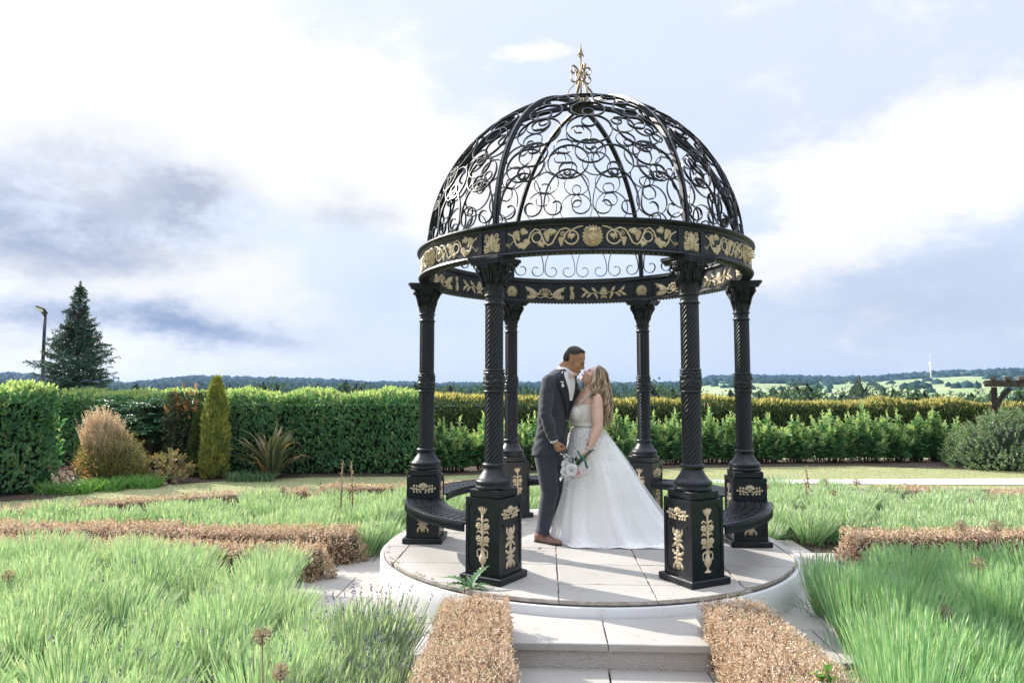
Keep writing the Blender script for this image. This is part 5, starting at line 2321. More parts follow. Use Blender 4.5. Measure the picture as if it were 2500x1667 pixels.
            q = Vector((-0.03 - 0.090 * math.cos(sd) * math.cos(el), 0.092 * math.sin(sd), 0.045 + 0.090 * math.sin(el)))
            tx, ty, dy = rnd.uniform(1368, 1402), rnd.uniform(950, 990), rnd.uniform(-0.16, 0.14)
            g = q + Vector((-0.06, 0.0, -0.02))
        p0 = M @ q
        p1 = M @ g
        p3 = P(tx, ty, dy)
        mid = P(tx + rnd.uniform(2, 12), 905 + rnd.uniform(-10, 15), 0.3 * (p1.y - 6.82) + 0.7 * dy)
        amp = rnd.uniform(0.008, 0.017)
        cl = int(tx / 9)                      # neighbouring locks wave together
        ph = (cl * 2.4) % 6.28 + rnd.uniform(-0.8, 0.8)
        wl = 0.10 + 0.012 * ((cl * 7) % 3)
        pts, rs = [], []
        n = 24
        length = (p1 - p0).length + (p3 - p1).length
        rr0 = rnd.uniform(0.0040, 0.0078)
        for k in range(n + 1):
            t = k / n
            a = p0 * (1 - t) ** 3 + p1 * 3 * t * (1 - t) ** 2 + mid * 3 * t * t * (1 - t) + p3 * t ** 3
            wv = min(1, max(0, t - 0.15) * 2.2) * amp
            a = a + Vector((math.sin(ph + t * length / wl * 6.28) * wv, math.cos(ph + t * length / wl * 6.28) * wv * 0.9, 0))
            pts.append(a)
            rs.append(rr0 * (0.5 + 0.6 * math.sin(PI * min(1, t * 0.85 + 0.12))) * (1 if t < 0.88 else max(0.08, (1 - t) * 8)))
        lk.tube(pts, rs, 4, 0, True, 0.55)
    put('lock', lk.mesh('lock', 'blonde_hair'), hair)
    # ---- bodice, straps, skirt
    bd = MB()
    bst = [(c, a + 0.007, d + 0.007) for (c, a, d) in st]
    bod = Stack(bst, F, 40, 0.05)
    bod.patch(bd, 1.4, 5.15, lambda s: -PI, lambda s: PI, 0.0, 18, 60, 0.005)
    # sweetheart neckline: two raised cups
    for sg in (-1, 1):
        bd.ball(P(1338, 950) + F * 0.085 + Rt * (sg * 0.070), 1.0, 20, 14, 0, (0.070, 0.070, 0.080))
    bdo = put('bodice', bd.mesh('bodice', 'lace'))
    sb = MB()
    bod.patch(sb, 2.35, 2.75, lambda s: -PI, lambda s: PI, 0.006, 3, 60, 0.006)
    put('waistband', sb.mesh('waistband', 'satin_white'), bdo)
    for sg in (-1, 1):
        sp = MB()
        pts = [P(1338, 950) + F * 0.120 + Rt * (sg * 0.085) + Vector((0, 0, 0.055)), bod.at(5.6, sg * 0.72, 0.012), bod.at(6.35, sg * 1.05, 0.012), bod.at(6.9, sg * 1.5, 0.012), bod.at(6.5, sg * 2.1, 0.012), bod.at(5.2, sg * 2.5, 0.008)]
        sp.tube(pts, 0.0055, 6)
        put('strap', sp.mesh('strap', 'lace'), bdo)

    ks = 0.00425
    lev = [(984, 1313, 1383, 0.150), (1002, 1308, 1396, 0.195), (1040, 1299, 1424, 0.25), (1080, 1289, 1450, 0.315), (1120, 1279, 1474, 0.36), (1160, 1268, 1500, 0.395), (1195, 1259, 1524, 0.425), (1222, 1252, 1548, 0.45), (1241, 1244, 1568, 0.475)]

    def skirt(mb, scale, seed, amp, zlift=0.0):
        rnd = np.random.default_rng(seed)
        ph = rnd.uniform(0, 6.28, 6)
        n = 200
        rows = 60
        vs = []
        for j in range(rows + 1):
            t = j / rows * (len(lev) - 1)
            i = min(len(lev) - 2, int(t))
            f = t - i
            y, l, r, d = [lev[i][k] + (lev[i + 1][k] - lev[i][k]) * f for k in range(4)]
            cx = ((l + r) / 2 - 1176) * ks
            rx = (r - l) / 2 * ks * scale
            tt = j / rows
            z = 1.73 + (895 - y) * ks
            z = 0.292 + (z - 0.257) * (1.345 - 0.29) / (1.335 - 0.257) + zlift if True else z
            for k in range(n):
                a = 2 * PI * k / n
                w9 = 9 * a + ph[0] + 0.9 * math.sin(3 * a + ph[1]) + 0.5 * tt * math.sin(2 * a + ph[3])
                fold = amp * tt ** 0.8 * ((0.62 - abs(math.sin(w9 * 0.5)) * 1.25) + (0.5 - abs(math.sin(8.5 * a + ph[2] + tt * 0.8))) * 0.75 * (0.5 + 0.5 * math.sin(5 * a + ph[4])) + math.sin(31 * a + ph[3]) * 0.16)
                fold += 0.010 * math.sin(46 * a + ph[4]) * max(0, 1 - tt * 2.2)
                rr = 1 + fold
                # train sweeps back to the right along the floor
                tail = max(0.0, tt - 0.72) / 0.28
                ex = 1 + 0.16 * tail ** 1.5 * max(0, math.cos(a)) ** 2
                zz = z
                if tt > 0.93:
                    zz = z + 0.012 * (math.sin(9 * a + ph[0]) + 1) * (1 - (1 - tt) / 0.07)
                vs.append((cx + rx * rr * ex * math.cos(a), 6.825 + 0.115 * min(1, tt * 1.6) + d * scale * rr * math.sin(a) - 0.02 * tt, max(zz, 0.2925 + zlift)))
        # flared hem lying on the floor
        for e, (o1, dz) in enumerate(((0.035, 0.006), (0.075, 0.0005))):
            for k in range(n):
                a = 2 * PI * k / n
                bx, by, bz = vs[rows * n + k]
                w = 1 + 0.7 * math.sin(7 * a + ph[5]) + 1.3 * max(0, math.cos(a))
                vs.append((bx + o1 * w * math.cos(a), by + o1 * w * math.sin(a) * 0.7, 0.2925 + dz + zlift + (0.012 * (1 + math.sin(13 * a + ph[1])) if e == 0 else 0.003 * (1 + math.sin(19 * a)))))
        fs = []
        for j in range(rows + 2):
            for k in range(n):
                k2 = (k + 1) % n
                fs.append((j * n + k, (j + 1) * n + k, (j + 1) * n + k2, j * n + k2))
        mb.add(vs, fs)
    sk = MB()
    skirt(sk, 0.985, 3, 0.10)
    sko = put('skirt', sk.mesh('skirt', 'satin_white'))
    tl = MB()
    skirt(tl, 1.035, 8, 0.11, 0.002)
    put('tulle_layer', tl.mesh('tulle_layer', 'tulle'), sko)
    # lace flowers on the upper skirt
    la = MB()
    rnd = random.Random(4)
    for i in range(110):
        a = rnd.uniform(PI * 0.95, PI * 1.95)
        tt = abs(rnd.gauss(0, 0.16)) + 0.02
        t = tt * (len(lev) - 1)
        ii = min(len(lev) - 2, int(t))
        f = t - ii
        y, l, r, d = [lev[ii][k] + (lev[ii + 1][k] - lev[ii][k]) * f for k in range(4)]
        cx = ((l + r) / 2 - 1176) * ks
        rx = (r - l) / 2 * ks * 1.05
        z = 1.73 + (895 - y) * ks
        z = 0.292 + (z - 0.257) * (1.345 - 0.29) / (1.335 - 0.257)
        c = Vector((cx + rx * math.cos(a), 6.825 + 0.115 * min(1, tt * 1.6) + d * 1.05 * math.sin(a) - 0.02 * tt, z))
        nrm = Vector((math.cos(a), math.sin(a) * 1.2, 0.25)).normalized()
        tx = Vector((-nrm.y, nrm.x, 0)).normalized()
        tz = nrm.cross(tx)
        r0 = rnd.uniform(0.008, 0.017)
        for k in range(5):
            b0 = 2 * PI * k / 5 + rnd.uniform(0, 1)
            dv = tx * math.cos(b0) + tz * math.sin(b0)
            sv = nrm.cross(dv)
            la.add([c, c + dv * r0 * 0.6 + sv * r0 * 0.4 + nrm * 0.003, c + dv * r0 + nrm * 0.001, c + dv * r0 * 0.6 - sv * r0 * 0.4 + nrm * 0.003], [(0, 1, 2, 3)])
    put('lace_flowers', la.mesh('lace_flowers', 'satin_white'), sko)['kind'] = 'stuff'
    # bracelet, ring, tattoo
    br = MB()
    d = (wri_l - elb_l).normalized()
    u = d.orthogonal().normalized()
    w = d.cross(u)
    for k in range(22):
        a = 2 * PI * k / 22
        br.ball(wri_l - d * 0.008 + (u * math.cos(a) + w * math.sin(a)) * 0.0325, 0.0052, 6, 5)
    put('bracelet', br.mesh('bracelet', 'satin_white'))
    tt_ = MB()
    for k in range(9):
        q = elb_l.lerp(wri_l, 0.28 + 0.06 * k)
        rr = 0.047 + (0.030 - 0.047) * (0.28 + 0.06 * k)
        c = q + Vector((-0.62, -0.72, -0.2)).normalized() * (rr + 0.0008)
        tt_.ball(c, 1.0, 8, 5, 0, (0.0045 + 0.003 * (k % 3), 0.0035, 0.010 + 0.004 * ((k * 7) % 3)))
    put('tattoo', tt_.mesh('tattoo', 'ink'))


solid('hair_base', (0.085, 0.055, 0.036), (0.30, 0.22, 0.14), rough=0.5, scale=26, bump=0.7, bump_scale=120, bump_dist=0.006)
build_bride()


# ------------------------------------------------------------------ bouquet held by the bride
def build_bouquet():
    P = pxm(0.00405, 6.50)
    hand = P(1339, 1052)
    c0 = P(1312, 1077)
    root = empty('bouquet', c0)
    tag(root, 'bouquet of white and pink roses with green ribbon in the womans hand', 'bouquet')
    O = c0.copy()

    def put(name, mb, mat, parent=root):
        me = mb.mesh(name, mat)
        me.transform(Matrix.Translation(-O))
        return link(name, me, parent)

    def bloom(c, r, mat, seed):
        rnd = random.Random(seed)
        m = MB()
        for ring, (n, tilt, L) in enumerate(((5, 0.15, 0.55), (7, 0.55, 0.8), (9, 0.95, 1.0), (10, 1.45, 1.05))):
            for k in range(n):
                a = 2 * PI * (k + rnd.random() * 0.6) / n
                ax = Vector((-0.25, -0.9, -0.3)).normalized()          # flower faces the viewer's side and down
                u = ax.orthogonal().normalized()
                w = ax.cross(u)
                d = (u * math.cos(a) + w * math.sin(a))
                s = ax.cross(d)
                base = c - ax * r * 0.35
                vs = []
                for i in range(5):
                    t = i / 4
                    ang = tilt * (0.35 + 0.75 * t)
                    p = base + (ax * math.cos(ang) + d * math.sin(ang)) * (r * L * (0.15 + t * 0.95))
                    hw = r * 0.55 * math.sin(PI * (0.18 + 0.68 * t)) * L
                    cup = (ax * 0.10 * r)
                    vs += [p - s * hw + cup + d * rnd.uniform(-1, 1) * r * 0.05, p, p + s * hw + cup + d * rnd.uniform(-1, 1) * r * 0.05]
                fs = []
                for i in range(4):
                    q = i * 3
                    fs += [(q, q + 1, q + 4, q + 3), (q + 1, q + 2, q + 5, q + 4)]
                m.add(vs, fs)
        return m
    for i, (px, py, dy, r, mat) in enumerate(((1300, 1067, -0.03, 0.044, 'petal_white'), (1311, 1077, -0.065, 0.054, 'petal_white'), (1298, 1083, -0.03, 0.044, 'petal_white'), (1325, 1082, -0.06, 0.042, 'petal_pink'), (1328, 1091, -0.03, 0.038, 'petal_white'), (1308, 1089, 0.0, 0.042, 'petal_white'), (1313, 1069, 0.02, 0.042, 'petal_white'))):
        put('rose', bloom(P(px, py, dy), r, mat, i), mat)
    gy = MB()
    st = MB()
    rnd = random.Random(2)
    for i in range(90):
        cl = rnd.choice(((1316, 1100, 0.05), (1308, 1104, 0.06), (1340, 1085, 0.05), (1299, 1052, 0.04), (1290, 1095, 0.05), (1296, 1046, 0.05)))
        p = P(cl[0], cl[1], -0.04) + Vector((rnd.gauss(0, 1), rnd.gauss(0, 1), rnd.gauss(0, 1))) * cl[2] * 0.34
        gy.ball(p, rnd.uniform(0.004, 0.0065), 5, 4)
        st.tube([p, p.lerp(O, 0.4)], 0.0007, 3)
    g = put('gypsophila', gy, 'petal_white')
    put('sprig', st, 'bouquet_green', g)['kind'] = 'stuff'
    f = Field()
    n = 46
    base = np.array([rnd.uniform(-1, 1) for _ in range(n * 3)]).reshape(n, 3)
    c = np.array(P(1318, 1066, -0.01))
    f.leaves(c + base * 0.035, unit(base + np.array([0.1, -0.2, 0.15])), RNG.uniform(0.03, 0.06, n), RNG.uniform(0.016, 0.028, n))
    f.build('leaf', 'bouquet_green', root, tuple(O))
    sm = MB()
    for i in range(9):
        o = Vector((rnd.uniform(-1, 1), rnd.uniform(-1, 1), rnd.uniform(-1, 1))) * 0.010
        sm.tube([O + o * 2.5, hand + o * 0.8, hand + (hand - O) * 0.75 + o * 1.8], [0.0035, 0.0035, 0.003], 5)
    put('stem', sm, 'bouquet_green')
    rb = MB()
    ax = (hand - O).normalized()
    def tail(pts, w):
        q = [Vector(p) for p in pts]
        for _ in range(3):
            r2 = [q[0]]
            for i in range(len(q) - 1):
                r2 += [q[i].lerp(q[i + 1], 0.25), q[i].lerp(q[i + 1], 0.75)]
            q = r2 + [q[-1]]
        rb.bar(q, [(0.25, -1, 0.1)] * len(q), 0.002, w)
    tail([hand + Vector((0.0, -0.03, 0)), hand + Vector((0.014, -0.045, -0.02)), hand + Vector((0.022, -0.04, -0.06)), hand + Vector((0.036, -0.035, -0.085))], 0.020)
    tail([hand + Vector((-0.01, -0.03, 0)), hand + Vector((-0.03, -0.04, 0.02)), hand + Vector((-0.055, -0.03, 0.075))], 0.018)
    rb.tube([O.lerp(hand, 0.55), O.lerp(hand, 1.2)], [0.017, 0.016], 12)
    put('ribbon', rb, 'ribbon_green')


build_bouquet()
# ================================================================== foliage materials
leafy('laurel', [(0.0, (0.050, 0.165, 0.085)), (0.45, (0.088, 0.240, 0.115)), (0.8, (0.150, 0.315, 0.150)), (1.0, (0.28, 0.40, 0.20))], rough=0.32, trans=0.36, spec=0.5, patch=(1.3, (0.19, 0.33, 0.15), 0.45))
leafy('laurel_new', [(0.0, (0.26, 0.37, 0.16)), (0.5, (0.40, 0.49, 0.24)), (1.0, (0.56, 0.60, 0.34))], rough=0.38, trans=0.45, spec=0.4)
leafy('yew_gold', [(0.0, (0.045, 0.085, 0.028)), (0.5, (0.085, 0.130, 0.040)), (1.0, (0.17, 0.19, 0.06))], rough=0.6, trans=0.25, spec=0.2)
leafy('yew_tip', [(0.0, (0.327, 0.286, 0.099)), (0.5, (0.505, 0.415, 0.182)), (1.0, (0.669, 0.543, 0.281))], rough=0.6, trans=0.45, spec=0.2)
leafy('spruce', [(0.0, (0.027, 0.068, 0.051)), (0.6, (0.060, 0.123, 0.095)), (1.0, (0.128, 0.203, 0.162))], rough=0.6, trans=0.12, spec=0.2)
leafy('cones', [(0.0, (0.035, 0.022, 0.018)), (1.0, (0.085, 0.055, 0.040))], rough=0.8, trans=0.0)
leafy('gold_conifer', [(0.0, (0.160, 0.190, 0.046)), (0.5, (0.319, 0.324, 0.080)), (1.0, (0.619, 0.540, 0.179))], rough=0.6, trans=0.3, spec=0.2, patch=(4.0, (0.15, 0.24, 0.085), 0.8))
leafy('heath', [(0.0, (0.15, 0.15, 0.05)), (0.5, (0.28, 0.245, 0.10)), (1.0, (0.44, 0.37, 0.19))], rough=0.65, trans=0.3, spec=0.2)
leafy('heath_tip', [(0.0, (0.50, 0.37, 0.23)), (0.6, (0.64, 0.52, 0.37)), (1.0, (0.74, 0.64, 0.50))], rough=0.7, trans=0.4, spec=0.2, tcol=(1.1, 1.0, 0.85))
leafy('mahonia', [(0.0, (0.032, 0.099, 0.050)), (0.6, (0.063, 0.162, 0.081)), (1.0, (0.126, 0.252, 0.126))], rough=0.42, trans=0.15, spec=0.35)
leafy('photinia_green', [(0.0, (0.045, 0.095, 0.050)), (0.6, (0.085, 0.140, 0.075)), (1.0, (0.18, 0.14, 0.085))], rough=0.3, trans=0.15, spec=0.5)
leafy('photinia_red', [(0.0, (0.34, 0.15, 0.06)), (0.5, (0.52, 0.26, 0.10)), (1.0, (0.62, 0.38, 0.18))], rough=0.3, trans=0.35, spec=0.5, tcol=(1.2, 1.0, 0.7))
leafy('pieris', [(0.0, (0.084, 0.119, 0.049)), (0.5, (0.210, 0.196, 0.091)), (0.8, (0.476, 0.392, 0.224)), (1.0, (0.560, 0.182, 0.098))], rough=0.4, trans=0.25)
leafy('phormium', [(0.0, (0.035, 0.042, 0.026)), (0.55, (0.075, 0.085, 0.050)), (0.85, (0.12, 0.12, 0.075)), (1.0, (0.36, 0.21, 0.09))], rough=0.38, trans=0.15)
leafy('iris_leaf', [(0.0, (0.065, 0.195, 0.052)), (0.6, (0.143, 0.312, 0.078)), (1.0, (0.312, 0.468, 0.130))], rough=0.45, trans=0.4)
leafy('escallonia', [(0.0, (0.057, 0.135, 0.060)), (0.6, (0.123, 0.207, 0.090)), (0.85, (0.228, 0.306, 0.150)), (1.0, (0.684, 0.594, 0.440))], rough=0.35, trans=0.25)
leafy('lavender_stem', [(0.0, (0.20, 0.37, 0.17)), (0.5, (0.34, 0.51, 0.275)), (1.0, (0.48, 0.60, 0.38))], rough=0.6, trans=0.45, spec=0.25, tcol=(1.05, 1.1, 0.85))
leafy('lavender_leaf', [(0.0, (0.07, 0.22, 0.09)), (0.6, (0.13, 0.32, 0.14)), (1.0, (0.25, 0.43, 0.20))], rough=0.6, trans=0.25, spec=0.2)
leafy('lavender_green', [(0.0, (0.19, 0.39, 0.17)), (0.5, (0.31, 0.53, 0.25)), (1.0, (0.45, 0.62, 0.34))], rough=0.6, trans=0.45, spec=0.25, tcol=(1.05, 1.1, 0.85))
leafy('lavender_bud_green', [(0.0, (0.24, 0.42, 0.20)), (0.6, (0.40, 0.56, 0.30)), (0.95, (0.52, 0.60, 0.38)), (1.0, (0.34, 0.32, 0.40))], rough=0.7, trans=0.35, spec=0.2)
leafy('lavender_grey', [(0.0, (0.143, 0.225, 0.143)), (0.6, (0.225, 0.307, 0.203)), (1.0, (0.345, 0.420, 0.285))], rough=0.7, trans=0.25, spec=0.2)
leafy('lavender_bud', [(0.0, (0.42, 0.52, 0.32)), (0.55, (0.57, 0.64, 0.45)), (0.94, (0.66, 0.69, 0.53)), (1.0, (0.42, 0.39, 0.47))], rough=0.7, trans=0.3, spec=0.2)
leafy('lavender_purple', [(0.0, (0.10, 0.09, 0.17)), (0.5, (0.16, 0.14, 0.24)), (1.0, (0.24, 0.21, 0.29))], rough=0.8, trans=0.1)
leafy('dead_box', [(0.0, (0.33, 0.215, 0.13)), (0.35, (0.55, 0.41, 0.275)), (0.72, (0.69, 0.56, 0.43)), (0.955, (0.79, 0.72, 0.62)), (1.0, (0.26, 0.33, 0.12))], rough=0.7, trans=0.25, spec=0.2, tcol=(1.1, 0.95, 0.75))
leafy('lawn_blade', [(0.0, (0.216, 0.270, 0.101)), (0.5, (0.338, 0.358, 0.155)), (1.0, (0.499, 0.459, 0.243))], rough=0.7, trans=0.35, spec=0.15)
leafy('thistle', [(0.0, (0.04, 0.12, 0.05)), (0.5, (0.07, 0.18, 0.07)), (1.0, (0.26, 0.34, 0.20))], rough=0.5, trans=0.25)
leafy('allium', [(0.0, (0.208, 0.137, 0.111)), (0.5, (0.390, 0.280, 0.221)), (1.0, (0.572, 0.455, 0.338))], rough=0.8, trans=0.2)
leafy('allium_pink', [(0.0, (0.26, 0.12, 0.12)), (0.5, (0.36, 0.20, 0.19)), (1.0, (0.46, 0.34, 0.27))], rough=0.8, trans=0.2)
leafy('allium_orange', [(0.0, (0.38, 0.20, 0.12)), (0.5, (0.46, 0.27, 0.17)), (1.0, (0.52, 0.36, 0.25))], rough=0.8, trans=0.2)
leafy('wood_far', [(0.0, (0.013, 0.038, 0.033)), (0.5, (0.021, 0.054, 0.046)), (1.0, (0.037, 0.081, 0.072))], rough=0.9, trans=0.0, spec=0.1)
leafy('tree_leaf', [(0.0, (0.034, 0.075, 0.036)), (0.5, (0.065, 0.117, 0.055)), (1.0, (0.130, 0.189, 0.098))], rough=0.7, trans=0.2, spec=0.15)
solid('dry_stem', (0.20, 0.13, 0.085), (0.30, 0.21, 0.14), rough=0.8, scale=40)
solid('lamp_paint', (0.010, 0.013, 0.035), (0.014, 0.018, 0.045), rough=0.4, scale=10)
solid('lamp_glass', (0.65, 0.66, 0.66), rough=0.15)
solid('lamp_case', (0.012, 0.013, 0.016), rough=0.5)
solid('pergola_wood', (0.012, 0.010, 0.010), (0.040, 0.034, 0.032), rough=0.85, scale=6, bump=0.5, bump_scale=30)
solid('pergola_beam', (0.045, 0.036, 0.032), (0.14, 0.12, 0.11), rough=0.9, scale=6, bump=0.5, bump_scale=30)
solid('turbine_white', (0.78, 0.79, 0.80), rough=0.5)


def rnd(a, b, n):
    return RNG.uniform(a, b, n)


def shoots(field, P, D, L, nleaf, ll, lw, fold=0.25, curl=0.12, spread=0.75, simple=False):
    """leafy shoots: nleaf leaves spiralling up each stem P + D*L"""
    n = len(P)
    D = unit(D)
    a = unit(np.cross(D, rand_dirs(n)))
    b = np.cross(D, a)
    Lr = np.broadcast_to(np.asarray(L, float), (n,))
    ph = rnd(0, 6.28, n)
    for k in range(nleaf):
        t = (k + 0.5) / nleaf
        ang = ph + k * 2.4
        out = a * np.cos(ang)[:, None] + b * np.sin(ang)[:, None]
        pos = P + D * (Lr * t)[:, None]
        dirv = unit(out * spread * (1.1 - 0.7 * t) + D * (0.45 + 0.9 * t) + rand_dirs(n) * 0.15)
        sc = rnd(0.75, 1.15, n) * (1.0 - 0.25 * t)
        if simple:
            field.cards(pos, dirv, ll * sc, lw * sc * 1.15, up=D + rand_dirs(n) * 0.5)
        else:
            field.leaves(pos, dirv, ll * sc, lw * sc, up=D + rand_dirs(n) * 0.3, fold=fold, curl=curl)


# ------------------------------------------------------------------ hedge as a long rounded box along a polyline
def smooth_line(line, it=3):
    q = [tuple(p) for p in line]
    if len(q) < 3:
        return q
    for _ in range(it):
        r2 = [q[0]]
        for i in range(len(q) - 1):
            r2 += [(q[i][0] * 0.75 + q[i + 1][0] * 0.25, q[i][1] * 0.75 + q[i + 1][1] * 0.25), (q[i][0] * 0.25 + q[i + 1][0] * 0.75, q[i][1] * 0.25 + q[i + 1][1] * 0.75)]
        q = r2 + [q[-1]]
    return q


def hedge_points(line, width, height, n, seed=1, top_share=0.35, lump=0.08, z0=0.0, hfun=None, front_share=0.75):
    """random points on the outside of a hedge following line (list of xy). returns P, normal, is_top"""
    line = np.array(smooth_line(line), float)
    seg = np.diff(line, axis=0)
    ln = np.linalg.norm(seg, axis=1)
    cum = np.concatenate([[0], np.cumsum(ln)])
    s = rnd(0, cum[-1], n)
    i = np.clip(np.searchsorted(cum, s, side='right') - 1, 0, len(seg) - 1)
    f = (s - cum[i]) / ln[i]
    c = line[i] + seg[i] * f[:, None]
    t = seg[i] / ln[i][:, None]
    nx = np.stack([t[:, 1], -t[:, 0]], 1)          # to the right of the direction of travel = front
    h = np.full(n, height) if hfun is None else hfun(s)
    r = RNG.random(n)
    top = r < top_share
    front = (~top) & (RNG.random(n) < front_share)
    u = rnd(-1, 1, n)
    zz = RNG.random(n) ** 0.85
    P = np.zeros((n, 3))
    Nn = np.zeros((n, 3))
    lat = np.where(top, u * 0.92, np.where(front, 1.0, -1.0))
    # rounding of the shoulders
    zt = np.where(top, 1.0 - 0.07 * np.abs(u) ** 3, zz * 0.97)
    lat = np.where(~top & (zt > 0.86), lat * (1 - (zt - 0.86) * 1.1), lat)
    wob = vnoise(c[:, 0] * 1.7, c[:, 1] * 1.7, zt * h * 2.2, seed) * lump + vnoise(c[:, 0] * 5, c[:, 1] * 5, zt * h * 6, seed + 9) * lump * 0.5
    off = lat * width * 0.5 + np.where(top, 0, np.sign(lat) * wob)
    P[:, :2] = c + nx * off[:, None]
    P[:, 2] = z0 + zt * h + np.where(top, wob, 0)
    Nn[:, :2] = nx * np.where(top, 0.35 * u, np.sign(lat))[:, None]
    Nn[:, 2] = np.where(top, 1.0, 0.25)
    return P, unit(Nn), top, zt


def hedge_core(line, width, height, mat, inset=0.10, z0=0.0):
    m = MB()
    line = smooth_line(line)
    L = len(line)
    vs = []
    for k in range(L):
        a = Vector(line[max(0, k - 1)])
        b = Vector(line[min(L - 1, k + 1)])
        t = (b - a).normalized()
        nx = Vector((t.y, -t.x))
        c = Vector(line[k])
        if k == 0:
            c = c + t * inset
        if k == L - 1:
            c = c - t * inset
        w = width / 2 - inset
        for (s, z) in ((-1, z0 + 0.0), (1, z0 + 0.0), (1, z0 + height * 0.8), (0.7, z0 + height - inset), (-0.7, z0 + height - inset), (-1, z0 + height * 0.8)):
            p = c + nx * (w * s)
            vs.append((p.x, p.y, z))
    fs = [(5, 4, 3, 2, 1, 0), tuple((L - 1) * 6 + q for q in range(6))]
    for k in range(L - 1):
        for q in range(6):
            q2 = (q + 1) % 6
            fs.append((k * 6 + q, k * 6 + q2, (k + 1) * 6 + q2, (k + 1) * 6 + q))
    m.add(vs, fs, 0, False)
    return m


def shift_build(mb, name, mat, root):
    me = mb.mesh(name, mat)
    me.transform(Matrix.Translation(-Vector(root.location)))
    return link(name, me, root)


def ends(line, width, height, n, lump=0.06):
    """points on both end faces"""
    line = np.array(line, float)
    out = []
    for (a, b) in ((line[0], line[1]), (line[-1], line[-2])):
        t = (a - b) / np.linalg.norm(a - b)
        nx = np.array([t[1], -t[0]])
        u = rnd(-1, 1, n)
        z = RNG.random(n)
        P = np.zeros((n, 3))
        w = vnoise(u * 2, z * 3, 0, 4) * lump
        P[:, :2] = a + nx * (u * width * 0.5 * 0.95)[:, None] + t * (w + 0.10 - 0.30 * u ** 2 - 0.16 * z ** 4)[:, None]
        P[:, 2] = z * height * 0.97
        Nn = np.zeros((n, 3))
        Nn[:, :2] = t
        Nn[:, 2] = 0.3
        out.append((P, unit(Nn)))
    return np.concatenate([out[0][0], out[1][0]]), np.concatenate([out[0][1], out[1][1]])


def laurel_hedge(label, line, width, height, n, n_shoot, end_n=0, lump=0.09):
    c = np.mean(np.array(line), axis=0)
    root = empty('laurel_hedge', (c[0], c[1], 0))
    tag(root, label, 'hedge')
    O = tuple(root.location)
    f = Field()
    P, Nn, top, zt = hedge_points(line, width, height, n, seed=int(n) % 17, lump=lump)
    if end_n:
        Pe, Ne = ends(line, width, height, end_n)
        P = np.concatenate([P, Pe])
        Nn = np.concatenate([Nn, Ne])
    m = len(P)
    D = unit(Nn * 0.75 + np.array([0, 0, 0.55]) + rand_dirs(m) * 0.75)
    P = P - Nn * rnd(0.0, 0.09, m)[:, None]
    f.leaves(P, D, rnd(0.07, 0.125, m), rnd(0.030, 0.048, m), up=Nn + rand_dirs(m) * 0.5, fold=0.2, curl=0.14)
    f.build('foliage', 'laurel', root, O)['kind'] = 'stuff'
    # pale young growth along the clipped top
    g = Field()
    P, Nn, top, zt = hedge_points(line, width * 0.98, height, n_shoot, seed=int(n) % 17, top_share=0.93, lump=lump)
    D = unit(np.array([0, 0, 1.0]) + rand_dirs(n_shoot) * 0.45)
    shoots(g, P - np.array([0, 0, 0.05]), D, rnd(0.08, 0.19, n_shoot), 7, 0.085, 0.034)
    g.build('young_shoots', 'laurel_new', root, O)['kind'] = 'stuff'
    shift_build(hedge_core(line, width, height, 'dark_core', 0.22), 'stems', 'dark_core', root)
    return root


# clipped laurel at the far left, nearest to the viewer; it turns back towards the spruce
laurel_hedge('tall clipped laurel hedge at the far left edge beside the spruce', [(-11.8, 10.55), (-10.6, 10.85), (-9.6, 11.25), (-9.0, 11.5), (-8.6, 11.85), (-8.42, 12.3)], 1.3, 1.72, 15000, 2100, 1300, 0.17)
# long clipped laurel behind the left lavender
laurel_hedge('long clipped laurel hedge behind the left lavender bed and the phormium', [(-13.0, 17.6), (-10.5, 16.5), (-8.4, 15.8), (-6.6, 15.05), (-5.0, 14.95), (-3.2, 14.9), (-1.75, 14.85)], 1.1, 1.60, 23000, 2900, 600, 0.10)


# ------------------------------------------------------------------ golden topped conifer hedge
def conifer_hedge():
    line = [(-2.6, 20.4), (2, 20.6), (7, 21.2), (12, 22.2), (17, 23.6)]
    root = empty('conifer_hedge', (5, 21, 0))
    tag(root, 'long conifer hedge with golden tips behind the young laurels', 'hedge')
    O = tuple(root.location)
    H = lambda s: 1.50 - 0.012 * s + 0.05 * np.sin(s * 0.9) + 0.04 * np.sin(s * 2.3)
    f = Field()
    n = 21000
    P, Nn, top, zt = hedge_points(line, 1.2, 1.5, n, 5, 0.25, 0.09, 0, H, 0.9)
    D = unit(Nn * 0.5 + np.array([0, 0, 0.8]) + rand_dirs(n) * 0.6)
    f.cards(P - Nn * rnd(0, 0.1, n)[:, None], D, rnd(0.07, 0.14, n), rnd(0.025, 0.05, n))
    f.build('foliage', 'yew_gold', root, O)['kind'] = 'stuff'
    g = Field()
    n = 6500
    P, Nn, top, zt = hedge_points(line, 1.2, 1.5, n, 5, 0.85, 0.09, 0, H, 0.9)
    keep = zt > 0.8
    P, Nn = P[keep], Nn[keep]
    n = len(P)
    D = unit(np.array([0, 0, 1.0]) + rand_dirs(n) * 0.55)
    g.cards(P - np.array([0, 0, 0.04]), D, rnd(0.09, 0.20, n), rnd(0.03, 0.05, n))
    g.build('golden_tips', 'yew_tip', root, O)['kind'] = 'stuff'
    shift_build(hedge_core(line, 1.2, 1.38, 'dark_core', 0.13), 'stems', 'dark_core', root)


conifer_hedge()


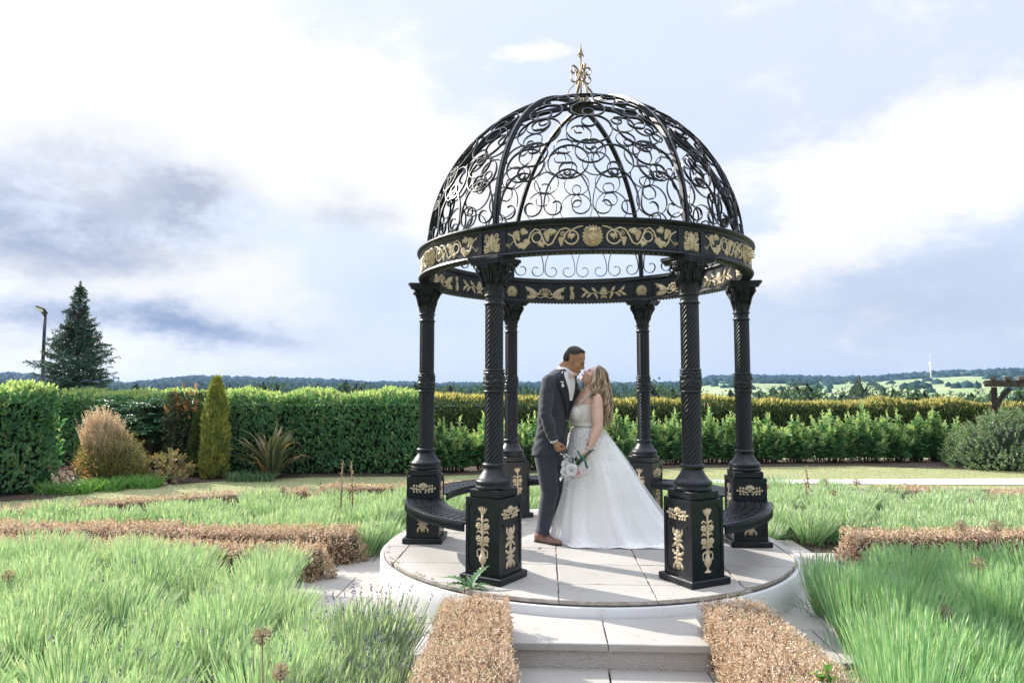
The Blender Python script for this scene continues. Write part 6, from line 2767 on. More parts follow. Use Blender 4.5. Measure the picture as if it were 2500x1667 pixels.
# ------------------------------------------------------------------ young laurel plants in a row
def young_laurel(x, y, h, w, label, seed):
    root = empty('laurel_shrub', (x, y, 0))
    tag(root, label, 'shrub', 'young laurels in a row behind the gazebo')
    r = np.random.default_rng(seed)
    f = Field()
    g = Field()
    st = MB()
    ns = int(26 + 22 * w)
    a = r.uniform(0, 6.28, ns)
    q = np.sqrt(r.uniform(0, 1, ns))
    bx = np.cos(a) * q * w * 0.5
    by = np.sin(a) * q * w * 0.36
    hh = h * (1.0 - 0.50 * q ** 1.5) * r.uniform(0.70, 1.10, ns)
    # main stems with leaves all along
    lean = np.stack([bx * 0.42, by * 0.42, hh], 1)
    base = np.stack([bx * 0.62, by * 0.62, np.full(ns, 0.02)], 1)
    for k in range(ns):
        st.tube([base[k], base[k] + lean[k] * 0.5, base[k] + lean[k] * 0.95], [0.010, 0.007, 0.003], 4)
    steps = 13
    for k in range(steps):
        t = 0.10 + 0.90 * (k + r.uniform(0, 1, ns)) / steps
        pos = base + lean * t[:, None]
        for j in range(3):
            d = unit(np.stack([r.normal(size=ns), r.normal(size=ns), r.uniform(0.1, 0.9, ns)], 1))
            side = unit(np.stack([d[:, 0], d[:, 1], np.zeros(ns)], 1))
            p2 = pos + side * (r.uniform(0.02, 0.12, ns) * (1.05 - t))[:, None]
            ll = r.uniform(0.11, 0.175, ns)
            tgt = f
            f.leaves(p2, d, ll * np.where(t > 0.97, 0.6, 1), ll * 0.36, fold=0.2, curl=0.14)
    # pale tips
    tip = base + lean * 0.84
    shoots(g, tip, lean, hh * 0.24 + 0.03, 11, 0.115, 0.042, spread=0.9)
    side = base + lean * r.uniform(0.62, 0.82, ns)[:, None] + np.stack([r.normal(size=ns), r.normal(size=ns), np.zeros(ns)], 1) * 0.06
    shoots(g, side, lean + np.stack([bx, by, np.zeros(ns)], 1), np.full(ns, 0.15), 8, 0.105, 0.04, spread=0.9)
    f.build('foliage', 'laurel', root)['kind'] = 'stuff'
    g.build('young_shoots', 'laurel_new', root)['kind'] = 'stuff'
    st.build('stem', 'bark', root)


def young_row():
    names = ['leftmost young laurel, at the end of the tall clipped hedge', 'young laurel seen just right of the outer left gazebo column', 'young laurel seen between the two left gazebo columns', 'young laurel seen just left of the man in the suit',
             'young laurel directly behind the embracing couple', 'young laurel just right of the womans blonde hair', 'young laurel behind the right rear gazebo column', 'young laurel between the right rear and right front columns',
             'young laurel behind the right front gazebo column', 'young laurel between the two right gazebo columns', 'small gappy young laurel just right of the outer right column', 'low young laurel second to the right of the gazebo',
             'tall broad young laurel in the middle of the row right of the gazebo', 'dense tall young laurel with a ragged pale crown right of the gazebo', 'narrow pointed young laurel beside the dense tall one',
             'slim pointed young laurel third from the grey green shrub', 'spindly young laurel with a pointed top second from the grey green shrub', 'last young laurel of the row, touching the grey green shrub']
    xs = [-1.30, -0.45, 0.40, 1.10, 1.75, 2.45, 3.15, 3.85, 4.55, 5.2, 6.0, 6.75, 7.55, 8.45, 9.2, 9.75, 10.2, 10.65]
    hs = [1.05, 1.12, 1.08, 1.35, 1.15, 1.05, 1.12, 1.10, 1.16, 1.05, 1.02, 0.95, 1.16, 1.24, 1.06, 1.10, 1.10, 0.95]
    ws = [1.0, 1.0, 1.0, 0.9, 0.9, 0.9, 0.9, 0.9, 0.9, 0.9, 0.95, 0.8, 1.15, 1.25, 0.8, 0.5, 0.45, 0.8]
    for k, x in enumerate(xs):
        y = float(np.interp(x, [-1.3, 1.0, 3, 7, 11], [14.8, 15.6, 16.3, 16.7, 17.0]))
        young_laurel(x, y, hs[k], ws[k], names[k], 100 + k)


young_row()


# ------------------------------------------------------------------ spruce
def spruce():
    x, y, h = -10.64, 17.0, 4.35
    root = empty('spruce_tree', (x, y, 0))
    tag(root, 'dark spruce rising above the hedge at the left, cones near its top', 'tree')
    tr = MB()
    tr.tube([(0, 0, 0), (0.02, 0, h * 0.4), (0, 0.01, h * 0.8), (0.01, 0, h)], [0.09, 0.06, 0.022, 0.006], 8)
    f = Field()
    c = Field()
    r = np.random.default_rng(12)
    z = 0.3
    while z < h - 0.10:
        t = z / h
        nb = 5 if t < 0.75 else 3
        R = float(np.interp(t, [0.1, 0.3, 0.5, 0.56, 0.62, 0.68, 0.74, 0.80, 0.87, 0.95, 1.0], [0.62, 0.74, 0.88, 0.76, 0.58, 0.47, 0.37, 0.28, 0.20, 0.10, 0.04]))
        a0 = r.uniform(0, 6.28)
        for k in range(nb):
            a = a0 + 2 * PI * k / nb + r.uniform(-0.25, 0.25)
            L = R * r.uniform(0.62, 1.18)
            droop = (-0.12 + 0.5 * t) + r.uniform(-0.12, 0.12)
            pts = []
            for i in range(6):
                s = i / 5
                pts.append((math.cos(a) * L * s, math.sin(a) * L * s, z + r.uniform(-0.03, 0.03) + L * (droop * s + 0.16 * s * s)))
            tr.tube(pts, [0.016 * (1 - 0.8 * i / 5) * (1.2 - t) + 0.002 for i in range(6)], 4)
            B = np.array(pts)
            # side twigs, then needles along them
            nt = max(5, int(L * 34))
            s = r.uniform(0.12, 1.0, nt)
            base = np.stack([np.interp(s, np.linspace(0, 1, 6), B[:, q]) for q in range(3)], 1)
            sgn = r.choice([-1, 1], nt)
            d = np.stack([math.cos(a) * 0.75 - math.sin(a) * sgn * 0.8, math.sin(a) * 0.75 + math.cos(a) * sgn * 0.8, r.uniform(-0.30, 0.05, nt)], 1)
            d = unit(d)
            tl = L * 0.38 * (1.05 - s * 0.75) * r.uniform(0.6, 1.1, nt) + 0.04
            nn = 9
            for j in range(nn):
                q = (j + r.uniform(0, 1, nt)) / nn
                p = base + d * (tl * q)[:, None]
                nd = unit(d * 0.7 + r.normal(size=(nt, 3)) * 0.55 + np.array([0, 0, 0.12]))
                f.cards(p, nd, r.uniform(0.036, 0.066, nt), r.uniform(0.014, 0.026, nt))
            # leader needles
            ss = r.uniform(0.2, 1.03, 40)
            p = np.stack([np.interp(ss, np.linspace(0, 1, 6), B[:, q]) for q in range(3)], 1)
            f.cards(p, unit(r.normal(size=(40, 3)) + np.array([math.cos(a), math.sin(a), 0.3])), r.uniform(0.03, 0.05, 40), 0.013)
            if 0.62 < t < 0.86:
                m = 5
                p = B[r.integers(2, 6, m)] + r.normal(size=(m, 3)) * 0.03
                for e in range(7):
                    c.cards(p - np.array([0, 0, 0.012 * e]), unit(r.normal(size=(m, 3)) - np.array([0, 0, 1.2])), r.uniform(0.03, 0.05, m), r.uniform(0.018, 0.026, m))
        z += 0.055 if t < 0.6 else 0.05
    p = np.stack([r.normal(size=260) * 0.012, r.normal(size=260) * 0.012, r.uniform(h - 0.5, h + 0.03, 260)], 1)
    f.cards(p, unit(r.normal(size=(260, 3)) + np.array([0, 0, 0.9])), 0.045, 0.014)
    tr.build('trunk', 'bark', root)
    f.build('crown', 'spruce', root)['kind'] = 'stuff'
    c.build('cones', 'cones', root)['kind'] = 'stuff'


spruce()


# ------------------------------------------------------------------ border shrubs
def border_plants():
    r = np.random.default_rng(21)
    # heath: upright fine sprays, pale coppery on top
    x, y = -7.32, 12.85
    root = empty('heath_bush', (x, y, 0))
    tag(root, 'rounded golden heath bush with pale copper flower spikes at the left', 'bush')
    f, g = Field(), Field()
    n = 7600
    a = r.uniform(0, 6.28, n)
    q = np.sqrt(r.uniform(0, 1, n))
    bx, by = np.cos(a) * q * 0.56, np.sin(a) * q * 0.42
    top = 1.22 * np.sqrt(np.clip(1 - (q * 0.93) ** 2, 0.05, 1)) * r.uniform(0.45, 1.0, n) * (1 - 0.24 * (bx / 0.56))
    P = np.stack([bx * 0.66, by * 0.6, top * r.uniform(0.05, 0.78, n)], 1)
    D = unit(np.stack([bx * 2.2, by * 2.2, 0.55 + 0.5 * (1 - q)], 1) + r.normal(size=(n, 3)) * 0.15)
    f.blades(P, D, r.uniform(0.16, 0.36, n), r.uniform(0.010, 0.018, n), bend=np.array([0, 0, 0.18]) * np.ones((n, 3)), seg=2)
    m = 14000
    i = r.integers(0, n, m)
    f.cards(P[i] + D[i] * r.uniform(0.05, 0.34, m)[:, None], unit(D[i] + r.normal(size=(m, 3)) * 0.5), r.uniform(0.025, 0.05, m), 0.012)
    n = 900
    a = r.uniform(0, 6.28, n)
    q = np.sqrt(r.uniform(0, 1, n))
    bx, by = np.cos(a) * q * 0.40 - 0.12, np.sin(a) * q * 0.32
    P = np.stack([bx, by, 0.98 * np.sqrt(np.clip(1 - (q * 0.9) ** 2, 0.1, 1)) - 0.52 * (bx + 0.1)], 1)
    D = unit(np.stack([bx * 0.5, by * 0.5, np.ones(n)], 1) + r.normal(size=(n, 3)) * 0.10)
    L = r.uniform(0.16, 0.46, n)
    g.blades(P, D, L, 0.010, seg=2)
    for k in range(11):
        t = (k + 0.5) / 11
        g.cards(P + D * (L * t)[:, None], unit(D * 0.9 + r.normal(size=(n, 3)) * 0.6), 0.035, 0.015)
    f.build('foliage', 'heath', root)['kind'] = 'stuff'
    g.build('flower_spike', 'heath_tip', root)['kind'] = 'stuff'
    k = MB()
    k.ball((0, 0, 0.36), 1.0, 12, 8, 0, (0.48, 0.34, 0.40))
    k.build('stems', 'dark_core', root)

    # leafless dark shrub with a few red leaves in front of it
    root = empty('bare_shrub', (-7.75, 12.1, 0))
    tag(root, 'straggly half bare shrub with a few red leaves before the heath', 'shrub')
    tw = MB()
    lv = Field()
    for k in range(15):
        a = r.uniform(0, 6.28)
        L = r.uniform(0.4, 1.0)
        p = np.array([r.uniform(-0.05, 0.35), r.uniform(-0.1, 0.1), 0.0])
        pts = [p]
        d = unit(np.array([math.cos(a) * 0.5, math.sin(a) * 0.3, 1.0]))
        for i in range(6):
            d = unit(d + r.normal(size=3) * 0.28)
            p = p + d * L / 6
            pts.append(p)
        tw.tube(pts, [0.013, 0.011, 0.009, 0.007, 0.005, 0.004, 0.002], 5)
        if k % 2:
            q = np.array(pts[3:])
            m = 26
            j = r.integers(0, len(q), m)
            lv.leaves(q[j] + r.normal(size=(m, 3)) * 0.05, unit(r.normal(size=(m, 3))), r.uniform(0.03, 0.06, m), r.uniform(0.015, 0.025, m))
    tw.build('branch', 'bark', root)
    lv.build('leaves', 'photinia_red', root)

    # mahonia: glossy pinnate leaves on bare stems
    for (x, y, h, w, lab) in ((-8.35, 14.9, 1.62, 0.8, 'glossy dark mahonia in the shade right under the spruce'), (-7.45, 14.6, 1.80, 0.95, 'tall glossy mahonia with bare stems between spruce and photinia')):
        root = empty('mahonia_shrub', (x, y, 0))
        tag(root, lab, 'shrub', 'mahonias in the border')
        st = MB()
        f = Field()
        for k in range(24):
            a = r.uniform(0, 6.28)
            q = math.sqrt(r.uniform(0, 1)) * w * 0.5
            hh = h * (1 - 0.3 * (q / (w * 0.5)) ** 2) * r.uniform(0.45, 1.0)
            tip = np.array([math.cos(a) * q * 1.2, math.sin(a) * q, hh])
            st.tube([(math.cos(a) * q * 0.4, math.sin(a) * q * 0.4, 0), tuple(tip * 0.6 + np.array([0.02, 0, 0])), tuple(tip)], [0.016, 0.012, 0.007], 5)
            nl = 13
            for j in range(nl):
                b = 2 * PI * j / nl + r.uniform(-0.2, 0.2)
                d = unit(np.array([math.cos(b), math.sin(b), r.uniform(-0.1, 0.75)]))
                L = r.uniform(0.24, 0.36)
                side = unit(np.cross(d, np.array([0, 0, 1.0])))
                s = np.repeat(np.linspace(0.2, 1.0, 7), 2)
                sg = np.tile([-1, 1], 7)
                base = tip + d * (L * s)[:, None] - np.array([0, 0, 1.0]) * (0.10 * L * s * s * 3)[:, None]
                dd = unit(side * (sg * 0.9)[:, None] + d * 0.55 + r.normal(size=(14, 3)) * 0.08 - np.array([0, 0, 0.15]))
                f.leaves(base, dd, r.uniform(0.065, 0.095, 14), r.uniform(0.024, 0.034, 14), up=np.array([0, 0, 1.0]) + r.normal(size=(14, 3)) * 0.2)
        st.build('stem', 'bark', root)
        f.build('foliage', 'mahonia', root)['kind'] = 'stuff'

    # photinia
    root = empty('photinia_shrub', (-6.62, 14.35, 0))
    tag(root, 'photinia shrub with orange red young leaves on top of dark green', 'shrub')
    f, g = Field(), Field()
    n = 3400
    a = r.uniform(0, 6.28, n)
    q = np.sqrt(r.uniform(0, 1, n))
    z = r.uniform(0.05, 1.0, n)
    rad_ = 0.42 * (0.75 + 0.3 * np.sin(z * 3)) * (0.75 + 0.35 * q)
    P = np.stack([np.cos(a) * rad_, np.sin(a) * rad_ * 0.9, z * 1.66], 1)
    D = unit(np.stack([np.cos(a), np.sin(a), np.full(n, 0.5)], 1) + r.normal(size=(n, 3)) * 0.6)
    f.leaves(P, D, r.uniform(0.07, 0.11, n), r.uniform(0.030, 0.045, n))
    m = 46
    a = r.uniform(0, 6.28, m)
    q = np.sqrt(r.uniform(0, 1, m)) * 0.42
    P = np.stack([np.cos(a) * q, np.sin(a) * q, r.uniform(1.35, 1.74, m) - 0.35 * (q / 0.42) ** 2], 1)
    shoots(g, P, unit(np.stack([np.cos(a) * 0.5, np.sin(a) * 0.5, np.ones(m)], 1)), r.uniform(0.1, 0.18, m), 8, 0.085, 0.028, spread=0.8)
    f.build('foliage', 'photinia_green', root)['kind'] = 'stuff'
    g.build('young_shoots', 'photinia_red', root)['kind'] = 'stuff'
    k = MB()
    k.ball((0, 0, 0.75), 1.0, 12, 8, 0, (0.30, 0.26, 0.75))
    k.build('stems', 'dark_core', root)

    # golden upright cypress
    def cypress(x, y, h, w, lab, nm='golden_cypress', mat='gold_conifer', n=15000):
        root = empty(nm, (x, y, 0))
        tag(root, lab, 'conifer')
        f = Field()
        z = r.uniform(0, 1, n) ** 0.9
        prof = np.interp(z, [0, 0.12, 0.4, 0.7, 0.88, 1.0], [0.85, 1.0, 0.95, 0.74, 0.42, 0.03])
        a = r.uniform(0, 6.28, n)
        lump = 1 + 0.24 * vnoise(np.cos(a) * 3, np.sin(a) * 3, z * h * 6.5, 6) + 0.12 * np.sin(3 * a + z * 19)
        q = w * 0.5 * prof * lump * (1 - 0.35 * r.uniform(0, 1, n) ** 2)
        P = np.stack([np.cos(a) * q, np.sin(a) * q, z * h], 1)
        D = unit(np.stack([np.cos(a) * 0.45, np.sin(a) * 0.45, np.ones(n) * 1.0], 1) + r.normal(size=(n, 3)) * 0.30)
        f.cards(P, D, r.uniform(0.055, 0.14, n), r.uniform(0.016, 0.030, n))
        f.build('foliage', mat, root)['kind'] = 'stuff'
        k = MB()
        k.lathe([(0.03, 0), (w * 0.36, 0.1), (w * 0.38, h * 0.4), (w * 0.27, h * 0.7), (w * 0.12, h * 0.9), (0.0, h * 0.97)], 14)
        k.build('stems', 'dark_core', root)
    cypress(-5.83, 13.75, 1.92, 0.46, 'slim golden upright cypress between the photinia and the phormium')
    cypress(-6.25, 14.0, 1.25, 0.34, 'small dull green conifer tucked behind the golden cypress', 'small_conifer', 'yew_gold', 4000)

    # pieris
    root = empty('pieris_shrub', (-6.32, 12.95, 0))
    tag(root, 'low variegated shrub with reddish leaves in front of the photinia', 'shrub')
    f = Field()
    m = 190
    a = r.uniform(0, 6.28, m)
    q = np.sqrt(r.uniform(0, 1, m)) * 0.38
    P = np.stack([np.cos(a) * q, np.sin(a) * q * 0.9, r.uniform(0.15, 1.0, m) * 0.62 * np.sqrt(np.clip(1 - (q / 0.44) ** 2, 0.1, 1))], 1)
    shoots(f, P, unit(np.stack([np.cos(a) * q * 2, np.sin(a) * q * 2, np.full(m, 0.6)], 1)), 0.07, 10, 0.065, 0.020, spread=1.0)
    f.build('foliage', 'pieris', root)['kind'] = 'stuff'
    st = MB()
    for k in range(14):
        b = r.uniform(0, 6.28)
        st.tube([(0, 0, 0), (math.cos(b) * 0.12, math.sin(b) * 0.12, 0.25), (math.cos(b) * 0.28, math.sin(b) * 0.26, 0.48)], [0.01, 0.007, 0.004], 4)
    st.build('stem', 'bark', root)

    # phormium: sword leaves, each one a part
    root = empty('phormium', (-4.72, 13.75, 0))
    tag(root, 'phormium with long dark sword leaves, some dry and orange, before the hedge', 'plant')
    cache = []
    for k in range(7):
        fl = Field()
        L = 1.0 + 0.05 * k
        n = 9
        droop = 0.0 + 0.11 * k
        V = []
        for i in range(n + 1):
            s = i / n
            w = 0.030 * (0.65 + 0.5 * math.sin(PI * min(1, s * 0.9 + 0.1))) * (1 - s ** 5) + 0.0015
            px = L * (0.30 * s + 0.42 * droop * s ** 2.4)
            pz = L * (0.95 * s - 0.62 * droop * s ** 2.8)
            V += [(px, -w, pz + w * 0.5), (px, 0, pz), (px, w, pz + w * 0.5)]
        F = []
        for i in range(n):
            b = i * 3
            F += [(b, b + 1, b + 4, b + 3), (b + 1, b + 2, b + 5, b + 4)]
        cache.append((np.array(V), np.array(F)))
    meshes = {}
    for k in range(92):
        kind = int(r.integers(1, 6)) if k < 72 else int(r.integers(4, 7))
        dry = (k % 9 == 0) or (k > 72 and k % 2)
        key = (kind, dry)
        if key not in meshes:
            meshes[key] = quads_mesh('sword_leaf', cache[kind][0], cache[kind][1], 'phormium_dry' if dry else 'phormium_leaf')
        o = link('sword_leaf', meshes[key], root, (r.uniform(-0.10, 0.10), r.uniform(-0.10, 0.10), 0.0))
        o.rotation_euler = (r.uniform(-0.2, 0.2), r.uniform(-0.25, 0.50), r.uniform(0, 6.28))
        s = r.uniform(0.85, 1.2) if k < 72 else r.uniform(0.65, 0.95)
        o.scale = (s, s * r.uniform(0.8, 1.2), s)

    # strap leaved tufts along the border edge
    spots = [(-7.45, 11.75, 0.30, 0.8, 'broad tuft of green strap leaves below the far left hedge'), (-7.0, 12.1, 0.28, 0.6, 'tuft of strap leaves in front of the bare shrub'), (-6.55, 12.45, 0.30, 0.6, 'bright yellow green tuft of strap leaves in front of the heath'), (-4.95, 13.35, 0.24, 0.8, 'low tuft of blue green strap leaves under the phormium'), (-7.2, 12.35, 0.26, 0.7, 'darker tuft of strap leaves behind the bright one')]
    for i, (x, y, h, w, lab) in enumerate(spots):
        root = empty('strap_leaf_tuft', (x, y, 0))
        tag(root, lab, 'plant', 'strap leaved tufts along the border')
        n = 420
        f = Field()
        P = np.stack([r.uniform(-1, 1, n) * w * 0.5, r.normal(size=n) * 0.10, np.zeros(n)], 1)
        D = unit(np.stack([r.normal(size=n) * 0.30, r.normal(size=n) * 0.30, np.ones(n)], 1))
        b = np.stack([D[:, 0] * 0.8, D[:, 1] * 0.8, np.full(n, -0.25)], 1)
        f.blades(P, D, h * r.uniform(0.6, 1.25, n), r.uniform(0.010, 0.018, n), bend=b, seg=3)
        f.build('leaves', 'iris_leaf' if i != 3 else 'thistle', root)['kind'] = 'stuff'


leafy('phormium_leaf', [(0.0, (0.060, 0.076, 0.045)), (0.5, (0.106, 0.125, 0.073)), (1.0, (0.166, 0.174, 0.106))], rough=0.36, trans=0.12)
leafy('phormium_dry', [(0.0, (0.28, 0.16, 0.07)), (1.0, (0.40, 0.26, 0.13))], rough=0.6, trans=0.15)
border_plants()


# ------------------------------------------------------------------ big shrub at the right edge
def right_shrub():
    r = np.random.default_rng(33)
    root = empty('escallonia_shrub', (11.2, 15.6, 0))
    tag(root, 'big rounded grey green shrub with cream flowers at the right edge', 'shrub')
    f = Field()
    m = 1500
    d = rand_dirs(m)
    d[:, 2] = np.abs(d[:, 2])
    lump = 1 + 0.12 * vnoise(d[:, 0] * 5, d[:, 1] * 5, d[:, 2] * 5, 8)
    P = d * np.array([1.45, 1.0, 1.22]) * (lump * r.uniform(0.86, 1.0, m))[:, None]
    shoots(f, P, unit(d + np.array([0, 0, 0.35])), r.uniform(0.10, 0.20, m), 11, 0.052, 0.024, spread=0.95)
    f.build('foliage', 'escallonia', root)['kind'] = 'stuff'
    k = MB()
    k.ball((0, 0, 0.15), 1.0, 16, 10, 0, (1.2, 0.8, 0.88))
    k.build('stems', 'dark_core', root)
    root = empty('grass_tussock', (12.4, 14.6, 0))


right_shrub()
bpy.data.objects.remove(bpy.data.objects['grass_tussock'])


# ------------------------------------------------------------------ low dead box hedges
def box_hedge(label, line, width, height, n, leaf=0.018, end_n=300, lump=0.026, z0=0.0):
    c = np.mean(np.array(line), axis=0)
    root = empty('box_hedge', (c[0], c[1], 0))
    tag(root, label, 'hedge', 'low clipped box hedges with brown foliage')
    O = tuple(root.location)
    f = Field()
    P, Nn, top, zt = hedge_points(line, width, height, n, seed=n % 13, top_share=width / (width + 1.3 * height), lump=lump, front_share=0.55)
    Pe, Ne = ends(line, width, height, end_n, lump)
    P = np.concatenate([P, Pe])
    Nn = np.concatenate([Nn, Ne])
    # the hedge is dying back: thin places and hollows
    hol = vnoise(P[:, 0] * 11, P[:, 1] * 11, P[:, 2] * 11, n % 7) + 0.5 * vnoise(P[:, 0] * 27, P[:, 1] * 27, P[:, 2] * 27, 3)
    keep = (hol > -0.62) | (RNG.random(len(P)) < 0.35)
    P, Nn, hol = P[keep], Nn[keep], hol[keep]
    m = len(P)
    P = P - Nn * (rnd(0.0, 0.03, m) - np.clip(hol, -0.5, 1.2) * 0.014)[:, None]
    # upright sprigs of small cupped leaves
    D = unit(Nn * 0.55 + np.array([0, 0, 0.75]) + rand_dirs(m) * 0.5)
    shoots(f, P - D * (leaf * 1.2), D, leaf * rnd(1.4, 3.4, m), 5, leaf * rnd(0.8, 1.35, m), leaf * 0.58, spread=1.0, simple=True)
    f.build('foliage', 'dead_box', root, O)['kind'] = 'stuff'
    gr = Field()
    gi = np.where((hol > 0.75) & (RNG.random(m) < 0.35))[0]
    if len(gi) > 3:
        shoots(gr, P[gi], unit(Nn[gi] * 0.5 + np.array([0, 0, 0.8])), leaf * 2.2, 5, leaf, leaf * 0.6, spread=1.0, simple=True)
        gr.build('green_sprigs', 'thistle', root, O)['kind'] = 'stuff'
    tw = Field()
    q = max(60, m // 25)
    i = RNG.integers(0, m, q)
    tw.blades(P[i], unit(Nn[i] * 0.4 + np.array([0, 0, 0.9]) + rand_dirs(q) * 0.4), rnd(0.02, 0.06, q), 0.003, seg=1)
    tw.build('twigs', 'dead_box', root, O)['kind'] = 'stuff'
    shift_build(hedge_core(line, width, height, 'brown_core', 0.035), 'stems', 'brown_core', root)
    return root


box_hedge('brown box hedge block left of the entrance step', [(-0.235, 2.3), (-0.235, 4.64)], 0.47, 0.40, 8200, 0.0150, 1300)
box_hedge('brown box hedge block right of the entrance step', [(1.385, 2.3), (1.40, 4.55)], 0.43, 0.40, 8200, 0.0150, 1300)
box_hedge('long brown box hedge row left of the platform, the farther of the pair', [(-9.0, 7.62), (-4.5, 7.36), (-1.55, 7.06)], 0.40, 0.33, 6200, 0.027, 300)
box_hedge('shorter brown box hedge row left of the platform, the nearer of the pair', [(-8.0, 6.95), (-4.0, 6.70), (-1.72, 6.42)], 0.34, 0.31, 4800, 0.027, 300)
box_hedge('brown box hedge row starting right of the platform among the lavender', [(3.30, 6.95), (5.4, 7.05), (8.0, 7.3)], 0.36, 0.33, 4600, 0.027, 300)
box_hedge('thin brown box edging along the lawn at the far left', [(-9.5, 7.8), (-6.6, 8.45), (-4.7, 9.6), (-3.0, 10.35)], 0.26, 0.28, 3200, 0.030, 120)
box_hedge('thin brown box edging along the lawn behind the left lavender', [(-2.9, 10.6), (-1.6, 10.95), (0.2, 11.1)], 0.26, 0.26, 2000, 0.032, 100)
box_hedge('short clump of brown box at the far edge of the right lavender', [(5.35, 10.35), (6.3, 10.2)], 0.40, 0.30, 1500, 0.028, 150)
box_hedge('brown box edging at the far right end of the lavender', [(6.9, 10.1), (8.4, 9.6), (9.6, 8.9)], 0.40, 0.28, 2600, 0.028, 150)


# ------------------------------------------------------------------ lavender beds
def in_poly(x, y, poly):
    c = np.zeros(len(x), bool)
    j = len(poly) - 1
    for i in range(len(poly)):
        xi, yi = poly[i]
        xj, yj = poly[j]
        k = ((yi > y) != (yj > y)) & (x < (xj - xi) * (y - yi) / (yj - yi + 1e-12) + xi)
        c ^= k
        j = i
    return c


def lavender(label, poly, spacing, stems, h, width, seed, purple=0.02, mat='lavender_stem', leafmat='lavender_leaf', leaf_n=110, spread=0.75, budmat='lavender_bud', bud=0.6):
    r = np.random.default_rng(seed)
    xs = [p[0] for p in poly]
    ys = [p[1] for p in poly]
    gx, gy = np.meshgrid(np.arange(min(xs), max(xs), spacing), np.arange(min(ys), max(ys), spacing * 0.9))
    gx = gx + (np.arange(gx.shape[0]) % 2)[:, None] * spacing * 0.5
    px = (gx + r.uniform(-0.34, 0.34, gx.shape) * spacing).ravel()
    py = (gy + r.uniform(-0.34, 0.34, gy.shape) * spacing).ravel()
    ok = in_poly(px, py, poly)
    px, py = px[ok], py[ok]
    n = len(px)
    hh = h * (1 + 0.18 * vnoise(px * 1.3, py * 1.3, 0, seed)) * r.uniform(0.78, 1.12, n)
    sz = r.uniform(0.8, 1.15, n)
    i = np.repeat(np.arange(n), stems)
    m = len(i)
    a = r.uniform(0, 6.28, m)
    q = np.sqrt(r.uniform(0, 1, m))
    tilt = q * spread * sz[i]
    base = np.stack([px[i] + np.cos(a) * q * spacing * 0.22, py[i] + np.sin(a) * q * spacing * 0.22, np.full(m, 0.05)], 1)
    lean = r.normal(size=(n, 2)) * 0.10 + np.array([0.05, -0.02])
    D = np.stack([np.cos(a) * np.sin(tilt) + lean[i, 0], np.sin(a) * np.sin(tilt) + lean[i, 1], np.cos(tilt)], 1) + r.normal(size=(m, 3)) * 0.07
    D = unit(D)
    L = hh[i] * r.uniform(0.66, 1.10, m) * (1.0 + 0.10 * q)
    bend = np.stack([-D[:, 0] * 0.18 + 0.04, -D[:, 1] * 0.18, np.full(m, 0.05)], 1)
    f = Field()
    w = width * r.uniform(0.7, 1.25, m)
    f.blades(base, D, L, w, bend=bend, seg=2, taper=0.6)
    o = f.build('lavender', mat)
    tag(o, label, 'lavender', kind='stuff')
    # pale unopened flower spikes
    tip = base + D * L[:, None] + bend * L[:, None]
    d2 = unit(D + 2 * bend)
    g = Field()
    k = r.uniform(0, 1, m) < bud
    nk = int(k.sum())
    bl = r.uniform(0.05, 0.11, nk)
    g.cards(tip[k] - d2[k] * (bl * 0.8)[:, None], d2[k], bl, width * r.uniform(1.5, 2.3, nk))
    g.build('flower_bud', budmat, o)['kind'] = 'stuff'
    if purple > 0:
        pn = vnoise(px * 0.9, py * 0.9, 0, seed + 4)
        k = (r.uniform(0, 1, m) < purple * np.clip(1 + 3 * pn[i], 0, 6))
        if k.any():
            p = Field()
            t0 = tip[k] + d2[k] * 0.01
            for e in range(4):
                p.cards(t0 + d2[k] * (0.011 * e), unit(d2[k] + r.normal(size=(k.sum(), 3)) * 0.5), 0.018, 0.011)
            p.build('flower', 'lavender_purple', o)['kind'] = 'stuff'
    # a few dead straw coloured stems
    k = r.uniform(0, 1, m) < 0.03
    dd = Field()
    dd.blades(base[k], unit(D[k] + r.normal(size=(k.sum(), 3)) * 0.25), L[k] * 0.95, width * 0.8, seg=2, taper=0.6)
    dd.build('dead_stem', 'allium', o)['kind'] = 'stuff'
    # leafy skirt of each plant
    i = np.repeat(np.arange(n), leaf_n)
    m = len(i)
    a = r.uniform(0, 6.28, m)
    q = np.sqrt(r.uniform(0, 1, m))
    P = np.stack([px[i] + np.cos(a) * q * spacing * 0.50, py[i] + np.sin(a) * q * spacing * 0.50, 0.03 + hh[i] * 0.45 * r.uniform(0, 1, m) * (1.1 - 0.7 * q)], 1)
    lf = Field()
    lf.blades(P, unit(np.stack([np.cos(a) * 0.5, np.sin(a) * 0.5, np.ones(m)], 1) + r.normal(size=(m, 3)) * 0.35), r.uniform(0.04, 0.10, m), width * 1.5, seg=1, taper=0.3)
    lo = lf.build('leaves', leafmat, o)
    lo['kind'] = 'stuff'
    return o


